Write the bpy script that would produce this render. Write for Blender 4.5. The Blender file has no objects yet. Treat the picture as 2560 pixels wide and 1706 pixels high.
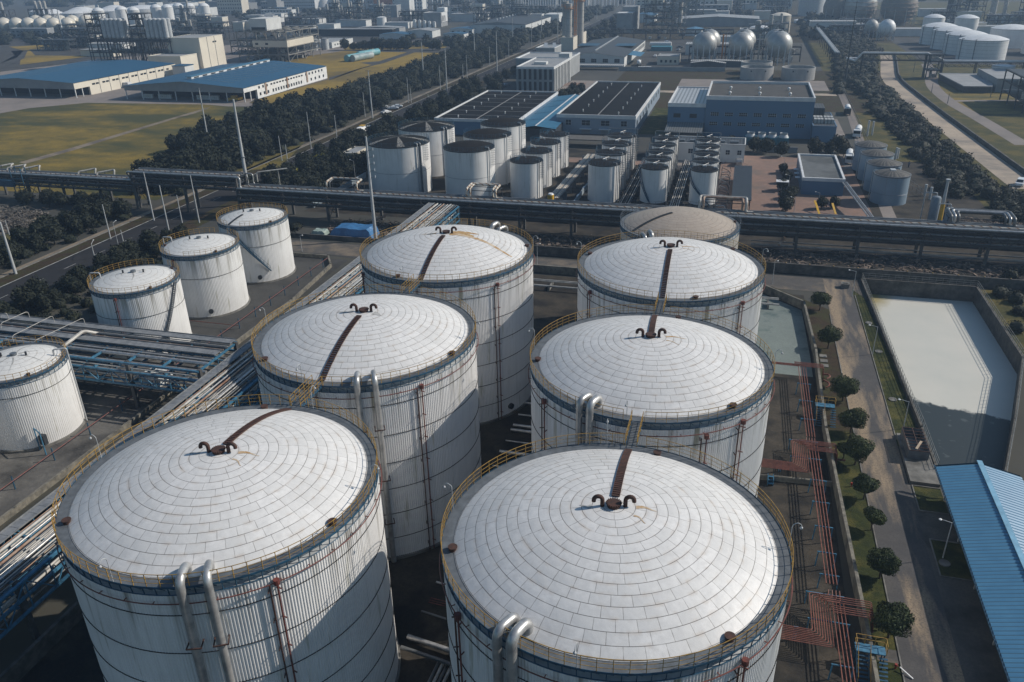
import bpy, math, random
from math import sin, cos, pi, radians, sqrt, atan2, hypot
from mathutils import Vector, Matrix
R = radians
rnd = random.Random(7)
scene = bpy.context.scene
COL = scene.collection

# ---------------------------------------------------------------- camera, sky, sun, exposure
YAW, PITCH, ROLL, FPX, CAMZ = R(15.8), 0.44547523, -0.02223959, 2013.95, 57.65
_f0 = Vector((0, cos(PITCH), -sin(PITCH))); _u0 = Vector((0, sin(PITCH), cos(PITCH))); _r0 = Vector((1, 0, 0))
_r1 = cos(ROLL)*_r0 + sin(ROLL)*_u0; _u1 = -sin(ROLL)*_r0 + cos(ROLL)*_u0
_rz = Matrix.Rotation(YAW, 3, 'Z')
CR, CU, CF = _rz @ _r1, _rz @ _u1, _rz @ _f0
cam = bpy.data.objects.new('camera', bpy.data.cameras.new('camera'))
COL.objects.link(cam)
cam.matrix_world = Matrix(((CR.x, CU.x, -CF.x, 0), (CR.y, CU.y, -CF.y, 0), (CR.z, CU.z, -CF.z, CAMZ), (0, 0, 0, 1)))
cam.data.sensor_width = 36; cam.data.lens = FPX/2560*36
cam.data.clip_start = 1; cam.data.clip_end = 9000
scene.camera = cam
SUN_AZ, SUN_EL = R(24.8), R(35.5)
world = bpy.data.worlds.new('World'); scene.world = world; world.use_nodes = True
wn = world.node_tree; wn.nodes.clear()
wo = wn.nodes.new('ShaderNodeOutputWorld'); bg = wn.nodes.new('ShaderNodeBackground'); sk = wn.nodes.new('ShaderNodeTexSky')
sk.sky_type = 'NISHITA'; sk.sun_disc = False; sk.sun_elevation = SUN_EL; sk.sun_rotation = R(90) - SUN_AZ
sk.air_density = 1.6; sk.dust_density = 1.2; sk.ozone_density = 2.0
bg.inputs[1].default_value = 0.078
tn = wn.nodes.new('ShaderNodeMix'); tn.data_type = 'RGBA'; tn.blend_type = 'MULTIPLY'; tn.inputs[0].default_value = 1; tn.inputs[7].default_value = (.76, .94, 1.10, 1)
wn.links.new(sk.outputs[0], tn.inputs[6]); wn.links.new(tn.outputs[2], bg.inputs[0]); wn.links.new(bg.outputs[0], wo.inputs[0])
sl = bpy.data.lights.new('sun', 'SUN'); sl.energy = 4.5; sl.angle = R(0.5); sl.color = (1.0, 0.915, 0.81)
sun = bpy.data.objects.new('sun', sl); COL.objects.link(sun)
SD = Vector((cos(SUN_EL)*cos(SUN_AZ), cos(SUN_EL)*sin(SUN_AZ), sin(SUN_EL)))
sun.rotation_euler = SD.to_track_quat('Z', 'Y').to_euler(); sun.location = (60, 30, 120)
scene.view_settings.view_transform = 'Standard'; scene.view_settings.look = 'None'
scene.view_settings.exposure = 0.0; scene.view_settings.gamma = 1

# ---------------------------------------------------------------- survey helpers (x runs along the pipe rack, y away from it, metres)
def T(o, a, b, k=.18275): return (o[0]+k*a, o[1]+k*b)
def G(p, z=0.0):
    d = CF + CR*((p[0]-1280)/FPX) - CU*((p[1]-853)/FPX)
    t = (z-CAMZ)/d.z
    return Vector((t*d.x, t*d.y, z))
A0, B0, C0, D0, E0, F0 = (0, 0), (430, 0), (860, 0), (1290, 0), (1720, 0), (2130, 0)
G0, H0, I0, J0, K0, L0 = (0, 400), (430, 280), (860, 280), (1290, 280), (1720, 280), (2130, 280)
def gz(o, a, b, z=0.0, k=.18275): return G(T(o, a, b, k), z)
def zat(x, y, py):
    lo, hi = 0., 90.
    for _ in range(40):
        m = (lo+hi)/2; P = Vector((x, y, m-CAMZ)); yy = 853-FPX*P.dot(CU)/P.dot(CF)
        if yy > py: lo = m
        else: hi = m
    return lo

# ---------------------------------------------------------------- materials
MATS = {}
def new_mat(name):
    m = bpy.data.materials.new(name); m.use_nodes = True
    nt = m.node_tree; b = nt.nodes['Principled BSDF']; MATS[name] = m
    return m, nt, b
class N:
    def __init__(s, nt): s.nt = nt
    def n(s, t, **kw):
        x = s.nt.nodes.new('ShaderNode'+t)
        for k, v in kw.items(): setattr(x, k, v)
        return x
    def l(s, a, b): s.nt.links.new(a, b)
    def put(s, sock, v):
        if isinstance(v, (int, float)): sock.default_value = v
        elif isinstance(v, (tuple, list)): sock.default_value = tuple(v) if len(v) != 3 or sock.type == 'VECTOR' else (*v, 1)
        else: s.l(v, sock)
    def math(s, op, a, b=0.0, c=None, clamp=False):
        x = s.n('Math', operation=op, use_clamp=clamp); s.put(x.inputs[0], a); s.put(x.inputs[1], b)
        if c is not None: s.put(x.inputs[2], c)
        return x.outputs[0]
    def mix(s, f, a, b, blend='MIX'):
        x = s.n('Mix', data_type='RGBA', blend_type=blend); s.put(x.inputs[0], f); s.put(x.inputs[6], a); s.put(x.inputs[7], b)
        return x.outputs[2]
    def ramp(s, f, lo, hi):
        x = s.n('MapRange'); s.put(x.inputs[0], f); x.inputs[1].default_value = lo; x.inputs[2].default_value = hi
        return x.outputs[0]
    def noise(s, vec, scale, detail=4, rough=.55, sc=None):
        x = s.n('TexNoise'); x.inputs['Scale'].default_value = scale; x.inputs['Detail'].default_value = detail; x.inputs['Roughness'].default_value = rough
        if sc is not None:
            m = s.n('Mapping'); m.inputs['Scale'].default_value = sc; s.l(vec, m.inputs[0]); vec = m.outputs[0]
        s.l(vec, x.inputs['Vector']); return x.outputs[0]
    def objco(s): return s.n('TexCoord').outputs['Object']
    def pos(s): return s.n('NewGeometry').outputs['Position']
    def bump(s, h, strength, dist=.1):
        x = s.n('Bump'); x.inputs['Strength'].default_value = strength; x.inputs['Distance'].default_value = dist; s.l(h, x.inputs['Height'])
        return x.outputs[0]
def mat(name, c, rough=.6, metal=0.0, c2=None, scale=1.0, sc=None, amt=(.35, .65), c3=None, scale3=.2, amt3=(.5, .7), bump=0, bscale=8, world_co=False, spec=None):
    if name in MATS: return MATS[name]
    m, nt, b = new_mat(name); s = N(nt)
    b.inputs['Roughness'].default_value = rough; b.inputs['Metallic'].default_value = metal
    if spec is not None: b.inputs['Specular IOR Level'].default_value = spec
    if c2 is None: c2 = tuple(x*.72 for x in c)
    co = s.pos() if world_co else s.objco()
    col = s.mix(s.ramp(s.noise(co, scale, 5, .6, sc), *amt), c, c2)
    if c3: col = s.mix(s.ramp(s.noise(co, scale3, 4), *amt3), col, c3)
    s.l(col, b.inputs['Base Color'])
    if bump: s.l(s.bump(s.noise(co, bscale, 4), bump), b.inputs['Normal'])
    return m

# ---------------------------------------------------------------- mesh builder
OFF = {}
class MB:
    def __init__(s): s.v = []; s.f = []
    def box(s, x0, x1, y0, y1, z0, z1):
        i = len(s.v)
        s.v += [(x0,y0,z0),(x1,y0,z0),(x1,y1,z0),(x0,y1,z0),(x0,y0,z1),(x1,y0,z1),(x1,y1,z1),(x0,y1,z1)]
        s.f += [(i,i+3,i+2,i+1),(i+4,i+5,i+6,i+7),(i,i+1,i+5,i+4),(i+1,i+2,i+6,i+5),(i+2,i+3,i+7,i+6),(i+3,i,i+4,i+7)]
        return s
    def bar(s, p, q, w=.1, h=None):
        p, q = Vector(p), Vector(q); h = h or w; d = (q-p)
        if d.length < 1e-6: return s
        d.normalize(); up = Vector((0,0,1)) if abs(d.z) < .95 else Vector((1,0,0))
        a = d.cross(up).normalized()*w/2; b = a.cross(d).normalized()*h/2
        i = len(s.v)
        for c in (p, q): s.v += [tuple(c-a-b), tuple(c+a-b), tuple(c+a+b), tuple(c-a+b)]
        s.f += [(i,i+3,i+2,i+1),(i+4,i+5,i+6,i+7),(i,i+1,i+5,i+4),(i+1,i+2,i+6,i+5),(i+2,i+3,i+7,i+6),(i+3,i,i+4,i+7)]
        return s
    def tube(s, pts, r, n=8, cap=True, closed=False):
        pts = [Vector(p) for p in pts]; m = len(pts); base = len(s.v); prev = None
        for k in range(m):
            if closed: d = (pts[(k+1)%m]-pts[k-1]).normalized()
            elif k == 0: d = (pts[1]-pts[0]).normalized()
            elif k == m-1: d = (pts[-1]-pts[-2]).normalized()
            else: d = ((pts[k+1]-pts[k]).normalized()+(pts[k]-pts[k-1]).normalized()).normalized()
            if prev is None:
                up = Vector((0,0,1)) if abs(d.z) < .9 else Vector((1,0,0)); a = d.cross(up).normalized()
            else: a = (prev-d*prev.dot(d)).normalized()
            prev = a; b = d.cross(a); rr = r[k] if isinstance(r, (list, tuple)) else r
            for j in range(n):
                t = 2*pi*j/n; s.v.append(tuple(pts[k]+(a*cos(t)+b*sin(t))*rr))
        for k in range(m if closed else m-1):
            k2 = (k+1) % m
            for j in range(n):
                s.f.append((base+k*n+j, base+k*n+(j+1)%n, base+k2*n+(j+1)%n, base+k2*n+j))
        if cap and not closed:
            s.f.append(tuple(base+j for j in range(n))[::-1]); s.f.append(tuple(base+(m-1)*n+j for j in range(n)))
        return s
    def lathe(s, c, prof, n=32, a0=0, a1=2*pi, rim=True):
        full = abs(a1-a0-2*pi) < 1e-6; cols = n if full else n+1; base = len(s.v)
        for (r, z) in prof:
            for j in range(cols):
                t = a0+(a1-a0)*j/n; s.v.append((c[0]+r*cos(t), c[1]+r*sin(t), c[2]+z))
        for k in range(len(prof)-1):
            for j in range(n):
                j2 = (j+1) % cols; s.f.append((base+k*cols+j, base+k*cols+j2, base+(k+1)*cols+j2, base+(k+1)*cols+j))
        return s
    def cyl(s, c, r, z0, z1, n=16, r2=None):
        r2 = r if r2 is None else r2
        s.lathe((c[0], c[1], 0), [(r, z0), (r2, z1)], n); b = len(s.v)-2*n
        s.f.append(tuple(b+n+j for j in range(n))); s.f.append(tuple(b+j for j in range(n))[::-1]); return s
    def ball(s, c, r, n=12, m=8, sz=1.0):
        return s.lathe(c, [(max(r*sin(pi*k/m), r*1e-3), -r*sz*cos(pi*k/m)) for k in range(m+1)], n)
    def prism(s, poly, z0, z1):
        i = len(s.v); n = len(poly)
        s.v += [(p[0], p[1], z0) for p in poly]+[(p[0], p[1], z1) for p in poly]
        s.f.append(tuple(range(i, i+n))[::-1]); s.f.append(tuple(range(i+n, i+2*n)))
        for k in range(n): s.f.append((i+k, i+(k+1)%n, i+n+(k+1)%n, i+n+k))
        return s
    def poly(s, pts):
        i = len(s.v); s.v += [tuple(p) for p in pts]; s.f.append(tuple(range(i, i+len(pts)))); return s
    def mesh(s, name, m, smooth=False):
        me = bpy.data.meshes.new(name); me.from_pydata(s.v, [], s.f)
        if m: me.materials.append(m)
        if smooth:
            me.polygons.foreach_set('use_smooth', [True]*len(me.polygons))
            if smooth != 'all': me.set_sharp_from_angle(angle=R(40))
        return me
    def build(s, name, m, parent=None, smooth=False):
        o = OFF.get(parent.name, (0,0,0)) if parent else (0,0,0)
        if o != (0,0,0): s.v = [(a-o[0], b-o[1], c-o[2]) for a, b, c in s.v]
        ob = bpy.data.objects.new(name, s.mesh(name, m, smooth)); COL.objects.link(ob)
        if parent: ob.parent = parent; OFF[ob.name] = o
        return ob
def fillet(pts, r, k=5):
    pts = [Vector(p) for p in pts]; out = [pts[0]]
    for i in range(1, len(pts)-1):
        a, b, c = pts[i-1], pts[i], pts[i+1]; u = (a-b); v = (c-b); rr = min(r, u.length*.48, v.length*.48); u.normalize(); v.normalize()
        p, q = b+u*rr, b+v*rr
        for j in range(k+1):
            t = j/k; out.append(p*(1-t)**2+b*2*t*(1-t)+q*t*t)
    out.append(pts[-1]); return out
def tag(o, label=None, cat=None, group=None, kind=None):
    if label: o['label'] = label
    if cat: o['category'] = cat
    if group: o['group'] = group
    if kind: o['kind'] = kind
    return o
def thing(name, label, cat, loc=(0,0,0), group=None, rz=0):
    o = bpy.data.objects.new(name, None); COL.objects.link(o); o.location = loc; o.rotation_euler = (0, 0, rz); o.empty_display_size = .5
    OFF[o.name] = tuple(loc) if rz == 0 else (0,0,0)
    return tag(o, label, cat, group)
def struct(name, mb, m, smooth=False): return tag(mb.build(name, m, None, smooth), kind='structure')
def share(name, src, parent):
    o = bpy.data.objects.new(name, src.data if hasattr(src, 'data') else src); COL.objects.link(o); o.parent = parent; OFF[o.name] = OFF.get(parent.name, (0,0,0)); return o
def kids(o): return [c for c in bpy.data.objects if c.parent == o]
def tree_of(o): return (o, [tree_of(c) for c in kids(o)])
def dup(t, loc=None, rz=None, label=None, group=None, sc=None):
    def cp(t, par):
        c = t[0].copy(); COL.objects.link(c); c.parent = par
        for k in t[1]: cp(k, c)
        return c
    r = cp(t, None)
    if loc is not None: r.location = loc
    if rz is not None: r.rotation_euler = (0, 0, rz)
    if sc is not None: r.scale = (sc, sc, sc) if isinstance(sc, (int, float)) else sc
    if label: r['label'] = label
    if group: r['group'] = group
    return r
def patch(name, pts, z, m, zz=None):
    mb = MB(); P = [(p[0], p[1], z) for p in pts]
    mb.poly(P); return struct(name, mb, m)
# ---------------------------------------------------------------- materials of the tanks
def dome_mat(name, c1, c2, seam, rust_amt=.6, w=.73, pl=1.3):
    m, nt, b = new_mat(name); s = N(nt); co = s.objco()
    sp = s.n('SeparateXYZ'); s.l(co, sp.inputs[0]); x, y = sp.outputs[0], sp.outputs[1]
    r = s.math('SQRT', s.math('ADD', s.math('MULTIPLY', x, x), s.math('MULTIPLY', y, y)))
    q = s.math('DIVIDE', r, w); ring = s.math('FLOOR', q); fr = s.math('FRACT', q)
    nn = s.math('MAXIMUM', s.math('FLOOR', s.math('MULTIPLY', s.math('ADD', ring, .6), 2*pi*w/pl)), 6.0)
    ang = s.math('DIVIDE', s.math('ARCTAN2', y, x), 2*pi)
    wnr = s.n('TexWhiteNoise', noise_dimensions='1D'); s.l(ring, wnr.inputs['W'])
    aa = s.math('MULTIPLY', s.math('ADD', s.math('ADD', ang, 1.0), s.math('MULTIPLY', wnr.outputs[0], .37)), nn)
    ai = s.math('FLOOR', aa); af = s.math('FRACT', aa)
    wv = s.n('CombineXYZ'); s.l(ring, wv.inputs[0]); s.l(ai, wv.inputs[1])
    pr = s.n('TexWhiteNoise', noise_dimensions='2D'); s.l(wv.outputs[0], pr.inputs['Vector'])
    # distance to the seams in metres
    dr = s.math('MULTIPLY', s.math('MINIMUM', fr, s.math('SUBTRACT', 1.0, fr)), w)
    da = s.math('MULTIPLY', s.math('MINIMUM', af, s.math('SUBTRACT', 1.0, af)), pl)
    n1 = s.noise(co, .5, 4, .6); n2 = s.noise(co, 2.2, 5, .65)
    col = s.mix(s.math('MULTIPLY', pr.outputs[0], .75), c1, c2)
    col = s.mix(s.ramp(n2, .35, .75), col, tuple(v*.80 for v in c1)); col = s.mix(s.math('MULTIPLY', s.ramp(s.noise(co, .16, 5, .7), .45, .75), .5), col, tuple(v*.78 for v in c2))
    l1 = s.math('MULTIPLY', s.math('SUBTRACT', 1.0, s.ramp(dr, .010, .028)), s.ramp(n1, .25, .5))
    l2 = s.math('MULTIPLY', s.math('SUBTRACT', 1.0, s.ramp(da, .008, .024)), s.math('ADD', s.math('MULTIPLY', s.ramp(n2, .3, .6), .45), .34))
    rn = s.ramp(s.noise(co, .9, 3, .6), .50, .66)
    smear = s.math('MULTIPLY', s.math('MULTIPLY', s.math('SUBTRACT', 1.0, s.ramp(dr, 0.0, .22)), rn), rust_amt*.5)
    col = s.mix(smear, col, (.36, .24, .13))
    col = s.mix(s.math('MULTIPLY', l1, .85), col, seam); col = s.mix(l2, col, tuple(v*1.5 for v in seam))
    s.l(col, b.inputs['Base Color']); b.inputs['Roughness'].default_value = .48; b.inputs['Specular IOR Level'].default_value = .4
    pil = s.math('MULTIPLY', s.math('MULTIPLY', s.math('SINE', s.math('MULTIPLY', af, pi)), s.math('SINE', s.math('MULTIPLY', fr, pi))), s.math('ADD', .4, pr.outputs[0]))
    h = s.math('ADD', s.math('MULTIPLY', pil, .5), s.math('MULTIPLY', n1, 2.6))
    s.l(s.bump(h, .13, .12), b.inputs['Normal'])
    return m
def wall_mat(name, c, ztop, dirt=.6, rough=.5, stripe=True):
    m, nt, b = new_mat(name); s = N(nt); co = s.objco(); sp = s.n('SeparateXYZ'); s.l(co, sp.inputs[0]); z = sp.outputs[2]
    st = s.noise(co, 1.0, 4, .6, (2.2, 2.2, .07)); st2 = s.noise(co, 1.0, 3, .6, (7, 7, .12)); n1 = s.noise(co, .25, 4)
    col = s.mix(s.ramp(n1, .3, .7), c, tuple(v*.86 for v in c))
    col = s.mix(s.math('MULTIPLY', s.ramp(st2, .5, .72), .35*dirt), col, tuple(v*.62 for v in c))
    top = s.math('ADD', s.math('MULTIPLY', s.ramp(z, ztop-5.5, ztop-.3), .75), .10)
    col = s.mix(s.math('MULTIPLY', s.math('MULTIPLY', s.ramp(st, .50, .66), top), dirt), col, (.17, .155, .12))
    drip = s.math('MULTIPLY', s.ramp(s.noise(co, 1.0, 3, .6, (1.6, 1.6, .14)), .62, .70), .5*dirt)
    col = s.mix(drip, col, (.20, .19, .09))
    s.l(col, b.inputs['Base Color']); b.inputs['Roughness'].default_value = rough
    return m
M_dome = dome_mat('white roof sheets', (.69, .685, .675), (.57, .57, .56), (.045, .036, .03))
M_dome_b = dome_mat('tan roof sheets', (.40, .34, .28), (.33, .28, .23), (.10, .075, .06), .3)
M_dome_s = dome_mat('white small roof sheets', (.66, .66, .64), (.60, .60, .58), (.14, .13, .12), .5, .9, 2.0)
M_wall = wall_mat('white corrugated cladding', (.74, .74, .735), 20.5, .85)
M_wall_s = wall_mat('white cladding with streaks', (.70, .705, .70), 11.3, .9)
M_shell = mat('pale shell paint', (.45, .47, .48), .6)
M_walk = mat('grey deck plate', (.115, .13, .145), .65, c2=(.07, .08, .09), scale=1.5)
M_grate = mat('pale grating', (.21, .22, .23), .6, c2=(.13, .14, .15), scale=1.2)
M_blue = mat('blue steel paint', (.022, .085, .15), .5, c2=(.012, .045, .08), scale=2)
M_blue_l = mat('light blue steel paint', (.055, .185, .30), .5, c2=(.03, .10, .165), scale=2)
M_yel = mat('yellow rail paint', (.38, .23, .04), .5, c2=(.20, .12, .035), scale=3)
M_rust = mat('rusted iron', (.075, .030, .020), .8, c2=(.035, .018, .014), scale=3)
M_rustr = mat('dark red pipe paint', (.17, .045, .035), .6, c2=(.08, .03, .025), scale=2)
M_black = mat('black band', (.018, .017, .018), .8, spec=.15)
M_silver = mat('galvanised pipe jacket', (.50, .50, .49), .38, .55, c2=(.30, .30, .30), scale=1.2)
M_grey = mat('grey steel', (.16, .18, .20), .5, .3, c2=(.09, .10, .115), scale=1)
M_dark = mat('dark steel', (.035, .042, .05), .6, c2=(.02, .024, .03), scale=1)
M_white = mat('white paint', (.68, .69, .69), .5, c2=(.55, .56, .56), scale=.6)
M_conc = mat('weathered concrete', (.20, .195, .18), .9, c2=(.11, .108, .10), scale=.9, c3=(.07, .068, .062), scale3=.35)
M_lamp = mat('lamp grey', (.42, .44, .45), .4, c2=(.34, .35, .36))

def ribbed(Rw, z0, z1, ribs, depth=.045, nz=2):
    mb = MB(); cols = ribs*4
    for k in range(nz+1):
        z = z0+(z1-z0)*k/nz
        for j in range(cols):
            t = 2*pi*(j+.0)/cols; r = Rw+(depth if j % 4 in (1, 2) else 0)
            mb.v.append((r*cos(t), r*sin(t), z))
    for k in range(nz):
        for j in range(cols): mb.f.append((k*cols+j, k*cols+(j+1)%cols, (k+1)*cols+(j+1)%cols, (k+1)*cols+j))
    return mb
def ringpts(r, z, n=96, a0=0, a1=360):
    if a1-a0 >= 360: return [(r*cos(2*pi*k/n), r*sin(2*pi*k/n), z) for k in range(n)]
    n = max(3, int(n*(a1-a0)/360)); return [(r*cos(R(a0+(a1-a0)*k/n)), r*sin(R(a0+(a1-a0)*k/n)), z) for k in range(n+1)]
def P3(az, r, z): return Vector((r*cos(R(az)), r*sin(R(az)), z))
def dome_z(r, Ri, rise):
    Rs = (Ri*Ri+rise*rise)/(2*rise); return sqrt(Rs*Rs-r*r)-(Rs-rise)
CACHE = {}
def cached(key, fn):
    if key not in CACHE: CACHE[key] = fn()
    return CACHE[key]
def railing(Ro, z, gaps, np_=80, h=1.05, pw=.042):
    mb = MB()
    def ok(a): return all(abs((a-g[0]+180) % 360-180) > g[1] for g in gaps)
    for k in range(np_):
        a = 360*k/np_
        if ok(a): mb.bar(P3(a, Ro, z), P3(a, Ro, z+h), pw)
    st = 360/np_
    for hh in (h, h*.66, h*.33):
        for k in range(np_):
            a, b2 = st*k, st*(k+1)
            if ok(a) and ok(b2): mb.bar(P3(a, Ro, z+hh), P3(b2, Ro, z+hh), .038 if hh == h else .024)
    return mb
def big_tank(name, label, cat, loc, Rw, Ri, H, rise, ribs, ln, m_dome=M_dome, m_wall=M_wall, stair=None, stair_r=(1.3, None), gaps=(), hatches=(), silver=(), risers=(), lamps=(), bands=(), spray=True, group=None, goose=True, npost=80, m_rail=M_yel, mh=(), front_stain=False):
    t = thing(name, label, cat, loc, group); k = (Rw, Ri, H, m_wall.name)
    Ro = Rw+.1; s = 1.0 if Rw > 10 else .75
    share('foundation', cached(k+('f',), lambda: MB().cyl((0,0), Rw+.25, 0, .35, 64).mesh('foundation', M_conc, True)), t)
    share('shell', cached(k+('s',), lambda: ribbed(Rw, .35, H-.7, ribs, .05 if Rw > 10 else .022).mesh('shell', m_wall)), t)
    share('shell_top', cached(k+('st',), lambda: MB().lathe((0,0,0), [(Rw, H-.7), (Rw-.35, H-.68), (Rw-.35, H-.02)], 96).mesh('shell_top', M_shell, True)), t)
    share('walkway', cached(k+('w',), lambda: MB().lathe((0,0,0), [(Ro, H-.05), (Ro, H), (Ri-.05, H), (Ri-.05, H-.05), (Ro, H-.05)], 96).mesh('walkway', M_walk)), t)
    def brk():
        mb = MB(); mb.lathe((0,0,0), [(Ro, H-.14), (Ro+.03, H-.12), (Ro+.03, H+.05), (Ro, H+.05)], 96); mb.tube(ringpts(Rw+.04, H-.72), .045, 5, closed=True)
        n = int(2*pi*Ro/.85)
        for j in range(n):
            a = 360*j/n; mb.bar(P3(a, Ro, H-.05), P3(a, Rw+.02, H-.72), .06); mb.bar(P3(a, Ro, H-.08), P3(a+180/n, Rw-.3, H-.6), .04)
        return mb.mesh('walkway_bracket', M_blue)
    share('walkway_bracket', cached(k+('b',), brk), t)
    railing(Ro, H, gaps, npost).build('railing', m_rail, None).parent = t
    def dm():
        prof = [(Ri*(1-j/18)+.02*(j == 18), H+.03+dome_z(Ri*(1-j/18), Ri, rise)) for j in range(19)]
        return MB().lathe((0,0,0), prof, 96).mesh('dome', m_dome, 'all')
    share('dome', cached(k+('d', m_dome.name), dm), t)
    for z in bands: share('hoop_band', cached(k+('h', z), lambda: MB().tube(ringpts(Rw+.07, z), .035, 5, closed=True).mesh('hoop_band', M_black)), t)
    if spray:
        mb = MB().tube(ringpts(Rw+.30, H-1.25), .045, 6, closed=True)
        for j in range(36): mb.bar(P3(j*10, Rw, H-1.25), P3(j*10, Rw+.34, H-1.25), .05)
        share('spray_ring', cached(k+('sp',), lambda: mb.mesh('spray_ring', M_rustr)), t)
    top = H+.03+rise
    if goose:
        hb = MB().cyl((0,0), .46, top-.1, top+.30, 20)
        for j in range(20): hb.box(*(lambda p: (p.x-.04, p.x+.04, p.y-.04, p.y+.04))(P3(j*18, .50, 0)), top+.22, top+.30)
        hb.build('vent_cap', M_rust, None, True).parent = t
        for sg in (-1, 1):
            d = P3(12, 1, 0)*sg; pts = [d*.78+Vector((0,0,top-.12)), d*.78+Vector((0,0,top+.48))]
            for j in range(1, 9): a = pi*j/8; pts.append(d*(.78+.29*(1-cos(a)))+Vector((0,0,top+.48+.29*sin(a))))
            pts.append(pts[-1]-Vector((0,0,.12)))
            MB().tube(pts, .15, 10).build('gooseneck_vent', M_rust, None, True).parent = t
    if stair is not None:
        mb = MB(); r1 = stair_r[1] or Ri-.05; n = int((r1-stair_r[0])/.27); sd = P3(stair+90, 1, 0)
        for j in range(n+1):
            r = stair_r[0]+(r1-stair_r[0])*j/n; c = P3(stair, r, H+.05+dome_z(r, Ri, rise)+.06); mb.bar(c-sd*.25*s, c+sd*.25*s, .15, .08)
            if j < n:
                r2 = stair_r[0]+(r1-stair_r[0])*(j+1)/n; c2 = P3(stair, r2, H+.05+dome_z(r2, Ri, rise)+.06)
                for g in (-.27*s, .27*s): mb.bar(c+sd*g, c2+sd*g, .04, .10)
        mb.build('roof_stair', M_rust if Rw > 10 else M_dark, None).parent = t
    for a in hatches:
        c = P3(a, Ri+.05, 0); MB().cyl((c.x, c.y), .27*s, H, H+.26, 18).cyl((c.x, c.y), .33*s, H+.26, H+.32, 18).build('rim_hatch', M_rust, None, True).parent = t
    for a, hh, rr in silver:
        pts = fillet([P3(a, Rw+.55, .2), P3(a, Rw+.55, H+hh), P3(a, Ri-.45, H+hh-.1), P3(a, Ri-.45, H-.1)], .75, 6)
        o = MB().tube(pts, rr, 14).build('vapour_pipe', M_silver, None, True); o.parent = t
        mb = MB()
        for z in (H*.25, H*.5, H*.78):
            mb.bar(P3(a-2.2, Rw, z), P3(a-2.2, Rw+.9, z), .08); mb.bar(P3(a+2.2, Rw, z), P3(a+2.2, Rw+.9, z), .08); mb.bar(P3(a-2.2, Rw+.88, z), P3(a+2.2, Rw+.88, z), .08)
        mb.build('pipe_bracket', M_rust, None).parent = t
    for a, z1 in risers:
        for da, mm in ((-1.2, M_rust), (1.2, M_rustr)):
            mb = MB().tube([P3(a+da, Rw+.3, .1), P3(a+da, Rw+.3, z1)], .065, 6)
            if da > 0: mb.cyl(P3(a+da, Rw+.3, 0)[:2], .22, z1-.1, z1+.3, 10)
            z = 1.2
            while z < z1: mb.bar(P3(a+da, Rw, z), P3(a+da*1.8, Rw+.45, z), .07); z += 2.6
            mb.build('riser_pipe', mm, None).parent = t
    for a in lamps:
        p = P3(a, Ro, 0); mb = MB().tube(fillet([(p.x, p.y, H), (p.x, p.y, H+2.0), (p.x*1.03, p.y*1.03, H+2.2), (p.x*1.05, p.y*1.05, H+2.0), (p.x*1.05, p.y*1.05, H+1.85)], .2, 3), .028, 6)
        o = mb.build('rim_lamp_post', M_lamp, None); o.parent = t
        MB().ball((p.x*1.05, p.y*1.05, H+1.78), .11, 10, 6).build('lamp_globe', M_lamp, None, True).parent = o
    for a in mh:
        c = P3(a, Rw+.02, 1.4); d = P3(a, 1, 0); MB().tube([c-d*.05, c+d*.35], .42, 16).build('manway', M_dark, None).parent = t
    return t

# ---------------------------------------------------------------- the six big tanks
BR, BRI, BH, BRS = 11.72, 11.0, 21.2, 2.62
bands = (18.75, 15.35, 12.1, 9.0, 5.9, 2.8)
big = dict(Rw=BR, Ri=BRI, H=BH, rise=BRS, ribs=340, ln=0, bands=bands, group='big white dome-roofed storage tanks')
o = 15.8
TA = big_tank('storage_tank', 'big white dome tank nearest the camera on the right, beside the orange pipe rows', 'storage tank', (-5.7, 44.6, 0), stair=92, stair_r=(1.1, None), gaps=((91, 3.2),), hatches=(201, 317, 80), silver=((245.5, 1.0, .30), (250.5, 1.1, .34)), risers=((318, 19.9), (224, 19.9)), lamps=(269, 8, 178, 101), **big)
TB = big_tank('storage_tank', 'big white dome tank at the bottom left, rusty roof stair running back', 'storage tank', (-36.0, 44.1, 0), stair=93, stair_r=(1.1, None), gaps=((90, 3.2),), hatches=(222, 345, 105), silver=((290.5, .9, .30), (298.5, .9, .28)), risers=((317, 19.9), (200, 19.9)), lamps=(267, 9, 178, 83), **big)
TC = big_tank('storage_tank', 'big white dome tank in the middle of the left row, stair towards viewer', 'storage tank', (-36.6, 71.7, 0), stair=272, gaps=((271, 3.2), (88, 3.2)), hatches=(228, 346), silver=((290.5, .9, .30), (298.5, .9, .28)), risers=((319, 19.9),), lamps=(264, 7, 182), mh=(330,), **big)
TD = big_tank('storage_tank', 'big white dome tank in the middle of the right row of three', 'storage tank', (-6.3, 72.1, 0), stair=93, stair_r=(1.1, None), gaps=((270.5, 3.2), (91, 3.2)), hatches=(193, 318, 80), silver=((246.5, 1.1, .30), (251.5, 1.1, .34)), risers=((319, 19.9), (222, 19.9), (300, 19.5)), lamps=(267, 4, 178), **big)
TE = big_tank('storage_tank', 'big white dome tank farthest in left row, rust spill beside its roof vent', 'storage tank', (-37.0, 99.1, 0), stair=272, gaps=((270, 3.2),), hatches=(22, 255), silver=((71, .9, .34), (64, .6, .28)), risers=((320, 19.9), (219, 19.9)), lamps=(13, 262), mh=(330,), **big)
TF = big_tank('storage_tank', 'big white dome tank farthest in the right row, in front of the tan-roofed tank', 'storage tank', (-6.85, 99.6, 0), stair=271, gaps=((270.5, 3.2),), hatches=(168, 291, 46), silver=((109, .9, .34), (114, .6, .28)), risers=((320, 19.9), (221, 19.9)), lamps=(175, 15), **big)
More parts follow.
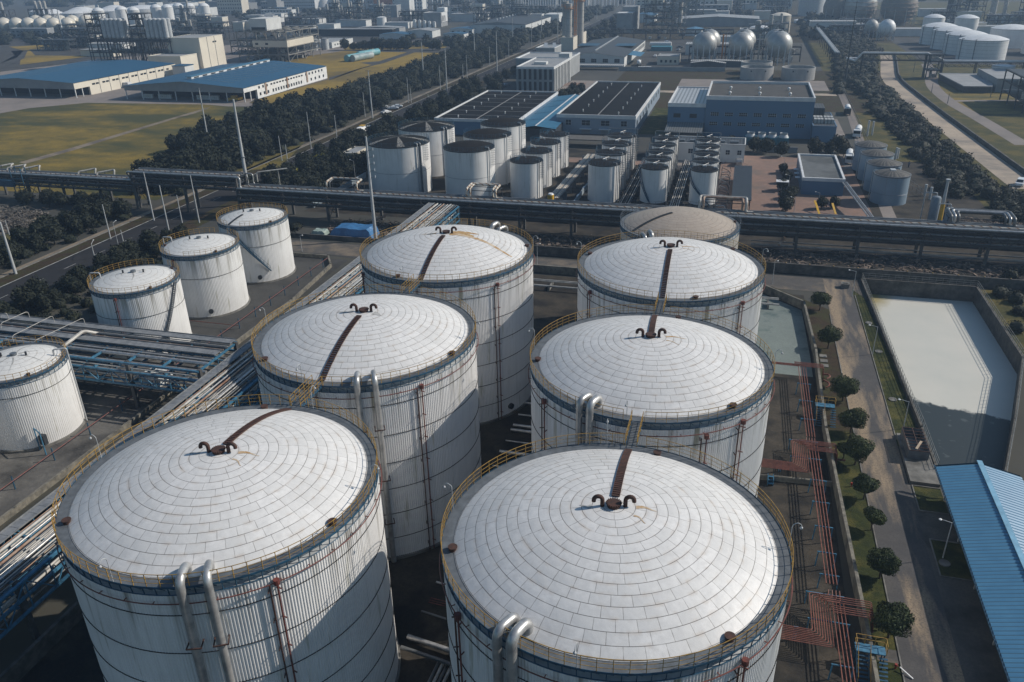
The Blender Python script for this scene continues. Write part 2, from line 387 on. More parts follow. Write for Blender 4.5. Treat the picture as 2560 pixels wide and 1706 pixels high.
# rust spill lying on the roof of the far left tank
def stain(parent, a, r0, r1, w0, w1, m, Ri=BRI, H=BH, rise=BRS, seed=1):
    rg = random.Random(seed); mb = MB(); n = 26; L = []; Rr = []
    for j in range(n+1):
        t = j/n; r = r0+(r1-r0)*t; w = (w0+(w1-w0)*t)*(0.75+.5*rg.random()); dz = H+.034+dome_z(r, Ri, rise)+.012; aa = a+3*sin(t*5)
        L.append(P3(aa+math.degrees(w/2/max(r, .5)), r, dz)); Rr.append(P3(aa-math.degrees(w/2/max(r, .5)), r, dz))
    for j in range(n): mb.poly([L[j], Rr[j], Rr[j+1], L[j+1]])
    mb.build('rust_stain', m, None).parent = parent
M_stain2 = mat('orange rust stain', (.30, .15, .04), .8, c2=(.42, .30, .15), scale=1.6, amt=(.4, .6))
M_stain = mat('yellow brown rust stain', (.34, .19, .06), .8, c2=(.50, .42, .32), scale=1.2, amt=(.35, .6))
stain(TE, 352, 1.1, 9.9, .8, .28, M_stain, seed=3); stain(TE, 22, 1.0, 4.4, 1.4, .2, M_stain2, seed=4); stain(TE, 6, 1.0, 3.9, 1.8, .4, M_stain2, seed=5); stain(TE, 195, 1.4, 3.4, .5, .1, M_stain, seed=6)
# gangways between neighbouring tanks
def gangway(x, y0, y1, z, label):
    t = thing('gangway', label, 'gangway', (x, y0, z), 'yellow railed gangways between tank roofs')
    mb = MB()
    n = max(3, int((y1-y0)/.25))
    for j in range(n): mb.box(x-.42, x+.42, y0+(y1-y0)*j/n, y0+(y1-y0)*(j+.72)/n, z, z+.05)
    mb.build('deck', M_walk, t); mb = MB()
    for sx in (-.45, .45): mb.bar((x+sx, y0-.4, z-.05), (x+sx, y1+.4, z-.05), .08, .16)
    mb.build('beam', M_blue, t)
    for sx in (-.48, .48):
        mb = MB()
        for hh in (.35, .7, 1.05): mb.bar((x+sx, y0-.15, z+hh), (x+sx, y1+.15, z+hh), .035)
        for j in range(6): yy = y0-.1+(y1-y0+.2)*j/5; mb.bar((x+sx, yy, z), (x+sx, yy, z+1.05), .05)
        mb.build('handrail', M_yel, t)
gangway(-6.0, 44.6+BR+.1, 72.1-BR-.1, BH-.04, 'gangway joining the nearest right tank to the tank behind it')
gangway(-6.6, 72.1+BR+.1, 99.6-BR-.1, BH-.04, 'gangway joining the middle right tank to the far right tank')
gangway(-36.3, 44.1+BR+.1, 71.7-BR-.1, BH-.04, 'yellow gangway joining the bottom left tank to the middle left tank')
gangway(-36.8, 71.7+BR+.1, 99.1-BR-.1, BH-.04, 'yellow gangway joining the middle left tank to the far left tank')
# tan roofed tank behind
big_tank('storage_tank', 'wide tank with a tan brown roof, half hidden behind the far right white tank', 'storage tank', (-7.6, 126.6, 0), 9.3, 8.75, 18.6, 2.0, 250, 0, m_dome=M_dome_b, stair=220, stair_r=(1.6, None), gaps=(), hatches=(15,), bands=(16.5, 13.5), spray=False, goose=False, npost=60, m_rail=M_grey, m_wall=wall_mat('grey tan cladding', (.42, .40, .37), 18, .5))
# four smaller tanks at the left
small = dict(Rw=6.7, Ri=6.1, H=11.8, rise=1.15, ribs=170, ln=0, m_dome=M_dome_s, m_wall=M_wall_s, spray=False, goose=False, npost=46, group='smaller white tanks left of the big ones')
S1 = big_tank('storage_tank', 'smaller white tank nearest in its row of three, streaks under its rim', 'storage tank', (-91.8, 101.3, 0), hatches=(330, 60), risers=((282, 11),), gaps=((90, 6),), lamps=(), bands=(7.6,), mh=(), **small)
S2 = big_tank('storage_tank', 'smaller white tank in the middle of its row of three beside the dark road', 'storage tank', (-91.8, 118.9, 0), hatches=(330, 200), risers=((262, 11),), gaps=((270, 6), (90, 6)), bands=(7.6,), mh=(305,), **small)
S3 = big_tank('storage_tank', 'smaller white tank farthest in its row, blue stair winding down its side', 'storage tank', (-91.8, 136.4, 0), stair=255, stair_r=(2.4, None), hatches=(335,), gaps=((270, 6),), bands=(7.6,), mh=(300,), **small)
small2 = dict(small); small2.update(Rw=6.0, Ri=5.4, H=10.3, rise=1.05, ribs=150)
S0 = big_tank('storage_tank', 'smaller white tank cut by the left edge, grey streaks starring its roof', 'storage tank', (-89.6, 74.4, 0), stair=215, stair_r=(1.6, None), hatches=(330,), bands=(8.0,), **small2)
SM = big_tank('storage_tank', 'sliver of a white tank at the left edge, below the other smaller white tanks', 'storage tank', (-90.0, 59.0, 0), bands=(8.0,), **small2)
for t, r in ((S1, 1.2), (S2, 1.1), (S3, 1.1), (S0, 1.0)):
    H_ = 11.8 if t is not S0 else 10.3; rs = 1.15 if t is not S0 else 1.05
    mb = MB().cyl((0, 0), .42, H_+rs, H_+rs+.35, 14); mb.build('vent_cap', M_grey, None, True).parent = t
    for sg in (-1, 1): p = P3(20, 1.6*sg, 0); MB().cyl((p.x, p.y), .14, H_+rs-.15, H_+rs+.45, 10).build('nozzle', M_dark, None, True).parent = t
def streaks(parent, Ri, H, rise, n, seed):
    rg = random.Random(seed)
    for j in range(n):
        stain(parent, 200+j*320/n+rg.random()*10, .6, 2.6+rg.random()*1.8, .25, .08, M_grime, Ri, H, rise, seed+j)
M_grime = mat('dark grime streak', (.22, .22, .21), .8, c2=(.45, .45, .44), scale=1.5)
for _t, _s in ((TA, 1), (TB, 2), (TD, 3), (TF, 4)):
    stain(_t, 6+_s*3, 1.5, 2.6+_s*.3, .35, .05, M_stain, seed=80+_s); stain(_t, 188+_s*4, 1.5, 2.3, .4, .1, M_grime, seed=90+_s); stain(_t, 330+_s*5, 1.6, 2.4+.2*_s, .18, .04, M_stain, seed=100+_s)
streaks(S0, 5.4, 10.3, 1.05, 6, 20); streaks(S1, 6.1, 11.8, 1.15, 3, 40); streaks(TC, BRI, BH, BRS, 0, 60)
stain(TC, 192, 1.2, 3.0, .7, .1, M_grime, seed=71); stain(TC, 350, 1.2, 2.2, .8, .3, M_grime, seed=72)
t_ = thing('sampling_frame', 'blue pipe frame with a dark box at the foot of the starred roof tank', 'frame', (-84.5, 71, 0)); MB().bar((-84.9, 70, 0), (-84.9, 70, 3.4), .12).bar((-83.2, 69.2, 0), (-83.2, 69.2, 3.4), .12).bar((-84.9, 70, 3.4), (-83.2, 69.2, 3.4), .12).build('frame', M_blue_l, t_); MB().box(-84.7, -83.9, 70.1, 70.7, .8, 2.2).build('control_box', M_dark, t_)
# stairs winding round small tanks
def wind_stair(parent, Rw, H, a0, a1, z0, z1, m=M_blue, n=40, w=.75):
    mb = MB(); rb = MB()
    for j in range(n):
        t = j/(n-1); a = a0+(a1-a0)*t; z = z1+(z0-z1)*t; mb.bar(P3(a, Rw+.08, z), P3(a, Rw+w, z), .26, .05)
        if j:
            ap = a0+(a1-a0)*(j-1)/(n-1); zp = z1+(z0-z1)*(j-1)/(n-1)
            for rr in (Rw+.08, Rw+w): mb.bar(P3(ap, rr, zp), P3(a, rr, z), .05, .22)
            for hh in (.5, 1.0): rb.bar(P3(ap, Rw+w, zp+hh), P3(a, Rw+w, z+hh), .04)
        if j % 3 == 0: rb.bar(P3(a, Rw+w, z), P3(a, Rw+w, z+1.0), .04)
    o = mb.build('winding_stair', m, None); o.parent = parent
    rb.build('handrail', m, None).parent = o
wind_stair(S3, 6.75, 11.8, 262, 318, 2.6, 11.6); 
wind_stair(S1, 6.75, 11.8, 5, -38, 1.0, 11.6, M_grey, 40, .5)
# pipe hoops on the small tanks
for t, a in ((S1, 196), (S2, 186), (S0, 30)):
    hh = 11.8 if t is not S0 else 10.3; rw = 6.75 if t is not S0 else 6.05
    MB().tube(fillet([P3(a, rw+.35, .2), P3(a, rw+.35, hh+1.2), P3(a, rw-1.3, hh+1.2), P3(a, rw-1.3, hh)], .3, 3), .11, 8).build('vapour_pipe', M_lamp, None, True).parent = t
# ---------------------------------------------------------------- ground surfaces
M_ground = mat('bare ground', (.052, .050, .042), .95, c2=(.030, .031, .027), scale=.05, world_co=True, c3=(.062, .058, .038), scale3=.008)
g = MB(); g.poly([(-4000, -300, 0), (4000, -300, 0), (4000, 7000, 0), (-4000, 7000, 0)])
struct('ground', g, M_ground)
def gmat(name, c, c2, c3, s1=.8, s3=.12, amt3=(.45, .62), bump=.3, amt=(.35, .65), rough=.95, fine=6, finec=.75, sc3=None):
    m, nt, b = new_mat(name); s = N(nt); co = s.pos()
    n1 = s.noise(co, s1, 6, .65); n3 = s.noise(co, s3, 5, .6, sc3); nf = s.noise(co, fine, 3, .7)
    col = s.mix(s.ramp(n1, *amt), c, c2); col = s.mix(s.ramp(n3, *amt3), col, c3)
    col = s.mix(s.math('MULTIPLY', s.ramp(nf, .45, .7), .7), col, tuple(v*finec for v in c2))
    s.l(col, b.inputs['Base Color']); b.inputs['Roughness'].default_value = rough; b.inputs['Specular IOR Level'].default_value = .2
    s.l(s.bump(s.math('ADD', n1, nf), bump, .1), b.inputs['Normal']); return m
M_field = gmat('autumn grass', (.235, .165, .032), (.125, .100, .028), (.052, .058, .024), .16, .03, (.42, .58), 1.0, fine=2.2, finec=.5, sc3=(.6, 1.4, 1))
M_field2 = gmat('dry yellow grass', (.27, .185, .032), (.20, .14, .03), (.12, .09, .032), .08, .02, (.45, .65), .6, fine=.8, finec=.7)
M_lawn = gmat('lawn', (0.042, 0.051, 0.012), (0.021, 0.029, 0.009), (0.096, 0.088, 0.024), 1.1, .30, (.46, .64), .8, fine=9, finec=.6)
M_lawn_b = gmat('brown verge', (0.056, 0.038, 0.021), (0.034, 0.024, 0.015), (0.045, 0.046, 0.017), .8, .3, (.45, .6), .8, fine=9, finec=.6)
M_aprn = gmat('worn apron concrete', (.115, .11, .10), (.085, .082, .078), (.045, .044, .043), .5, .16, (.5, .64), .15, fine=4, finec=.85)
M_road = gmat('grey road concrete', (0.098, 0.092, 0.085), (0.072, 0.068, 0.065), (0.187, 0.153, 0.115), .5, .16, (.46, .62), .12, fine=5, finec=.85)
M_asph = gmat('asphalt', (0.026, 0.026, 0.029), (0.019, 0.020, 0.022), (0.036, 0.034, 0.034), .4, .08, (.5, .7), .1, fine=7, finec=.9)
M_yard = gmat('pinkish yard concrete', (0.243, 0.211, 0.189), (0.198, 0.176, 0.162), (0.153, 0.140, 0.131), .15, .03, (.48, .66), .1, fine=1.5, finec=.9)
M_plaza = gmat('red brown paving', (.245, .160, .125), (.19, .13, .105), (.145, .12, .105), .4, .09, (.5, .68), .1, fine=2, finec=.9)
M_bund = gmat('stained bund floor', (0.064, 0.054, 0.042), (0.038, 0.034, 0.028), (0.017, 0.017, 0.017), .45, .16, (.44, .60), .2, fine=3, finec=.75)
M_teal = gmat('wet pale green floor', (0.183, 0.217, 0.204), (0.149, 0.178, 0.170), (0.072, 0.106, 0.106), .3, .14, (.52, .64), .08, fine=3, finec=.85)
M_rroad = gmat('dusty service road', (.42, .345, .265), (.34, .285, .225), (.19, .17, .15), .25, .06, (.46, .64), .2, fine=1.5, finec=.85)
M_dirt = gmat('pale dirt', (.25, .205, .15), (.18, .15, .115), (.11, .095, .08), .4, .12, (.46, .62), .5, fine=3, finec=.8)
M_graym = gmat('grey concrete apron', (0.071, 0.070, 0.068), (0.053, 0.053, 0.051), (0.034, 0.034, 0.034), .3, .1, (.5, .65), .1, fine=3, finec=.85)
M_pondw = MATS.get('x')
M_olive = gmat('olive verge', (0.072, 0.068, 0.019), (0.043, 0.044, 0.015), (0.111, 0.089, 0.025), .5, .12, (.45, .6), .8, fine=3, finec=.6)
def rect(name, x0, x1, y0, y1, z, m): return patch(name, [(x0, y0), (x1, y0), (x1, y1), (x0, y1)], z, m)
def pxpoly(name, pts, z, m): return patch(name, [G(p, z) for p in pts], z, m)
# fields on the left, beyond the trees
rect('grass_field', -420, -150, 180, 300, .02, M_field)
pxpoly('grass_field', [T(A0, 0, 785, .3655), T(A0, 200, 740, .3655), T(A0, 600, 703, .3655), T(A0, 1400, 715, .3655), T(A0, 1550, 728, .3655), T(A0, 1900, 745, .3655), T(A0, 2250, 800, .3655), (700, 420), (-60, 480), (-60, 300)], .05, M_field)
pxpoly('yard', [T(A0, -100, 795, .3655), T(A0, 200, 741, .3655), T(A0, 600, 704, .3655), T(A0, 1400, 716, .3655), T(A0, 1560, 729, .3655), T(B0, 1750, 1460), T(B0, 1050, 1415), T(B0, 1150, 1350), T(B0, 2150, 1080), (860, 135), (1010, 118), (1240, 118), (1240, 100), (800, 108), (640, 105), (0, 180), (-60, 185)], .08, M_yard)
pxpoly('grass_field', [T(B0, 1070, 1410), T(B0, 1250, 1340), T(B0, 2150, 1085), T(B0, 1480, 835), T(B0, 1900, 760), T(B0, 2353, 700), T(C0, 700, 715), T(C0, 1500, 730), T(C0, 1100, 890), T(C0, 650, 1030), T(C0, 0, 1250), T(B0, 2000, 1450)], .11, M_field2)
pxpoly('path', [T(C0, 0, 1010), T(C0, 380, 890), T(C0, 220, 860), T(C0, 480, 840), T(C0, 950, 690), T(C0, 1050, 690), T(C0, 560, 860), T(C0, 60, 985), T(B0, 2353, 1015), T(B0, 2150, 1100), T(B0, 2150, 1060)], .14, M_graym)
pxpoly('path', [T(B0, 540, 1460), T(B0, 460, 1500), T(B0, 280, 1564), T(A0, 1240, 800, .3655), T(A0, 500, 1030, .3655), T(A0, 180, 1120, .3655), T(A0, 130, 1112, .3655), T(A0, 480, 1015, .3655), T(A0, 1220, 795, .3655), T(B0, 430, 1490)], .09, M_dirt)
pxpoly('grass_field', [T(C0, 330, 600), T(C0, 1450, 600), T(C0, 1380, 660), T(C0, 0, 690), T(C0, 0, 600)], .16, M_field2)
pxpoly('grass_field', [T(A0, 120, 640), T(A0, 1000, 600), T(A0, 1050, 640), T(A0, 400, 680), T(A0, 480, 760), T(A0, 1250, 770), T(A0, 600, 850), T(A0, 270, 890), T(A0, 300, 690)], .12, M_field2)
pxpoly('road', [T(A0, 0, 870), T(A0, 230, 790), T(A0, 265, 750), T(A0, 150, 700), T(A0, 50, 690), T(A0, 0, 860-60), T(A0, -100, 900), T(A0, -100, 930), T(A0, 0, 950), T(A0, 330, 800), T(A0, 380, 690), T(A0, 330, 690)], .15, M_graym)
# main road with its verge, kerb and footpath
rect('road', -139.3, -129.5, 20, 1500, .03, M_asph)
rect('road', -139.45, -139.15, 20, 900, .036, mat('road marking', (.42, .42, .40), .7, c2=(.20, .20, .19), scale=.5, world_co=True))
mb = MB()
for k in range(70): y = 30+k*9; mb.poly([(-134.45, y, .036), (-134.3, y, .036), (-134.3, y+3.5, .036), (-134.45, y+3.5, .036)])
struct('road_marking', mb, MATS['road marking'])
rect('verge', -143.4, -139.5, 20, 700, .02, M_lawn_b)
mb = MB(); mb.box(-143.8, -143.4, 60, 169, 0, .14); mb.box(-143.8, -143.4, 180, 800, 0, .14); struct('kerb', mb, M_conc)
rect('footpath', -145.2, -143.8, 60, 800, .05, M_dirt)
rect('verge', -129.5, -124, 20, 500, .02, M_lawn_b)
# dirt lot at the far left
pxpoly('dirt_lot', [T(G0, -200, 690), T(G0, 200, 700), T(G0, 700, 780), T(G0, 560, 880), T(G0, 330, 940), T(G0, 0, 1020), T(G0, -200, 1060)], .03, M_dirt)
pxpoly('footpath', [T(G0, -150, 1230), T(G0, 0, 1170), T(G0, 550, 980), T(G0, 1000, 780), T(G0, 1110, 800), T(G0, 850, 910), T(G0, 500, 1090), T(G0, 0, 1270), T(G0, -150, 1330)], .05, M_dirt)
pxpoly('lawn', [T(G0, -150, 1200), T(G0, 0, 1150), T(G0, 560, 950), T(G0, 620, 900), T(G0, 500, 870), T(G0, 300, 920), T(G0, 0, 1060), T(G0, -150, 1100)], .04, M_field)
# tank farm floors
rect('bund_floor', -58.5, 14.6, 0, 147, .03, M_bund)
patch('wet_floor', [(4.0, 86.3), (14.4, 86.3), (14.3, 121), (13.9, 139.6), (7.4, 146), (2, 150), (2, 112)], .045, M_teal)
rect('bund_floor', 4.0, 14.6, 86.3, 114, .052, M_bund)
M_lfl = gmat('patchy pale bund floor', (0.145, 0.140, 0.128), (0.102, 0.098, 0.093), (0.034, 0.034, 0.034), .35, .09, (.44, .58), .2, fine=3, finec=.8)
rect('bund_floor', -110, -77.4, 98, 147, .03, M_graym)
rect('bund_floor', -110, -77.4, 0, 98, .035, M_lfl)
patch('road', [(-77, 20), (-68, 20), (-68, 135), (-74, 148), (-97, 150), (-97, 157), (24, 157), (24, 147.5), (18.6, 150), (-50, 150), (-58.5, 147), (-58.5, 20)][:8]+[(24, 150.5), (-66, 150.5), (-70, 140), (-72, 20)], .025, M_graym)
rect('road', -97, 25, 149.4, 156.6, .028, M_road)
# right hand strip: road, verges
M_road_s = gmat('tyre marked road', (0.092, 0.088, 0.086), (0.066, 0.065, 0.067), (0.29, 0.225, 0.155), .35, .22, (.45, .60), .12, fine=5, finec=.8, sc3=(1.3, .22, 1))
rect('road', 18.6, 23.6, 20, 156.6, .034, M_road_s)
rect('apron', 23.6, 60, 20, 88.6, .031, M_aprn)
patch('lawn', [(16.0, 20), (18.6, 20), (18.6, 141), (9.0, 150.3), (7.6, 149), (14.4, 141.2), (15.0, 121), (15.0, 97), (15.9, 66), (16.2, 20)], .038, M_lawn)
patch('brown_verge', [(15.1, 99), (18.55, 99), (18.55, 141), (9.0, 150.2), (7.8, 149), (14.5, 141.2), (15.1, 121)], .043, M_lawn_b)
patch('lawn', [(23.6, 97), (26.7, 97), (26.4, 123), (25.2, 148), (23.4, 152)], .038, M_lawn)
rect('path', 16.6, 18.6, 59.3, 60.9, .047, M_road)
mb = MB()
mb.box(18.48, 18.6, 20, 139, 0, .13); mb.box(23.6, 23.72, 98.5, 149, 0, .13); struct('kerb', mb, M_conc)
for (x0, x1, y0, y1) in ((24.2, 27.2, 72.4, 78.2), (24.0, 27.0, 83.4, 88.2)):
    rect('lawn', x0, x1, y0, y1, .04, M_lawn); mb = MB()
    for a in ((x0, x1, y0-.12, y0), (x0, x1, y1, y1+.12), (x0-.12, x0, y0-.12, y1+.12)): mb.box(*a, 0, .14)
    struct('kerb', mb, M_conc)
rect('lawn', 46.2, 80, 95, 157, .04, M_olive)
# strip between the wall and the rack
rect('dirt_strip', -60, 75, 157.9, 182, .03, M_dirt if False else M_bund)
rect('road', -60, 60, 159.2, 161.8, .036, M_graym)
# plant area beyond the rack
rect('plant_floor', -105, 60, 178.5, 262, .02, M_bund)
rect('plaza', -4, 33, 196, 262, .04, M_plaza)
rect('plaza', -70, -17, 243.5, 250, .05, M_plaza)
rect('road', 31.0, 35.5, 250, 330, .05, M_yard)
rect('road', -18, -12, 240, 330, .045, M_yard)
rect('grass_plot', -62, 70, 345, 470, .02, M_lawn_b)
rect('dirt_lot', -30, 38, 400, 432, .035, M_yard)
rect('dirt_track', -80, 40, 386, 392, .045, M_rroad)
rect('grass_plot', -34, -20, 290, 345, .03, M_lawn)
rect('yard', -62, 0, 478, 640, .04, M_graym)
rect('yard', -100, -75, 400, 412, .05, M_plaza)
rect('yard', -84, -64, 345, 420, .045, M_yard)
# right hand service road, curving, and its verge
def ribbon(name, pts, w, z, m):
    mb = MB(); pts = [Vector((p[0], p[1], 0)) for p in pts]; pts = fillet(pts, 25, 6); L = []
    for i, p in enumerate(pts):
        d = (pts[min(i+1, len(pts)-1)]-pts[max(i-1, 0)]).normalized(); n = Vector((-d.y, d.x, 0)); L.append((p+n*w/2, p-n*w/2))
    for a, b2 in zip(L, L[1:]): mb.poly([(a[0].x, a[0].y, z), (a[1].x, a[1].y, z), (b2[1].x, b2[1].y, z), (b2[0].x, b2[0].y, z)])
    return struct(name, mb, m)
rr = [((gz(L0, a, b)+gz(L0, c, d))/2)[:2] for a, b, c, d in ((920, 0, 1130, 0), (1560, 530, 1900, 560), (2240, 1000, 2500, 960))]
rr = [tuple(gz(L0, 2400, 1060)[:2]), rr[1], rr[0], tuple(gz(F0, 505, 1100)[:2]), tuple(gz(F0, 490, 830)[:2]), tuple(gz(F0, 480, 760)[:2])]
RROAD = rr
rect('scrub_ground', 40, 400, 180, 1100, .01, M_olive)
ribbon('service_road', rr, 7.6, .06, M_rroad)
ribbon('verge', [(x+9.5, y) for x, y in rr], 11.5, .03, M_olive)
wall_pts = [(x+4.6, y) for x, y in rr]
ribbon('path', [tuple(gz(F0, a, b)[:2]) for a, b in ((1020, 880), (1090, 1010), (1080, 1180), (1330, 1400), (1700, 1600), (2353, 1990))], 5.5, .07, M_yard)
ribbon('path', [tuple(gz(F0, a, b)[:2]) for a, b in ((1400, 1385), (1960, 1380), (2400, 1380))], 3.6, .065, M_yard)
rect('grass_plot', 84, 200, 350, 470, .05, M_field)
rect('bund_floor', 95, 200, 505, 660, .055, M_graym)
ribbon('ditch', [(36.5, 196), (38, 262), (41, 330), (43, 420)], 3.0, .04, M_yard)
# far ground
rect('far_grass', -120, 130, 620, 3000, .03, M_lawn_b)
rect('far_yard', -900, -330, 420, 1500, .05, M_graym)
rect('far_yard', -330, -190, 470, 660, .06, M_graym)

# ---------------------------------------------------------------- pond
def pond_mat():
    m, nt, b = new_mat('scum covered pond water'); s = N(nt); co = s.pos(); sp = s.n('SeparateXYZ'); s.l(co, sp.inputs[0])
    x, y = sp.outputs[0], sp.outputs[1]
    n1 = s.noise(co, .35, 5, .6); n2 = s.noise(co, .12, 4, .5); n3 = s.noise(co, 1.4, 4, .6, (1, .35, 1))
    edge = s.math('ADD', s.math('SUBTRACT', y, 113.6), s.math('ADD', s.math('MULTIPLY', s.math('SUBTRACT', n1, .5), 5.0), s.math('MULTIPLY', s.math('SUBTRACT', x, 34), .30)))
    foam = s.ramp(s.math('ADD', edge, s.math('MULTIPLY', s.math('SUBTRACT', s.noise(co, 2.2, 4, .7), .5), 2.0)), -.45, .35)
    scum = s.mix(s.ramp(n2, .35, .7), (.52, .51, .455), (.46, .465, .42)); 
    corner = s.math('SUBTRACT', 1.0, s.ramp(s.math('ADD', s.math('ADD', s.math('SUBTRACT', x, 27.3), s.math('MULTIPLY', s.math('SUBTRACT', 155.5, y), .42)), s.math('MULTIPLY', n1, 3.0)), 2.4, 6.0))
    scum = s.mix(corner, scum, (.26, .20, .045))
    pat = s.math('MULTIPLY', s.ramp(s.noise(co, .9, 3, .5), .64, .67), .35)
    dark = s.mix(pat, (.014, .022, .024), (.13, .15, .15))
    s.l(s.mix(foam, dark, scum), b.inputs['Base Color'])
    s.l(s.math('ADD', s.math('MULTIPLY', foam, .1), .5), b.inputs['Roughness'])
    s.l(s.bump(n3, .05, .05), b.inputs['Normal']); return m
PW = [(27.0, 101.9), (35.2, 93.2), (39.5, 106.9), (45.6, 127), (45.6, 157), (25.4, 157)]
PW = [(27.3, 90), (34.0, 90), (39.5, 106.9), (45.6, 127), (45.6, 157), (25.6, 157), (26.6, 123), (27.2, 101.9)]
tag(patch('pond_water', PW, -2.5, pond_mat()), kind='structure')
# cut the ground away over the pond: rebuild the flat sheets around it
def cut_rect(ob, hole):
    import bmesh
    bm = bmesh.new(); bm.from_mesh(ob.data); h = hole
    for i in range(len(h)):
        a, b2 = Vector((*h[i], 0)), Vector((*h[(i+1) % len(h)], 0)); n = Vector((b2.y-a.y, a.x-b2.x, 0)).normalized()
        bmesh.ops.bisect_plane(bm, geom=bm.verts[:]+bm.edges[:]+bm.faces[:], plane_co=a, plane_no=n)
    def inside(p):
        r = False
        for i in range(len(h)):
            x1, y1 = h[i]; x2, y2 = h[(i+1) % len(h)]
            if (y1 > p.y) != (y2 > p.y) and p.x < (x2-x1)*(p.y-y1)/(y2-y1)+x1: r = not r
        return r
    bmesh.ops.delete(bm, geom=[f for f in bm.faces if inside(f.calc_center_median())], context='FACES')
    bm.to_mesh(ob.data); bm.free()
for ob in [o for o in COL.objects if o.get('kind') == 'structure' and o.name.split('.')[0] in ('ground', 'apron', 'lawn', 'road') and o.type == 'MESH']:
    bb = [ob.matrix_world @ Vector(c) for c in ob.bound_box]
    if min(c.x for c in bb) < 46 and max(c.x for c in bb) > 27 and min(c.y for c in bb) < 157 and max(c.y for c in bb) > 90: cut_rect(ob, PW)
def wall_run(name, label, pts, th, z0, z1, m, cat='wall', parts=None):
    mb = MB()
    for a, b2 in zip(pts, pts[1:]):
        a, b2 = Vector((*a, 0)), Vector((*b2, 0)); d = (b2-a).normalized()*th/2; mb.bar((a.x-d.x, a.y-d.y, (z0+z1)/2), (b2.x+d.x, b2.y+d.y, (z0+z1)/2), th, z1-z0)
    o = mb.build(name, m, None); return tag(o, label, cat)
M_pwall = mat('pond wall concrete', (.11, .105, .095), .9, c2=(.05, .048, .044), scale=1.1, world_co=True, c3=(.035, .035, .032), scale3=.4)
wall_run('pond_wall', 'concrete wall round the milky green pond, white railing on top', PW+[PW[0]], .35, -2.6, .55, M_pwall)
def rail_run(pts, z, h, m, sp=1.5, rails=(1, .6, .25), w=.045):
    mb = MB()
    for a, b2 in zip(pts, pts[1:]):
        a, b2 = Vector((*a, z)), Vector((*b2, z)); n = max(1, round((b2-a).length/sp))
        for k in range(n+1): p = a.lerp(b2, k/n); mb.bar(p, p+Vector((0, 0, h)), w*1.2)
        for r in rails: mb.bar(a+Vector((0, 0, h*r)), b2+Vector((0, 0, h*r)), w)
    return mb
M_railw = mat('weathered grey rail', (.22, .23, .22), .6, c2=(.12, .125, .12), scale=2)
o = rail_run([(26.6, 119), (25.6, 157), (45.6, 157), (45.6, 127), (39.5, 106.9), (34, 90)], .55, 1.1, M_railw, 1.2, w=.042).build('pond_railing', M_railw); tag(o, 'grey railing along the far and right edges of the milky pond', 'railing')
o = rail_run([(27.3, 92), (27.2, 101.9), (26.6, 118.4)], .55, 1.1, M_railw, 1.2, w=.042).build('pond_railing', M_railw); tag(o, 'grey railing on the left pond wall near the rusty open bin', 'railing')
# bund walls
M_bw = mat('bund wall concrete', (.20, .185, .15), .9, c2=(.10, .095, .08), scale=1.5, world_co=True, c3=(.05, .05, .046), scale3=.6)
wall_run('bund_wall', 'long concrete bund wall between the orange pipes and the tree strip', [(16.2, 20), (15.85, 60), (14.75, 97), (14.95, 121), (14.15, 140.3), (7.4, 147.0), (-20, 148.4), (-52, 148.4)], .34, 0, 1.6, M_bw)
wall_run('bund_wall', 'low concrete cross wall under the orange pipes with a blue step', [(6.0, 85.4), (14.6, 85.9)], .28, 0, .7, M_bw)
wall_run('bund_wall', 'low concrete kerb wall round the three smaller white tanks', [(-77.3, 20), (-77.3, 123), (-79.0, 142.2), (-82.0, 146.9), (-110, 146.9)], .35, 0, .8, M_bw)
wall_run('retaining_wall', 'dark retaining wall with yellow knobs running along under the big pipe rack', [(-48, 158.9), (70, 158.1)], .3, 0, 2.0, M_pwall)
wall_run('retaining_wall', 'low concrete wall behind the blue tarpaulin heap', [(-98, 158.8), (-52, 158.8)], .3, 0, 1.0, M_pwall)
wall_run('retaining_wall', 'concrete wall under the blue pipe rack at the bottom left corner', [(-57.5, 20), (-57.5, 62)], .35, 0, 1.9, M_pwall)
for k in range(18):
    x = -6+k*4.4
    t = tag(MB().ball((x, 158.45-.0068*(x+48)+.05+.4, 2.12), .14, 8, 6, .8).build('wall_knob', M_yel, None, True), 'small yellow knob on top of the dark retaining wall', 'knob', 'yellow knobs on the retaining wall')
wall_run('boundary_wall', 'concrete wall in shadow behind the columns of the big pipe rack', [(-96, 182.5), (70, 182.5)], .3, 0, 2.2, M_pwall)

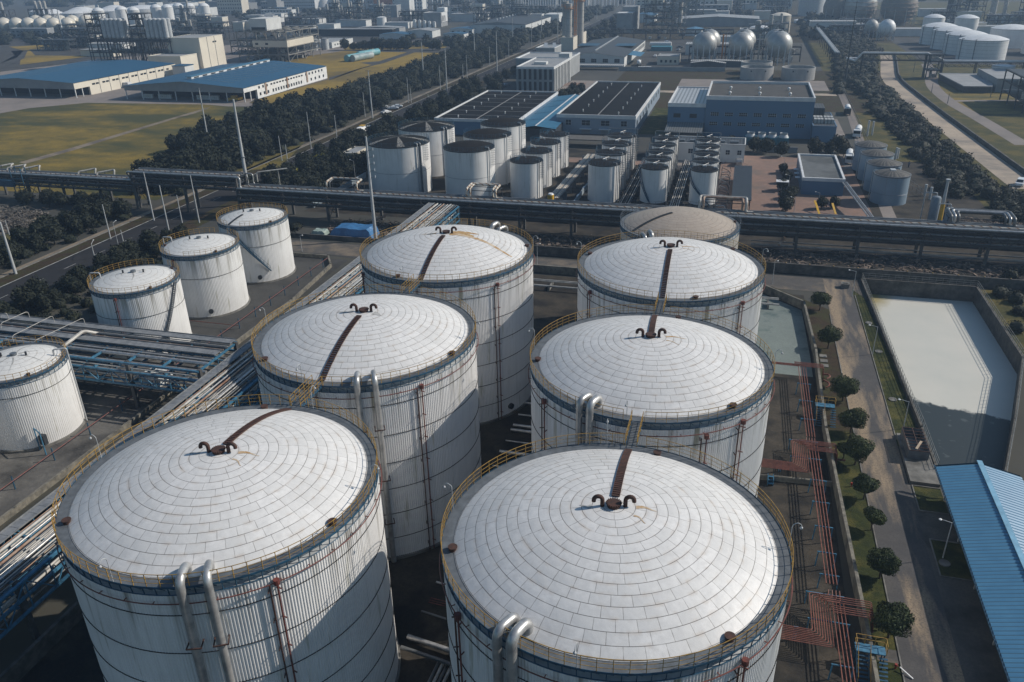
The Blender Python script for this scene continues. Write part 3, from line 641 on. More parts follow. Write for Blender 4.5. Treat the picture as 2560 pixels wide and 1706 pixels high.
# ---------------------------------------------------------------- orange fire-water pipes on blue stands
M_or = mat('salmon orange pipe paint', (.22, .075, .048), .6, c2=(.12, .042, .03), scale=2)
ZP = 2.0
trunk = thing('pipe_rack', 'four salmon orange pipes running towards the viewer beside the bund wall', 'pipe rack', (13, 70, 0))
def pr(pts, par, r=.05, m=None, n=6): return MB().tube(fillet(pts, .25, 3), r, n).build('pipe', m or M_or, par, True)
for k in range(4):
    x = k*.33
    pr([(11.95+x, 113.4, ZP), (12.1+x, 93.4, ZP)], trunk)
    pr([(12.25+x, 91.4, ZP), (12.5+x, 66.2, ZP)], trunk)
    pr([(12.85+x, 63.6, ZP), (13.2+x, 30, ZP)], trunk)
def fan(yb0, yt0, x0, xtank, ycr, xo, xi, label, n=9):
    t = thing('pipe_manifold', label, 'pipe manifold', (12, yb0, 0), 'folded bundles of orange pipes'); z = ZP-.32; sp = .215
    for k in range(n):
        x, yb = x0+sp*k, yb0-sp*k
        if k < 4: pts = [(xtank, yb, z), (x, yb, z), (x, yt0-.26*k, z), (x0+1.75+k*.33, yt0-.26*k, z), (x0+1.75+k*.33, yt0+.5, z+.28)]
        else: pts = [(xtank, yb, z), (x, yb, z), (x, ycr-.28*(k-4), z), (x, ycr-.28*(k-4), z+.5)]
        pr(pts, t)
    for k in range(8):
        y = ycr-k*.28-(.18 if k > 3 else 0); pr([(xi+.12*k, y, ZP+.2), (xo-.2, y, ZP+.2), (xo, y, ZP+.05), (xo, y, .6)], t)
    pr([(xo, ycr+.1, .7), (xo, ycr-2.3, .7)], t, .11); pr([(xo, ycr-1.0, .6), (xo+1.2, ycr-1.0, .6)], t, .12)
    for (xa, xb, y) in ((x0-.3, x0+3.2, yt0+.2), (x0-.3, x0+3.4, yb0+1.6), (x0-1.6, x0-1.2, yb0+.15)):
        mb = MB(); mb.bar((xa, y, z-.12), (xb, y, z-.12), .09); mb.bar((xa+.1, y, 0), (xa+.1, y, z-.1), .1); mb.bar((xb-.1, y, 0), (xb-.1, y, z-.1), .1); mb.build('stand', M_blue_l, t)
fan(87.4, 92.7, 10.3, 5.2, 92.1, 15.5, 11.3, 'upper folded bundle of orange pipes crossing the bund wall')
fan(59.9, 64.9, 10.9, 4.9, 64.3, 16.4, 12.0, 'lower folded bundle of orange pipes crossing the bund wall near the blue stair')
fan2 = thing('pipe_manifold', 'topmost orange pipe bundle crossing the bund wall beside the pale wet floor', 'pipe manifold', (12, 114, 0))
for k in range(4): pr([(5, 113.3+k*.2, ZP), (11.95+k*.33, 113.3+k*.2, ZP), (11.95+k*.33, 112.9, ZP)], fan2)
for k in range(5): pr([(11.4, 113.0+k*.3, ZP+.2), (15.5, 113.0+k*.3, ZP+.2), (15.6, 113.0+k*.3, .5)], fan2)
pr([(15.6, 114.4, .5), (16.5, 114.3, .6), (16.6, 113.4, .7), (16.1, 113.0, .5)], fan2, .12); pr([(15.6, 112.6, .5), (16.3, 111.6, .6), (16.3, 110.6, .6), (15.8, 110.4, .4)], fan2, .12)
for y, x0, x1 in [(y, 11.6, 13.4) for y in (108, 103, 98)]+[(y, 12.0, 13.8) for y in (84, 79.7, 75.3, 71, 67.6)]+[(y, 12.2, 14.0) for y in (56, 52, 47.6, 43)]:
    mb = MB(); mb.bar((x0, y, ZP-.12), (x1, y, ZP-.12), .1); mb.bar((x0, y, 0), (x0+.1, y, ZP-.1), .11); mb.bar((x1, y, 0), (x1, y, ZP-.1), .11); mb.build('stand', M_blue_l, trunk)
# blue stair platforms over the bund wall
def stile(x, y, label):
    t = thing('stair_platform', label, 'stair', (x, y, 0), 'blue stair platforms crossing the bund wall')
    MB().box(x-1.2, x+1.3, y, y+1.0, 1.75, 1.83).build('platform', M_blue_l, t)
    mb = MB()
    for sx, yy in ((-1.0, 0), (1.0, 0)):
        pass
    for k in range(8): mb.box(x-1.1, x-.1, y-.28*(k+1), y-.28*k-.06, 1.72-.21*(k+1), 1.76-.21*(k+1))
    mb.bar((x-1.1, y, 1.75), (x-1.1, y-2.3, .05), .06, .16); mb.bar((x-.1, y, 1.75), (x-.1, y-2.3, .05), .06, .16); mb.build('steps', M_blue, t)
    mb = MB()
    for k in range(8): mb.box(x+.75, x+1.45, y-.28*(k+1), y-.28*k-.06, 1.72-.21*(k+1), 1.76-.21*(k+1))
    mb.build('steps', M_blue, t)
    rail_run([(x-1.2, y), (x-1.2, y+1), (x+1.3, y+1), (x+1.3, y)], 1.83, 1.0, M_yel, .9, (1, .5)).build('handrail', M_yel, t)
    mb = MB()
    for xx in (x-1.1, x-.1): mb.bar((xx, y, 2.8), (xx, y-2.3, 1.05), .045); mb.bar((xx, y-1.15, .9), (xx, y-1.15, 1.95), .045); mb.bar((xx, y-2.3, 0), (xx, y-2.3, 1.05), .045)
    mb.build('handrail', M_yel, t)
    for a in ((x-1.1, y+.9), (x-1.1, y+.1), (x+1.2, y+.9), (x+1.2, y+.1)): MB().bar((*a, 0), (*a, 1.75), .09).build('leg', M_blue, t)
stile(15.6, 58.2, 'blue stair platform over the bund wall in the bottom right, yellow handrails')
stile(14.9, 102.0, 'blue stair platform over the bund wall near the middle trees')
t = tag(MB().box(7.4, 8.1, 84.6, 85.2, 0, .1).box(7.4, 7.46, 84.3, 85.6, 0, .9).box(8.04, 8.1, 84.3, 85.6, 0, .9).box(7.46, 8.04, 84.35, 84.55, .28, .32).box(7.46, 8.04, 84.65, 84.85, .56, .60).box(7.46, 8.04, 84.95, 85.25, .84, .88).build('step_ladder', M_blue_l), 'small blue step ladder by the low cross wall', 'step')
# hydrants, covers, bin
M_red = mat('red paint', (.28, .03, .02), .6)
def hydrant(x, y, label):
    t = thing('hydrant', label, 'hydrant', (x, y, 0), 'red hydrants on the lawn strip')
    MB().cyl((x, y), .08, 0, .5, 10).cyl((x, y), .12, .48, .58, 10).build('barrel', M_red, t, True)
    MB().tube([(x-.2, y, .36), (x+.2, y, .36)], .05, 8).build('outlet', M_red, t, True)
hydrant(17.0, 86.4, 'small red hydrant on the grass beside the fifth tree'); hydrant(18.0, 58.7, 'red hydrant at the bottom right by the white stake')
tag(MB().bar((18.3, 58.6, .4), (19.3, 57.8, .1), .09).build('stake', M_white), 'white stake leaning beside the red hydrant', 'stake')
tag(MB().box(21.6, 22.9, 152.2, 153.3, 0, .75).box(21.5, 23.0, 152.1, 153.4, .75, .9).box(21.9, 22.6, 152.5, 153.0, .9, 1.05).build('concrete_box', M_conc), 'grey concrete box at the bend of the road by the pond', 'box')
for i, (x, y) in enumerate(((24.6, 136.4), (24.8, 125.2), (24.7, 109.5), (24.9, 74.5))):
    tag(MB().cyl((x, y), .55, .03, .16, 20).build('manhole_cover', M_conc, None, True), ('round concrete cover near the far lamp on the pond verge', 'round concrete cover at the foot of the middle pond lamp', 'round concrete cover near the rusty bin', 'round concrete cover in the dark kerbed plot')[i], 'cover')
for i in range(3): tag(MB().box(15.7, 16.8, 117.7+i*1.7, 118.7+i*1.7, .04, .14).build('paving_slab', M_conc), 'concrete slab in the row by the second tree', 'slab', 'concrete slabs set in the brown verge')
# rusty open bin
t = thing('open_bin', 'open rusty framed steel bin beside the dark end of the pond', 'bin', (25.3, 96.4, 0))
x0, x1, y0, y1 = 24.15, 26.55, 93.7, 99.2
mb = MB()
for a in ((x0, x1, y0, y0+.08), (x0, x1, y1-.08, y1), (x0, x0+.08, y0+.08, y1-.08), (x1-.08, x1, y0+.08, y1-.08)): mb.box(*a, .15, 1.6)
mb.build('side_panels', M_grey, t)
MB().box(x0+.08, x1-.08, y0+.08, y1-.08, .15, .25).build('floor', M_black, t)
mb = MB()
for k in range(8): yy = y0+(y1-y0)*k/7; mb.bar((x0, yy, 1.64), (x1, yy, 1.64), .07)
for xx in (x0, (x0+x1)/2, x1): mb.bar((xx, y0, 1.69), (xx, y1, 1.69), .07)
mb.build('top_frame', M_rust, t)
MB().bar((25.0, 93.9, 1.78), (25.9, 95.9, 1.78), .28, .05).build('plank', mat('pale wood', (.42, .33, .24), .8), t)
tag(MB().box(23.75, 27.0, 88.6, 99.6, 0, .45).build('bin_plinth', M_conc), 'concrete plinth under the rusty open bin', 'plinth')
# ---------------------------------------------------------------- blue shed at the right
def corr_mat(name, c, pitch, axis, c2=None, depth=.5, rough=.45, metal=0.0):
    m, nt, b = new_mat(name); s = N(nt); co = s.objco(); sp = s.n('SeparateXYZ'); s.l(co, sp.inputs[0])
    w = s.math('FRACT', s.math('DIVIDE', sp.outputs[axis], pitch)); tri = s.math('ABSOLUTE', s.math('SUBTRACT', w, .5))
    line = s.ramp(tri, .24, .38); n1 = s.noise(co, .5, 4)
    col = s.mix(s.ramp(n1, .3, .7), c, c2 or tuple(v*.8 for v in c)); col = s.mix(s.math('MULTIPLY', line, .9), col, tuple(v*.38 for v in c))  # dark rib lines painted into the colour to strengthen weak rib shading
    s.l(col, b.inputs['Base Color']); b.inputs['Roughness'].default_value = rough; b.inputs['Metallic'].default_value = metal
    s.l(s.bump(line, depth, .06), b.inputs['Normal']); return m
M_shed = corr_mat('blue shed roofing', (.080, .235, .385), .52, 1, (.06, .19, .33), .6)
sh = thing('open_shed', 'open sided shed with a bright blue ribbed roof at the right edge', 'shed', (35, 50, 0))
XE, XR, XF, YF, YN = 25.85, 30.3, 34.75, 88.4, 22
for nm, (xa, za), (xb, zb) in (('roof', (XE, 3.2), (XR, 4.3)), ('roof', (XR, 4.3), (XF, 1.0))):
    zb = 4.3 if xb == XR else 3.2; mb = MB()
    n = int((YF-YN)/.52); prev = None
    for j in range(n*2+1):
        y = YN+j*.26; dz = .07 if j % 2 else 0
        if prev: mb.poly([(xa, prev[0], za+prev[1]), (xb, prev[0], zb+prev[1]), (xb, y, zb+dz), (xa, y, za+dz)])
        prev = (y, dz)
    mb.build(nm, M_shed, sh)
MB().bar((XR, YN, 4.42), (XR, YF+.1, 4.42), .55, .08).build('ridge_cap', mat('ridge flashing', (.20, .40, .55), .4), sh)
MB().bar((XE-.05, YN, 3.1), (XE-.05, YF, 3.1), .12, .16).build('gutter', M_blue, sh)
MB().poly([(XE, YF, 2.6), (XR, YF, 3.7), (XF, YF, 2.6), (XF, YF, 3.15), (XR, YF, 4.25), (XE, YF, 3.15)]).build('gable', M_blue, sh)
for k in range(9):
    y = 86-k*7.4; MB().bar((27.0, y, 0), (27.0, y, 3.2), .16).build('post', M_lamp, sh); MB().bar((33.6, y, 0), (33.6, y, 3.2), .16).build('post', M_lamp, sh); MB().bar((27.0, y, 3.0), (33.6, y, 3.0), .14).build('rafter', M_lamp, sh)
MB().box(27.9, 33, 24, 86, 0, 1.2).build('stacked_goods', M_dark, sh)
# ---------------------------------------------------------------- lamp posts
def lamp_post(loc, h, arm, az, label, group='thin street lamps', m=None, name='street_lamp', base=.055):
    m = m or M_lamp; t = thing(name, label, 'street lamp', (loc[0], loc[1], 0), group); x, y = loc[0], loc[1]; d = P3(az, 1, 0)
    MB().tube([(x, y, 0), (x, y, h)], [base*1.3, base*.7], 8).build('pole', m, t, True)
    MB().tube([(x, y, h-.03), (x+d.x*arm, y+d.y*arm, h+.15)], base*.6, 6).build('arm', m, t, True)
    MB().ball((x+d.x*(arm+.2), y+d.y*(arm+.2), h+.14), .17, 10, 6, .5).build('lamp_head', M_white, t, True); return t
lamp_post((23.1, 148.4), 4.9, 1.0, 175, 'white lamp post at the far end of the pond, arm over the road')
lamp_post((23.75, 124.0), 4.8, 1.0, 175, 'white lamp post on the verge beside the middle of the pond')
lamp_post((24.9, 101.5), 4.2, 1.0, 175, 'white lamp post beside the near dark end of the pond')
lamp_post((24.9, 75.4), 4.6, .9, 175, 'white lamp post in the dark plot by the blue shed')
lamp_post((9.1, 151.7), 4.6, .3, 0, 'thin white lamp post behind the far right big tank')
lamp_post((-89.9, 149.9), 3.6, .3, 20, 'short white lamp post on the left of the blue tarpaulin heap')
lamp_post((-37.4, 152.6), 4.4, .4, 30, 'short white lamp post in the gap between the two farthest big tanks')
# tarpaulin covered heaps
t = MB(); t.prism([(-88.4, 160.6), (-78.6, 160.6), (-78.0, 165.5), (-88.2, 165.5)], 0, 2.2); 
def tarp(name, x0, x1, y0, y1, h, label, m, seed):
    rg = random.Random(seed); nx, ny = 16, 10; mb = MB()
    for j in range(ny+1):
        for i in range(nx+1):
            u, v = i/nx, j/ny; e = min(u, 1-u, v*1.2, (1-v)*1.2); z = h*min(1, (e*9)**.5)*(.96+.04*sin(i*.8+seed))+rg.uniform(-.07, .07)
            mb.v.append((x0+(x1-x0)*u+rg.uniform(-.06, .06), y0+(y1-y0)*v+rg.uniform(-.06, .06), max(z, .02)))
    for j in range(ny):
        for i in range(nx): a = j*(nx+1)+i; mb.f.append((a, a+1, a+nx+2, a+nx+1))
    return tag(mb.build(name, m, None), label, 'tarpaulin')
tarp('tarpaulin', -88.6, -78.0, 160.2, 165.6, 2.3, 'long heap under a bright blue tarpaulin behind the left big tanks', mat('blue tarpaulin', (.045, .17, .36), .5, c2=(.03, .11, .25), scale=.8), 3)
tarp('tarpaulin', -93.4, -89.8, 160.4, 163.2, 1.2, 'small heap under a pale green sheet left of the blue tarpaulin', mat('pale green sheet', (.30, .36, .33), .5, c2=(.16, .22, .20), scale=1.2), 5)
tarp('tarpaulin', -85.0, -80.3, 88.6, 93.0, 1.2, 'low heap under a white sheet by the foot of the nearest small tank', mat('white sheet', (.55, .58, .58), .5, c2=(.35, .38, .40), scale=1.2), 6)
tag(ribbon('kerb_wall', wall_pts, .5, .0, M_pwall), kind=None) if False else None
wall_run('roadside_wall', 'low dark wall along the right side of the dusty service road', [tuple(p)[:2] for p in fillet([(x+4.4, y, 0) for x, y in rr], 25, 6)], .5, 0, 1.3, M_pwall)
# rubble and scrap (nobody could count it)
M_scrap = gmat('scrap', (.28, .22, .17), (.16, .12, .10), (.05, .05, .05), 1.2, .7, (.45, .6), .4, fine=6, finec=.6)
def rubble(name, regions, n, smin, smax, seed, m, label, z=.05, h=.5):
    rg = random.Random(seed); mb = MB()
    for (x0, x1, y0, y1, wgt) in regions:
        for k in range(int(n*wgt)):
            x, y = rg.uniform(x0, x1), rg.uniform(y0, y1); s_ = rg.uniform(smin, smax); a = Vector((rg.uniform(-1, 1), rg.uniform(-1, 1), rg.uniform(-.3, .3))).normalized()*s_
            zz = z+rg.random()**2*h
            if rg.random() < .35: mb.bar((x, y, zz), (x+a.x*3, y+a.y*3, zz+abs(a.z)), .12)
            else: mb.bar((x, y, zz), (x+a.x, y+a.y, zz+a.z), s_*rg.uniform(.3, .9), s_*rg.uniform(.1, .5))
    return tag(mb.build(name, m, None), kind='stuff')
rubble('scrap', [(-92, -60, 163, 173, 1), (-60, -8, 163, 172, .8), (5, 62, 162.5, 171.5, 1.2), (10, 55, 160.5, 162, .15)], 520, .2, .9, 5, M_scrap, '')
M_rub = gmat('rubble', (.13, .115, .10), (.08, .075, .07), (.20, .18, .16), 1.5, .5, (.5, .65), .4, fine=6, finec=.6)
rubble('rubble', [(-183, -170, 150, 163, 1), (-172, -164, 148, 155, .3)], 900, .2, .8, 6, M_rub, '', .1, 1.6)
rubble('rubble', [(48, 66, 196, 204, 1)], 500, .2, .6, 8, M_scrap, '', .05, .4)
# ---------------------------------------------------------------- trees
def leaf_mat(name, c, c2, c3):
    m, nt, b = new_mat(name); s = N(nt); ge = s.n('NewGeometry'); co = s.objco()
    col = s.mix(ge.outputs['Random Per Island'], c, c2); col = s.mix(s.ramp(s.noise(co, .9, 3), .45, .65), col, c3)
    s.l(col, b.inputs['Base Color']); b.inputs['Roughness'].default_value = .75; b.inputs['Specular IOR Level'].default_value = .25; return m
M_leaf = leaf_mat('round tree leaves', (.032, .050, .018), (.010, .018, .008), (.055, .070, .022))
M_leaf_d = leaf_mat('dark belt leaves', (.013, .018, .011), (.005, .008, .006), (.024, .028, .014))
M_leaf_b = leaf_mat('brown scrub leaves', (.034, .031, .022), (.012, .015, .011), (.020, .028, .013))
M_leaf_y = leaf_mat('yellow leaves', (.34, .30, .03), (.16, .17, .03), (.24, .22, .03))
M_bark = mat('bark', (.06, .048, .038), .9)
def crown_mb(rx, rz, cz, n, leaf, seed, mb=None, cx=0, cy=0, core=True, lump=.30):
    rg = random.Random(seed); mb = mb or MB()
    ds = [Vector((rg.gauss(0, 1), rg.gauss(0, 1), rg.gauss(.1, .8))).normalized() for _ in range(11)]
    def L(d): return .78+lump*max(math.exp(-(1-d.dot(q))*7) for q in ds)
    if core:
        i0 = len(mb.v); nn, mm = 12, 8
        for k in range(mm+1):
            for j in range(nn):
                t, p = 2*pi*j/nn, pi*k/mm; d = Vector((sin(p)*cos(t), sin(p)*sin(t), -cos(p))); l = L(d)*.76
                mb.v.append((cx+d.x*rx*l, cy+d.y*rx*l, cz+d.z*rz*l))
        for k in range(mm):
            for j in range(nn): mb.f.append((i0+k*nn+j, i0+k*nn+(j+1)%nn, i0+(k+1)*nn+(j+1)%nn, i0+(k+1)*nn+j))
    for _ in range(n):
        d = Vector((rg.gauss(0, 1), rg.gauss(0, 1), rg.gauss(0, 1))).normalized(); r = L(d)*rg.uniform(.80, 1.03)
        p = Vector((cx+d.x*rx*r, cy+d.y*rx*r, cz+d.z*rz*r))
        nrm = (d+Vector((rg.uniform(-1, 1), rg.uniform(-1, 1), rg.uniform(-1, 1)))*.9).normalized(); a = nrm.orthogonal().normalized(); a.rotate(Matrix.Rotation(rg.uniform(0, 6.28), 3, nrm)); b = nrm.cross(a)
        s_ = leaf*rg.uniform(.6, 1.35); mb.poly([p-a*s_, p-b*s_*.6, p+a*s_, p+b*s_*.6])
    return mb
def make_tree(name, label, cat, rx, rz, cz, n, leaf, seed, m, th, group=None, limbs=4):
    t = thing(name, label, cat, (0, 0, 0), group); crown_mb(rx, rz, cz, n, leaf, seed, lump=.42 if 'clipped' in name else .34).build('crown', m, t)
    rg = random.Random(seed); mb = MB().tube([(0, 0, 0), (.06, .03, th*.5), (0, .05, th+rz*.5)], [rx*.055+.04, rx*.045+.03, .03], 7)
    for k in range(limbs): a = rg.uniform(0, 6.28); mb.tube([(0, .03, th*.7), (cos(a)*rx*.5, sin(a)*rx*.5, th+rz*.35)], [.05, .02], 5)
    mb.build('trunk', M_bark, t); return t
# nine clipped trees in the lawn strip by the road
NT = [((16.9, 140.3), 1.55, 'round dark tree farthest along the lawn strip, nearest the road bend'), ((17.2, 124.7), 1.7, 'round dark tree second from the far end of the lawn strip'),
      ((17.9, 107.5), 1.75, 'round dark tree beside the blue stair platform near the pond bin side'), ((18.1, 98.8), 1.65, 'round dark tree just past the blue stair platform, towards the viewer'),
      ((17.9, 91.3), 1.75, 'large dark tree overlapping a small dark one opposite the rusty bin'), ((16.5, 91.9), .85, 'small dark tree tucked behind the large one opposite the rusty bin'),
      ((18.1, 84.1), 1.25, 'narrow round tree opposite the dark kerbed plot'), ((18.3, 78.4), 1.1, 'smallest thin stemmed round tree on the lawn strip'),
      ((18.2, 70.6), 1.35, 'neat round tree with a leaning thin trunk on the lawn strip'), ((17.9, 62.4), 1.6, 'broad dark tree nearest the blue stair platform at the bottom right')]
pr_t = None
for i, ((x, y), r, lab) in enumerate(NT):
    t = make_tree('clipped_tree', lab, 'tree', r*rnd.uniform(.98, 1.1), r*rnd.uniform(.74, .9), 1.15+r*.75, 3600 if y < 110 else 2600, .115, 100+i, M_leaf, 1.2, 'clipped round trees in the lawn strip'); t.location = (x, y, 0); t.rotation_euler = (0, 0, i*1.1)
# belt trees
PB = [tree_of(make_tree('belt_tree', '', 'tree', 3.3, 3.1, 3.7, 620, .42, 30+i, M_leaf_d, 2.0)) for i in range(4)]
used = [False]*4
def belt(pts, label, group, s0=1.0, s1=1.4, m=None):
    for (x, y) in pts:
        k = rnd.randrange(4); s_ = rnd.uniform(s0, s1); sc = (s_*rnd.uniform(.9, 1.12), s_*rnd.uniform(.9, 1.12), s_*rnd.uniform(.85, 1.1))
        if not used[k]:
            used[k] = True; r = PB[k][0]; r.location = (x, y, 0); r.rotation_euler = (0, 0, rnd.uniform(0, 6.28)); r.scale = sc; r['label'] = label; r['group'] = group
        else: dup(PB[k], (x, y, 0), rnd.uniform(0, 6.28), label, group, sc)
def grid(x0, x1, y0, y1, sx, sy, jit=.35, keep=1.0):
    out = []; ny = max(1, round((y1-y0)/sy)); nx = max(1, round((x1-x0)/sx))
    for j in range(ny):
        for i in range(nx):
            if rnd.random() > keep: continue
            out.append((x0+(i+.5+rnd.uniform(-jit, jit))*(x1-x0)/nx, y0+(j+.5+rnd.uniform(-jit, jit))*(y1-y0)/ny))
    return out
pts = grid(-183, -147, 228, 326, 6.5, 6.4, .35)
pts = [p for p in pts if not (-172 < p[0] < -160 and 292 < p[1] < 300) and not (-160 < p[0] and 312 < p[1] < 318)]
belt(pts, 'dark leafy tree in the belt between the yellow field and the road', 'trees of the belt beyond the pipe rack')
belt(grid(-163, -147, 186, 226, 6.2, 6.2), 'dark leafy tree right behind the raised part of the pipe rack', 'trees just behind the raised rack')
belt(grid(-156, -146.5, 84, 166, 5.4, 5.0, .3), 'dark tree in the row left of the road, near side of the rack', 'roadside trees on the near side of the pipe rack', .62, .85)
belt(grid(-184, -163, 166, 171, 6, 5, .3), 'dark tree in front of the left end of the pipe rack', 'trees in front of the left rack end', .6, .8)
belt(grid(-126.5, -118, 100, 152, 5.2, 5.0, .3, .9), 'dark bushy tree between the road and the smaller white tanks', 'trees between road and small tanks', .45, .72)
belt(grid(-127.5, -106, 186, 262, 6.0, 6.0, .35, .95), 'dark tree right of the road, left of the white tanks with black roofs', 'trees right of the road by the black roofed tanks', .72, 1.0)
belt(grid(-127.5, -108, 262, 385, 6.8, 7.4, .35, .85), 'dark tree between the road and the ribbed black roof', 'trees right of the road by the black roof', .75, 1.05)
belt([(-121.0, 395), (-119, 405), (-118, 417), (-117.5, 430)], 'dark tree beside the pale office block', 'trees by the office block', .7, .9)
belt([(-76, 357), (-74.5, 363), (-72.5, 370), (-75, 378), (-71, 377), (-73.5, 350)], 'dark tree in the gap between office block and black roofed hall', 'trees beside the black roofed hall', .6, .8)
belt([(-1.5, 272), (5.3, 268), (9.2, 266), (13.6, 262)], 'round dark tree in front of the long blue building', 'trees in front of the blue building', .55, .8)
belt([(23.6, 266), (27.8, 268), (30.6, 271), (32, 266)], 'round dark tree on the kerbed island by the blue corner', 'trees on the kerbed island', .6, .85)
belt([(13.4, 208), (14.8, 214), (12.9, 222), (14.0, 230), (13.6, 241), (21.5, 206), (24.5, 207), (13.0, 202)], 'dark bush tree round the small blue flat roofed house', 'trees round the small blue house', .42, .62)
t = make_tree('yellow_tree', 'small bright yellow leaved tree among the dark trees', 'tree', 2.0, 1.8, 3.3, 500, .35, 77, M_leaf_y, 2.0); p = gz(H0, 2060, 800); t.location = (p.x, p.y, 0)
t = make_tree('yellow_tree', 'dull yellow bush below the bright yellow tree', 'tree', 1.6, 1.2, 1.6, 300, .3, 78, M_leaf_y, 1.0); p = gz(H0, 1690, 880); t.location = (p.x, p.y, 0)
t = make_tree('orange_bush', 'ochre brown bush behind the farthest small white tank', 'bush', 2.6, 2.2, 1.8, 700, .3, 79, leaf_mat('ochre leaves', (.17, .10, .03), (.08, .055, .02), (.12, .075, .025)), .6); t.location = (-101.5, 144.5, 0)
# scrub on the right, woods and bushes that read as one mass
def mass(name, pts, r0, r1, hz, n, leaf, seed, m):
    rg = random.Random(seed); mb = MB()
    for (x, y) in pts: r = rg.uniform(r0, r1); crown_mb(r, r*hz*rg.uniform(.7, 1.2), r*hz*.45, n, leaf, rg.randrange(9999), mb, x, y)
    return tag(mb.build(name, m, None), kind='stuff')
def inpoly(p, h):
    r = False
    for i in range(len(h)):
        (x1, y1), (x2, y2) = h[i], h[(i+1) % len(h)]
        if (y1 > p[1]) != (y2 > p[1]) and p[0] < (x2-x1)*(p[1]-y1)/(y2-y1)+x1: r = not r
    return r
SC = [tuple(gz(*q)[:2]) for q in ((L0, 2250, 1340), (L0, 1900, 1180), (L0, 1330, 1180), (L0, 1000, 780), (L0, 480, 200), (F0, 30, 1200), (F0, -180, 1300), (F0, -250, 560), (F0, -600, 250), (F0, -180, 330), (F0, 380, 700), (F0, 400, 1130), (F0, 900, 1540), (L0, 1500, 530), (L0, 2160, 980), (L0, 2353, 1180))]
xs = [p[0] for p in SC]; ys = [p[1] for p in SC]
sp_ = [p for p in grid(min(xs), max(xs), min(ys), max(ys), 3.3, 3.3, .5) if inpoly(p, SC) and min((Vector(p)-(Vector(a).lerp(Vector(b), k/12))).length for a, b in zip(RROAD, RROAD[1:]) for k in range(13)) > 7.5]
mass('scrub', [p for p in sp_ if p[1] < 330], 1.1, 3.3, .75, 210, .33, 9, M_leaf_b)
mass('scrub', [p for p in sp_ if 330 <= p[1] < 700 and rnd.random() < .8], 2.2, 4.2, .7, 60, .5, 10, M_leaf_b)
mass('scrub', [tuple(gz(L0, a, b)[:2]) for a, b in [(2000+rnd.uniform(-60, 400), 1150+rnd.uniform(0, 380)) for _ in range(60)]], 1.2, 2.2, .8, 140, .25, 11, M_leaf_d)
mass('scrub', [(rnd.uniform(47.5, 62), rnd.uniform(138, 168)) for _ in range(34)]+[(rnd.uniform(50, 62), rnd.uniform(112, 140)) for _ in range(16)], .8, 1.9, .8, 150, .2, 12, M_leaf_d)
mass('scrub', [(rnd.uniform(-176, -162), rnd.uniform(172, 180)) for _ in range(20)]+[(rnd.uniform(-163, -157), rnd.uniform(156, 166)) for _ in range(22)], 1.0, 2.0, .7, 150, .25, 13, M_leaf_d)
mass('undergrowth', grid(-184, -146.5, 228, 326, 4.2, 4.2, .5)+grid(-163, -146.5, 184, 226, 3.6, 3.6, .5)+grid(-128, -107, 184, 262, 3.8, 3.8, .5)+grid(-127.5, -109, 262, 380, 4.4, 4.4, .5), 1.4, 2.6, .8, 60, .36, 15, M_leaf_d)
mass('undergrowth', grid(-157, -146, 84, 166, 3.2, 3.2, .5, .8)+grid(-128.5, -111, 60, 150, 3, 3, .5, .85)+grid(-104, -97, 150, 168, 3, 3, .5, .6), .9, 2.0, .85, 110, .24, 16, M_leaf_d)
mass('tree_belt', grid(-186, -147, 326, 560, 7.6, 7.6, .38), 3.2, 4.6, 1.0, 240, .5, 14, M_leaf_d)
# tufts on the fields
def tufts(name, poly, n, s0, s1, m, seed):
    rg = random.Random(seed); xs = [p[0] for p in poly]; ys = [p[1] for p in poly]; mb = MB(); k = 0
    while k < n:
        p = (rg.uniform(min(xs), max(xs)), rg.uniform(min(ys), max(ys)))
        if not inpoly(p, poly): continue
        k += 1; s_ = rg.uniform(s0, s1); a = rg.uniform(0, 6.28); h = s_*.55
        for j in range(3):
            aa = a+j*2.1; dx, dy = cos(aa)*s_, sin(aa)*s_
            mb.poly([(p[0]-dx, p[1]-dy, 0), (p[0]+dx, p[1]+dy, 0), (p[0]+dx*.4, p[1]+dy*.4, h), (p[0]-dx*.5, p[1]-dy*.5, h*.8)])
    return tag(mb.build(name, m, None), kind='stuff')
FP = [tuple(gz(A0, a, b, 0, .3655)[:2]) for a, b in ((0, 800), (600, 725), (1400, 730), (1900, 770), (1640, 880), (1200, 960), (900, 1110), (700, 1170), (0, 1160))]
# ---------------------------------------------------------------- pipe racks
M_rackd = mat('dark rack steel', (.030, .036, .043), .6, c2=(.018, .02, .024), scale=.8)
M_rackc = mat('dark concrete column', (.085, .085, .085), .85, c2=(.05, .05, .05), scale=1)
M_pipeg = mat('dull grey pipe', (.17, .18, .185), .45, .4, c2=(.09, .095, .10), scale=.5)
M_pipew = mat('off white pipe lagging', (.46, .45, .42), .5, c2=(.26, .25, .23), scale=.9)
def lag_mat():
    m, nt, b = new_mat('banded pipe lagging'); s = N(nt); co = s.pos(); sp = s.n('SeparateXYZ'); s.l(co, sp.inputs[0])
    q = s.math('FRACT', s.math('MULTIPLY', s.math('ADD', s.math('ADD', sp.outputs[0], sp.outputs[1]), sp.outputs[2]), .62)); l = s.math('GREATER_THAN', q, .72)
    c = s.mix(s.ramp(s.noise(co, .7, 3), .4, .6), (.50, .47, .41), (.38, .35, .30)); c = s.mix(l, c, (.23, .13, .07)); s.l(c, b.inputs['Base Color']); b.inputs['Roughness'].default_value = .5; return m
M_lag = lag_mat()
M_brown = mat('brown insulated pipe', (.20, .10, .06), .6, c2=(.34, .28, .22), scale=.6)
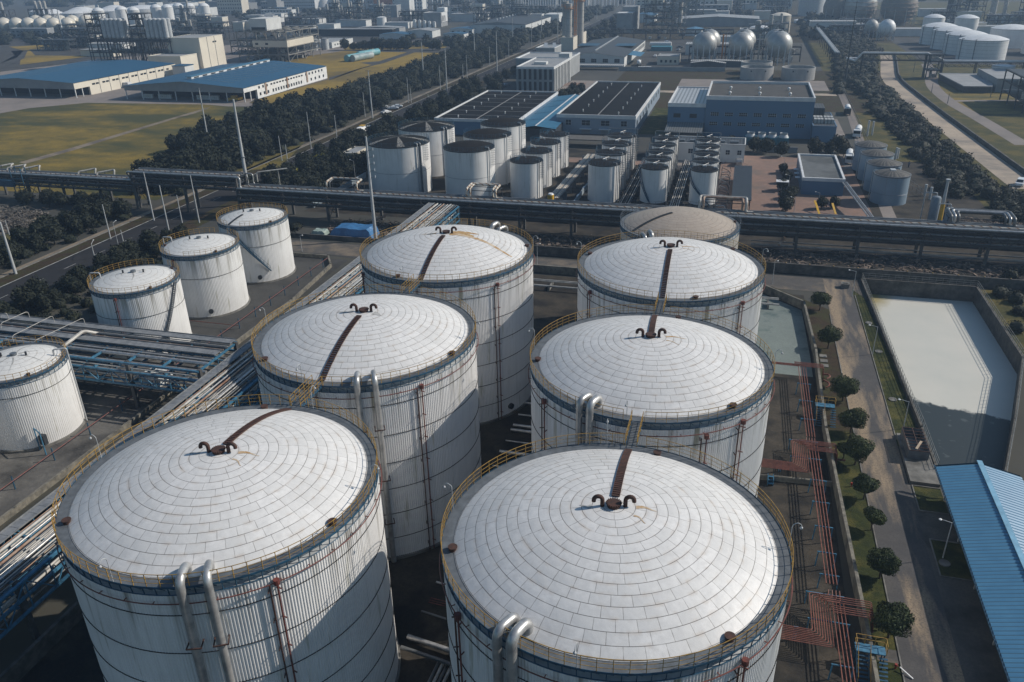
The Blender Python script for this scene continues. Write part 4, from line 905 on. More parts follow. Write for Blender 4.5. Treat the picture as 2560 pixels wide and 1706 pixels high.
def rack(name, label, ax, a0, a1, b0, b1, tiers, step, m_col, m_beam, pipes, truss=(), colw=.45, decks=(), brace=True, col_off=0, cat='pipe rack', group=None):
    f = (lambda a, b, z: (a, b, z)) if ax == 'x' else (lambda a, b, z: (b, a, z))
    loc = f((a0+a1)/2, (b0+b1)/2, 0); t = thing(name, label, cat, loc, group); zt = max(tiers); n = max(1, round((a1-a0)/step))
    for k in range(n+1):
        a = a0+(a1-a0)*k/n
        for b in (b0+.4, b1-.4): MB().bar(f(a, b, 0), f(a, b, zt), colw).build('column', m_col, t)
        if brace and k % 2 == 0:
            MB().bar(f(a, b0+.4, .6), f(a, b1-.4, min(tiers)-.2), .12).bar(f(a, b1-.4, .6), f(a, b0+.4, min(tiers)-.2), .12).build('cross_brace', m_beam, t)
    for z in tiers:
        mb = MB(); m2 = n*2
        for k in range(m2+1): a = a0+(a1-a0)*k/m2; mb.bar(f(a, b0, z-.2), f(a, b1, z-.2), .22, .28)
        for b in (b0, b1): mb.bar(f(a0, b, z-.2), f(a1, b, z-.2), .2, .3)
        mb.build('beam_tier', m_beam, t)
    for b, z0, z1, st in truss:
        mb = MB(); m2 = max(2, round((a1-a0)/st)); mb.bar(f(a0, b, z0), f(a1, b, z0), .16); mb.bar(f(a0, b, z1), f(a1, b, z1), .16)
        for k in range(m2):
            p, q = a0+(a1-a0)*k/m2, a0+(a1-a0)*(k+1)/m2; mb.bar(f(p, b, z0 if k % 2 else z1), f(q, b, z1 if k % 2 else z0), .11); mb.bar(f(q, b, z0), f(q, b, z1), .1)
        mb.build('side_truss', m_beam, t)
    for b, z, w in decks:
        mb = MB(); nn = int((a1-a0)/1.2)
        for k in range(nn): mb.bar(f(a0+(a1-a0)*k/nn, b, z), f(a0+(a1-a0)*(k+.97)/nn, b, z), w, .06)
        for s_ in (-w/2, w/2): mb.bar(f(a0, b+s_, z+.08), f(a1, b+s_, z+.08), .06, .14)
        mb.build('walkway', M_grate, t)
    for (b, z, r, m, *ext) in pipes:
        e0, e1 = (ext+[0, 0])[:2] if ext else (0, 0); pts = [f(a0+e0, b, z+r), f(a1+e1, b, z+r)]; MB().tube(pts, r, 10).build('pipe', m, t, True)
        if r > .2 and m is not M_silver:
            mb = MB(); k = a0+e0+2
            while k < a1+e1: mb.tube([f(k, b, z+r), f(k+.12, b, z+r)], r*1.12, 10); k += 3.1
            mb.build('pipe_clamps', m, t)
    return t
def pipes_for(y0, z, seq): return [(y0+o_, z, r, m) for o_, r, m in seq]
top = [(.1, .26, M_silver), (1.0, .10, M_pipeg), (1.4, .09, M_pipeg), (2.0, .20, M_pipeg), (2.7, .10, M_pipew), (3.3, .22, M_lag), (4.1, .13, M_pipeg), (4.7, .24, M_pipeg), (5.5, .10, M_silver), (6.1, .26, M_pipeg), (6.9, .16, M_silver)]
mid = [(.0, .16, M_pipeg), (.9, .12, M_pipeg), (2.2, .2, M_rackd), (3.5, .14, M_pipeg), (4.8, .2, M_pipeg), (6.0, .14, M_rackd)]
low = [(-.1, .13, M_pipeg), (.7, .1, M_brown), (2.2, .15, M_pipeg), (4.8, .2, M_rackd)]
SC_ = lambda L, f: [(o_*f, r, m) for o_, r, m in L]
mr = rack('pipe_rack', 'long dark pipe rack crossing the whole picture behind the big tanks', 'x', -118, 74, 170.6, 175.9, (7.0, 5.6, 4.3), 12, M_rackc, M_rackd, pipes_for(170.7, 7.0, SC_(top, .73))+pipes_for(170.7, 5.6, SC_(mid, .8))+pipes_for(170.7, 4.3, low), truss=((170.5, 4.0, 6.8, 3.0),), colw=.55, group='sections of the long pipe rack')
mr2 = rack('pipe_rack', 'raised section of the pipe rack bridging over the dark road', 'x', -149, -118.6, 171.2, 176.3, (9.6, 8.2, 6.9), 15, M_rackc, M_rackd, pipes_for(171.3, 9.6, SC_(top, .68))+pipes_for(171.3, 8.2, SC_(mid, .75))+pipes_for(171.3, 6.9, SC_(low, .9)), truss=((171.1, 6.6, 9.4, 3.0),), colw=.55, group='sections of the long pipe rack')
mr3 = rack('pipe_rack', 'left end of the long pipe rack, beyond the road bridge', 'x', -232, -149.6, 172.8, 177.2, (7.0, 5.6, 4.4), 12, M_rackc, M_rackd, pipes_for(172.9, 7.0, SC_(top, .58))+pipes_for(172.9, 5.6, SC_(mid, .65))+pipes_for(172.9, 4.4, SC_(low, .8)), truss=((172.7, 4.2, 6.8, 3.0),), colw=.5, group='sections of the long pipe rack')
# step pipes joining the raised section
def jp(par, pts, r, m): MB().tube(fillet(pts, .7, 5), r, 10).build('drop_pipe', m, par, True)
for o_, r, m in top[::2]:
    if r < .12: continue
    jp(mr2, [(-120, 171.3+o_*.68, 9.6+r), (-117.3+o_*.12, 171.3+o_*.68, 9.6+r), (-117.3+o_*.12, 171.0+o_*.7, 7.0+r), (-114, 170.7+o_*.73, 7.0+r)], r, m)
    jp(mr2, [(-147, 171.3+o_*.68, 9.6+r), (-150.2, 171.3+o_*.68, 9.6+r), (-150.2, 172.9+o_*.58, 7.0+r), (-153, 172.9+o_*.58, 7.0+r)], r, m)
jp(mr, [(-116, 177, 7.5), (-116, 177, 9.9), (-109.5, 181, 10.2)], .16, M_pipew); jp(mr, [(-111.5, 179.8, 0), (-111.5, 179.8, 10.1)], .12, M_pipew)
# expansion loops standing on the rack
def xloop(label, x0, x1, y, z, up, back, rs, mats, gap=.75, legs=True, blue=False):
    t = thing('expansion_loop', label, 'pipe loop', ((x0+x1)/2, y, z), 'pipe expansion loops on the pipe rack')
    for k, (r, m) in enumerate(zip(rs, mats)):
        g_ = gap*k; zz = z+up-.0*k
        MB().tube(fillet([(x0-1.6+g_, y+.2*k, z+r), (x0+g_, y+.2*k, z+r), (x0+g_, y+.2*k, zz), (x0+g_, y+back-g_, zz+.25), (x1-g_, y+back-g_, zz+.25), (x1-g_, y+.2*k, zz), (x1-g_, y+.2*k, z+r), (x1+1.6-g_, y+.2*k, z+r)], .6, 5), r, 12).build('loop_pipe', m, t, True)
    mb = MB(); zb = z+up-.55
    for xx in (x0-.3, x1+.3):
        for yy in (y+.8, y+back+.3): mb.bar((xx, yy, z-.3 if yy < y+6 else 0), (xx, yy, zb), .14)
        mb.bar((xx, y+.8, zb), (xx, y+back+.3, zb), .14)
    for yy in (y+.8, y+back+.3): mb.bar((x0-.3, yy, zb), (x1+.3, yy, zb), .14)
    mb.build('loop_frame', M_rackd if not blue else M_blue, t); return t
xloop('pipe loop with banded lagging on the rack, just right of the road bridge', -95.5, -87.5, 174.6, 7.0, 2.0, 3.2, (.26, .14), (M_lag, M_pipeg))
xloop('yellow banded double pipe loop on the rack in front of the black roofed tanks', -59.5, -52.5, 174.4, 7.0, 2.2, 4.0, (.27, .24), (M_lag, M_lag))
xloop('orange stained pipe loop on the rack in front of the dark flat pump shelter', -6.5, 3.2, 174.3, 7.0, 2.4, 2.6, (.28, .26), (M_pipew, M_brown))
xloop('grey triple pipe loop on the right part of the rack by the yellow stack', 43, 54.5, 174.3, 7.0, 1.8, 4.2, (.30, .28, .26), (M_pipeg, M_silver, M_pipeg))
for i, (x, w) in enumerate(((-194, 2.6), (-189.5, 2.6), (-184.5, 2.8), (-166.0, 2.4), (-160, 2.4))):
    t = thing('expansion_loop', ('white lagged pipe bend farthest left on the rack', 'second white lagged pipe bend from the left on the rack', 'third white lagged pipe bend from the left, over the blue frame', 'pale pipe bend left of the raised rack, the farther of a pair', 'pale pipe bend closest to the raised rack section')[i], 'pipe loop', (x, 176, 7), 'white pipe bends on the left rack end')
    MB().tube(fillet([(x-3.4, 175.6, 7.3), (x-3.4, 176.0, 7.9), (x, 179.4-i*.3, 8.3), (x+w*.3, 177.6, 8.3), (x+w*.3, 177.2, 7.3)], .8, 6), .24, 12).build('bend', M_pipew, t, True)
    MB().bar((x-2, 177, 7), (x-2, 177, 8.3), .12).build('support', M_blue if i == 2 else M_rackd, t)
t = thing('access_frame', 'blue steel access frame on the left end of the pipe rack', 'frame', (-186, 172, 0)); mb = MB()
for xx in (-187.5, -184.0):
    for yy in (171.4, 173): mb.bar((xx, yy, 0), (xx, yy, 9.2), .18)
for z in (4, 5.2, 6.4, 9.2): mb.bar((-187.5, 171.4, z), (-184, 171.4, z), .14); mb.bar((-187.5, 173, z), (-184, 173, z), .14)
mb.build('frame', M_blue, t); MB().box(-194, -187.6, 171.2, 172.2, 4.0, 5.8).build('side_panel', M_blue, t)
# blue rack running past the left row of big tanks
blu = [(-66.2, 7.1, .08, M_pipew), (-64.4, 7.0, .16, M_pipew), (-63.6, 7.0, .12, M_silver), (-62.9, 7.0, .14, M_brown), (-62.0, 7.0, .10, M_pipew), (-61.2, 7.0, .16, M_silver), (-60.3, 7.0, .1, M_pipeg),
       (-65.4, 5.4, .12, M_blue_l), (-64.2, 5.4, .14, M_pipew), (-63.1, 5.4, .12, M_pipeg), (-62.0, 5.4, .14, M_brown), (-61.0, 5.4, .16, M_blue_l), (-60.0, 5.4, .12, M_pipew),
       (-64.9, 7.0, .06, M_brown), (-62.5, 7.0, .07, M_pipeg), (-61.6, 7.0, .06, M_pipew), (-60.7, 7.0, .08, M_pipew), (-59.8, 7.0, .07, M_pipeg), (-66.0, 5.4, .1, M_pipew), (-64.8, 5.4, .08, M_pipeg), (-63.7, 5.4, .09, M_silver), (-62.5, 5.4, .08, M_blue_l), (-65.0, 3.8, .14, M_pipeg), (-63.2, 3.8, .14, M_blue_l), (-61.4, 3.8, .16, M_pipew), (-60.0, 3.8, .1, M_pipeg)]
rack('pipe_rack', 'blue steel pipe rack running diagonally between the small and the big white tanks', 'y', 20, 168, -66.8, -59.4, (6.95, 5.35, 3.75), 11.5, M_rackc, M_blue_l, blu, truss=((-66.9, 3.6, 6.8, 2.9), (-59.3, 3.6, 6.8, 2.9)), decks=((-65.8, 7.25, 1.3),), colw=.5, brace=False)
blx = [(84.9, 7.0, .28, M_silver), (84.1, 6.2, .24, M_silver), (83.3, 5.4, .14, M_silver), (86.2, 6.2, .12, M_blue_l), (88.2, 7.6, .09, M_pipeg), (88.7, 7.6, .08, M_brown), (89.3, 7.6, .12, M_pipeg), (89.8, 7.6, .07, M_pipew), (90.2, 7.6, .08, M_pipeg), (82.8, 4.2, .12, M_blue_l), (84.6, 4.2, .14, M_pipeg), (86.4, 4.2, .1, M_blue_l), (83.8, 4.2, .18, M_silver), (85.5, 4.2, .1, M_pipew), (87.6, 6.1, .16, M_pipeg), (88.9, 6.1, .14, M_silver), (90.2, 6.1, .12, M_pipew), (85.2, 6.2, .08, M_brown), (82.9, 6.2, .1, M_pipew), (88.2, 4.2, .14, M_pipeg), (89.5, 4.2, .1, M_pipew), (90.8, 4.2, .14, M_blue_l)]
rack('pipe_rack', 'blue steel pipe rack with grey decks crossing from the left edge to the middle', 'x', -150, -68, 82.4, 92, (7.5, 6.1, 4.1), 11.7, M_rackc, M_blue_l, blx, truss=((82.3, 4.0, 6.0, 2.4), (87.0, 5.9, 7.4, 2.4)), decks=((91.2, 7.8, 1.5), (87.4, 7.8, 1.6), (85.8, 7.4, .6), (89.9, 7.35, .5)), colw=.5, brace=False)
def loose(label, pts, r, m, name='overhead_pipe', rr=.5, grp=None): return tag(MB().tube(fillet(pts, rr, 4), r, 8).build(name, m, None, True), label, 'pipe', grp)
for i, (a, b2, c, d) in enumerate(((0, 1120, 190, 1035), (80, 1205, 360, 1065), (230, 1240, 570, 1080), (0, 1055, 45, 1045))):
    p, q_ = gz(G0, a, b2, 8.6, .3655), gz(G0, c, d, 8.9, .3655)
    loose(('thin white pipe slanting over the left rack end', 'second thin white pipe slanting over the left rack', 'third thin white pipe slanting over the left rack, near the starred roof', 'short white pipe at the left edge above the rack')[i], [(p.x, p.y, 7.6), p, q_, (q_.x, q_.y, 7.6)], .05, M_pipew)
p, q_ = gz(G0, 440, 1270, 8.0, .3655), gz(G0, 570, 1170, 8.6, .3655); loose('fat pale pipe bend rising from the rack by the small left tank', [(p.x-1, p.y-2, 7.0), p, q_, (q_.x+1, q_.y+1.5, 7.6)], .26, M_pipew)
# ground pipes between the tanks
t = thing('pipe_bundle', 'bundle of grey pipes on the ground between the two rows of big tanks', 'pipes', (-21, 85, 0))
for k, (y, z, r) in enumerate(((96, .5, .16), (92.5, .6, .12), (89.8, .5, .22), (88.6, .5, .22), (86, .4, .1), (83.2, .5, .24), (80, .45, .1))):
    MB().tube(fillet([(-25.5, y, z), (-19.6, y, z), (-19.2, y, z+.7), (-18.4, y+.3, z+.7)], .4, 4), r, 10).build('pipe', M_silver, t, True)
t = thing('pipe_bundle', 'grey pipes on the ground between the two nearest big tanks', 'pipes', (-21, 55, 0))
for k, (y, z, r) in enumerate(((62.5, .5, .2), (60.8, .6, .24), (58.2, .4, .12), (54.0, .45, .1), (50.5, .6, .24), (48.9, .9, .18))):
    MB().tube(fillet([(-25.2, y+.6, z), (-21, y, z), (-19.2, y-.4, z), (-17.4, y-.6, z)], .4, 4), r, 10).build('pipe', M_silver if k % 2 == 0 else M_pipeg, t, True)
for k in range(4): MB().tube([(-21.4+k*.42, 49, .5), (-22.4+k*.42, 20, .5)], .15, 8).build('pipe', M_pipew if k % 2 else M_pipeg, t, True)
for k in range(3):
    MB().tube(fillet([(-25, 56.6-k*.3, .35), (-22.2+k*.2, 56.4-k*.3, .35), (-20.4+k*.2, 61.5, .35)], .3, 3), .05, 6).build('pipe', M_rustr, t, True)
t = thing('valve_group', 'small pale valves on the pipes between the two nearest big tanks', 'valves', (-19.6, 53, 0))
for k in range(4): MB().box(-19.9, -19.1, 52.2+k*.9, 52.6+k*.9, .5, 1.3).build('valve', M_lamp, t)
t = thing('pipe_bundle', 'pale pipes crossing behind the two farthest big tanks', 'pipes', (-30, 141, 0))
for y, r in ((142.3, .14), (141.7, .1), (139.3, .2)): MB().tube([(-58, y, .9), (10, y, .9)], r, 8).build('pipe', M_pipew, t, True)
for k in range(9): MB().box(-56+k*8, -55.7+k*8, 138.9, 142.7, 0, .72).build('sleeper', M_conc, t)
t = thing('pipe_bundle', 'red brown pipes on blue stands beside the three smaller tanks', 'pipes', (-80.3, 120, 0))
for pts in ([(-80.3, 143.5, 1.5), (-80.4, 100, 1.5)], [(-81, 96, 1.3), (-81, 60, 1.3)], [(-90, 110, .8), (-80.4, 110, .8)]): MB().tube(pts, .06, 6).build('pipe', M_rustr, t, True)
for k in range(9): MB().bar((-80.5, 100+k*5.2, 0), (-80.5, 100+k*5.2, 2.0), .12).build('stand', M_blue, t)
for k in range(6): MB().bar((-81.1, 62+k*6.4, 0), (-81.1, 62+k*6.4, 1.9), .12).build('stand', M_blue, t)
# pipes under and before the rack
t = thing('ground_pipe_bank', 'low bank of old pipes lying under the right half of the rack', 'pipes', (30, 172, 0))
for y, z, m in ((172.4, .7, M_pipeg), (173.4, .7, M_pipew), (175, .9, M_pipeg), (171.8, .35, M_rackd)): MB().tube([(5, y, z), (60, y, z)], .13, 8).build('pipe', m, t, True)
for i, (x0, x1, y, z) in enumerate(((-83, -79, 168.5, 1.6), (-69, -64, 167, 1.8), (-53.5, -50, 168, 1.8), (10.5, 11.5, 169, 2.2))):
    tag(MB().tube([(x0, y, z), (x1, y+2.5, z+.9)], .3, 10).build('scrap_pipe', M_brown, None, True), ('rust banded scrap pipe left of the tarpaulin heap', 'second rust banded scrap pipe behind the tarpaulin heap', 'rust banded scrap pipe behind the far left big tank', 'short rust banded scrap pipe right of the tan roofed tank')[i], 'pipe')
# ---------------------------------------------------------------- poles
def ray_y(p, y):
    d = CF + CR*((p[0]-1280)/FPX) - CU*((p[1]-853)/FPX); t = y/d.y; return d.x*t, CAMZ+d.z*t
def pole(x, y, z1, r0, r1, label, group, m=M_lamp, arms=(), name='power_pole', cat='pole'):
    t = thing(name, label, cat, (x, y, 0), group); MB().tube([(x, y, 0), (x, y, z1)], [r0, r1], 10).build('shaft', m, t, True)
    for z, w in arms: MB().bar((x-w/2, y+.05, z), (x+w/2, y+.05, z), .14).build('cross_arm', M_grey, t)
    return t
x, _z = ray_y(T(H0, 1005, 850), 181.0); _, z1 = ray_y(T(A0, 1590, 680, .3655), 181.0)
z1 = zat(x, 181.0, 680*.3655); tp = pole(x, 181.0, z1, .55, .24, 'thickest grey steel pole, rising behind the raised end of the pipe rack', None, M_lamp)
MB().cyl((x, 181.0), .58, 12.5, 12.7, 12).build('flange', M_grey, tp)
b = G((939.5, 600.5)); z1 = zat(b.x, b.y, 280+.18275*340); tp = pole(b.x, b.y, z1, .42, .2, 'thick grey pole standing behind the far left big tank, cable brackets near its top', None, M_lamp)
for k in range(5): zz = z1-3-k*1.5; MB().bar((b.x, b.y, zz), (b.x+1.3, b.y+.1, zz+.25), .08).build('bracket', M_grey, tp); MB().cyl((b.x+1.3, b.y+.1), .09, zz+.1, zz+.6, 8).build('insulator', M_white, tp)
ORD = ['first', 'second', 'third', 'fourth', 'fifth', 'sixth', 'seventh', 'eighth', 'ninth', 'tenth', 'eleventh', 'twelfth', 'thirteenth', 'fourteenth', 'fifteenth', 'sixteenth', 'seventeenth', 'eighteenth']
tall = [(H0, 540, 635, A0, 605, .3655, .24), (C0, 390, 1620, C0, 965, .18275, .26), (C0, 1090, 1080, C0, 575, .18275, .26), (C0, 1415, 1340, C0, 655, .18275, .26), (C0, 1790, 800, C0, 385, .18275, .26), (C0, 2095, 975, C0, 430, .18275, .26), (C0, 2310, 590, C0, 230, .18275, .26), (D0, 350, 480, D0, 170, .18275, .24), (D0, 570, 590, D0, 170, .18275, .26), (D0, 655, 340, D0, 50, .18275, .26), (D0, 1105, 270, D0, 100, .18275, .26)]
tl_ = []
for (o1, a, b2, o2, ty, k2, r) in tall: b = gz(o1, a, b2); tl_.append((b.y, b.x, zat(b.x, b.y, o2[1]+k2*ty), r))
for i, (y, x, z, r) in enumerate(sorted(tl_)): pole(x, y, z, r*1.2, r*.6, 'tall power pole by the tree belt, %s counting away from the pipe rack' % ORD[i], 'tall power poles along the road', M_lamp, ((z-.2, 2.6), (z-4.5, 3.4)))
thin = [(C0, 290, 1600, 1265), (C0, 885, 1410, 1060), (C0, 1320, 1240, 890), (C0, 1685, 1070, 755), (C0, 1995, 915, 640), (C0, 1160, 1490, 1290), (C0, 1720, 1210, 1060), (C0, 1630, 1080, 880), (C0, 2255, 800, 555), (D0, 215, 640, 300), (D0, 330, 610, 420), (H0, 1610, 880, 450), (H0, 1505, 670, 330), (H0, 1905, 510, 0), (H0, 2275, 520, 50), (C0, 920, 1410, 1200)]
tl_ = []
for (o1, a, b2, ty) in thin: b = gz(o1, a, b2); tl_.append((b.y, b.x, zat(b.x, b.y, o1[1]+.18275*ty)))
for i, (y, x, z) in enumerate(sorted(tl_)): pole(x, y, z, .16, .09, 'thin pale pole beside the road beyond the rack, %s counting away from the rack' % ORD[i], 'thin poles along the road beyond the rack', M_lamp, name='road_pole')
near = [(G0, 215, 1560, 850, .26, 'thick leaning-looking pole nearest the left edge, beside the dark road'), (G0, 130, 1030, 825, .10, 'short thin pole in the dirt lot at the left edge'), (G0, 1515, 1085, 610, .12, 'white and red banded thin pole on the road verge'), (G0, 2108, 830, 170, .15, 'tall thin pole on the verge just before the raised rack'), (G0, 2330, 1060, 350, .15, 'tall thin pole right of the road beside the smaller tanks'), (H0, 140, 1520, 1140, .12, 'thin pole among bushes left of the farthest small tank'), (H0, 375, 1520, 870, .15, 'thin pole in front of the raised rack, above the farthest small tank'), (G0, 1710, 1215, 960, .10, 'thin pole on the right kerb of the near road')]
for o1, a, b2, ty, r, lab in near: b = gz(o1, a, b2); pole(b.x, b.y, zat(b.x, b.y, o1[1]+.18275*ty), r*1.25, r*.7, lab, None, name='road_pole')
b = gz(G0, 1300, 1355); lamp_post((b.x, b.y), 3.4, 2.2, 120, 'grey street lamp by the near road with a long arm', None, base=.09)
b = gz(G0, 1630, 1215); lamp_post((b.x, b.y), 6.0, 1.0, 100, 'thin street lamp farther along the near road', None)
b = gz(I0, 160, 960); lamp_post((b.x, b.y), 6.0, 1.6, 150, 'white street lamp left of the nearest black roofed tank', None)
# radio mast on the right
b = gz(E0, 2140, 1165); zt = zat(b.x, b.y, 2); t = thing('mast', 'tall dark slender mast rising to the top edge near the service road', 'mast', (b.x, b.y, 0))
MB().tube([(b.x, b.y, 0), (b.x, b.y, zt)], [.5, .1], 8).build('shaft', M_dark, t, True); MB().box(b.x-3, b.x+3, b.y-2, b.y+2, 0, .9).build('base', M_dark, t)
for k in range(4): MB().bar((b.x-.6, b.y, zt-3-k*1.1), (b.x+.6, b.y, zt-3-k*1.1), .12).build('antenna', M_dark, t)
# ---------------------------------------------------------------- tanks beyond the rack
M_wt = wall_mat('white painted tank side', (.70, .70, .69), 13.2, .45)
M_wt2 = wall_mat('white ribbed tank side', (.70, .70, .69), 9.4, .35)
M_gt = wall_mat('blue grey tank side', (.20, .27, .34), 7, .4)
M_bkroof = mat('black bitumen roof', (.010, .010, .011), .9, c2=(.017, .016, .016), scale=.8, spec=.12)
def peel_mat():
    m, nt, b = new_mat('black roof with peeled pale stripes'); s = N(nt); co = s.objco(); sp = s.n('SeparateXYZ'); s.l(co, sp.inputs[0])
    ang = s.math('ARCTAN2', sp.outputs[1], sp.outputs[0]); n1 = s.noise(co, 2.5, 4, .7)
    st = s.math('GREATER_THAN', s.math('SINE', s.math('ADD', s.math('MULTIPLY', ang, 5.0), .8)), .80); mk = s.math('MULTIPLY', st, s.ramp(n1, .42, .54))
    s.l(s.mix(mk, (.011, .011, .011), (.24, .235, .22)), b.inputs['Base Color']); b.inputs['Specular IOR Level'].default_value = .12; b.inputs['Roughness'].default_value = .75; return m
M_peel = peel_mat()
def radial_mat():
    m, nt, b = new_mat('weathered radial roof'); s = N(nt); co = s.objco(); sp = s.n('SeparateXYZ'); s.l(co, sp.inputs[0])
    ang = s.math('ARCTAN2', sp.outputs[1], sp.outputs[0]); w = s.n('TexWhiteNoise', noise_dimensions='1D'); s.l(s.math('FLOOR', s.math('MULTIPLY', ang, 9)), w.inputs['W'])
    n1 = s.noise(co, 2.0, 4, .7); mk = s.math('MULTIPLY', w.outputs[0], s.ramp(n1, .3, .65))
    s.l(s.mix(mk, (.035, .036, .036), (.19, .18, .16)), b.inputs['Base Color']); b.inputs['Roughness'].default_value = .8; return m
M_radial = radial_mat()
def plain_tank(label, loc, Rt, H, rise, m_wall, m_roof, group, rail=M_blue, side_pipes=(), ladder=None, top_frame=None, foot=0, rings=(), npost=28, name='storage_tank', rail_h=.95, wind=None, spout=False):
    t = thing(name, label, 'storage tank', (0, 0, 0), group)
    MB().lathe((0,0,0), [(Rt, foot), (Rt, H)], 64).build('shell', m_wall, t, 'all')
    if foot: MB().cyl((0,0), Rt+.02, 0, foot, 40).build('plinth', M_dark if foot > .5 else M_conc, t, True)
    MB().lathe((0,0,0), [(Rt+.06, H-.28), (Rt+.08, H+.04), (Rt-.1, H+.05)], 64).build('rim_band', M_dark if rail is M_blue else rail, t)
    MB().lathe((0,0,0), [((Rt-.08)*(1-j/10)+1e-3*(j == 10), H+.04+dome_z((Rt-.08)*(1-j/10), Rt-.08, rise)) for j in range(11)], 48).build('roof', m_roof, t, 'all')
    for z in rings: MB().tube(ringpts(Rt+.02, z, 48), .035, 4, closed=True).build('ring', M_grey, t)
    if npost: railing(Rt-.05, H+.05, (), npost, rail_h, .045).build('railing', rail, t)
    for a, w, m in side_pipes:
        d = P3(a, Rt+.3, 0); MB().tube(fillet([(d.x, d.y, .1), (d.x, d.y, H+.5), P3(a, Rt-.9, H+.5)], .35, 4), w, 8).build('side_pipe', m, t, True)
    if ladder is not None:
        mb = MB(); d = P3(ladder, Rt+.45, 0); e = P3(ladder+90, .3, 0)
        for s_ in (-1, 1): mb.bar(d+e*s_+Vector((0, 0, H-4.5)), d+e*s_+Vector((0, 0, H+.9)), .06)
        for k in range(8): mb.tube([P3(ladder-6, Rt+.1, H-4+k*.6), P3(ladder, Rt+1.1, H-4+k*.6), P3(ladder+6, Rt+.1, H-4+k*.6)], .03, 4)
        mb.build('caged_ladder', rail, t)
    if top_frame is not None:
        mb = MB(); r = Rt*.95
        for s_ in (-1, 1): mb.tube(fillet([(-r*1.08, s_*.0+top_frame, H-.6), (-r*1.08, top_frame, H+1.5), (r*1.08, top_frame, H+1.5), (r*1.08, top_frame, H*.15)], .3, 3), .09, 6)
        mb.build('hoop_pipe', M_lamp, t); mb = MB().box(-.5, .5, -.35, .35, H+rise-.1, H+rise+.35).tube([(-.3, -.9, H+rise+.5), (.9, 1.0, H+rise+.7)], .05, 5).tube([(.9, -.6, H+.8), (.9, -.6, H+rise+.9)], .05, 5); mb.build('roof_fitting', M_lamp, t)
    if spout:
        MB().tube(fillet([P3(200, Rt*.75, H+.4), P3(200, Rt*.75, H+1.1), P3(200, Rt*.2, H+rise+.7), (0, 0, H+rise)], .3, 3), .07, 6).build('roof_pipe', M_blue_l, t)
        mb = MB(); 
        for k in range(3): mb.bar(P3(235+k*7, Rt*.9, H+.5), P3(235+k*7, Rt*.55, H+1.5), .05)
        mb.build('roof_fitting', M_blue_l, t)
    o_ = t
    if wind: wind_stair(t, Rt, H, *wind, m=M_blue, n=30, w=.6)
    t.location = (loc[0], loc[1], 0); return t
bigs = [(-87.9, 202.8, 8.3, M_peel, 'large white tank with peeling striped black roof, nearest the camera'), (-88.1, 224.4, 8.2, M_peel, 'large white tank with striped black roof, behind the nearest one'), (-67.0, 199.8, 6.65, M_bkroof, 'middle sized white tank with plain black roof, nearest of three'), (-67.0, 216.3, 6.65, M_bkroof, 'middle sized white tank with plain black roof, second of three'), (-67.3, 233.3, 6.65, M_bkroof, 'middle sized white tank with plain black roof, farthest of three')]
for x, y, r, mr_, lab in bigs: plain_tank(lab, (x, y), r, 13.4, 1.15, M_wt, mr_, 'white tanks with black roofs beyond the rack', side_pipes=((-27, .26, M_grey), (-33, .16, M_lamp)) if r > 7 else ((-25, .13, M_lamp),), ladder=-12, rings=(6.4,), npost=40 if r > 7 else 34, foot=.3)
NW = ['nearest', 'second', 'third', 'fourth', 'farthest']
def row(xs, ys, r, cname, n_, **kw):
    src = None
    for i, (x, y) in enumerate(zip(xs, ys)):
        lab = '%s white tank %s' % (NW[i] if i < len(xs)-1 else 'farthest', cname)
        if src is None: src = plain_tank(lab, (x, y), r, 9.6, .5, M_wt2, M_bkroof, n_, **kw); tr = tree_of(src)
        else: dup(tr, (x, y, 0), None, lab)
    return src
row([-52.75, -52.9, -53.0, -52.9], [204, 215.6, 227.0, 238.2], 4.27, 'in the row just right of the black roofed tanks', 'first row of small white tanks', side_pipes=((-28, .09, M_grey), (-5, .12, M_grey)), ladder=-18, spout=True)
row([-32.2, -32.4, -32.6, -32.8], [204.8, 216.6, 228.2, 239.6], 4.18, 'in the row right of the long pale pipe trestle', 'second row of small white tanks', side_pipes=((-20, .14, M_grey), (-38, .1, M_silver)), ladder=-8, top_frame=2.2)
row([-19.2, -19.3, -19.4, -19.6, -19.7], [202.6, 211.6, 220.2, 229.2, 238.2], 3.36, 'in the middle row of slim tanks', 'third row of small white tanks', side_pipes=((-18, .12, M_silver),), top_frame=1.6, foot=1.0, npost=22, wind=(190, 262, 1.2, 9.4))
row([-7.1, -7.3, -7.5, -7.7, -7.9], [202.3, 211.6, 220.3, 229.0, 238.0], 3.25, 'in the slim row beside the red brown yard', 'fourth row of small white tanks', side_pipes=((-18, .12, M_silver),), top_frame=1.5, foot=1.2, npost=22, wind=(180, 305, 1.2, 9.4))
for i, (x, y) in enumerate(((38.0, 216.1), (37.7, 227.6), (37.4, 239.1), (37.1, 250.4))):
    lab = '%s blue grey tank with a weathered grey roof, right of the small blue house' % ('nearest', 'second', 'third', 'farthest')[i]
    if i == 0: s0 = plain_tank(lab, (x, y), 4.22, 7.1, .9, M_gt, M_radial, 'blue grey tanks in a row', rail=M_grey, rings=(2.6,), npost=0, side_pipes=((165, .09, M_lamp),)); s0t = tree_of(s0)
    else: dup(s0t, (x, y, 0), None, lab)
    MB().lathe((0,0,0), [(4.45, 6.6), (4.45, 7.5)], 30, R(60), R(170)).build('curved_guard', M_blue, bpy.data.objects[-1] if False else (s0 if i == 0 else None)) if i == 0 else None
MB().box(-.6, .6, -1.0, 1.0, 7.9, 8.15).build('roof_fitting', M_lamp, s0)
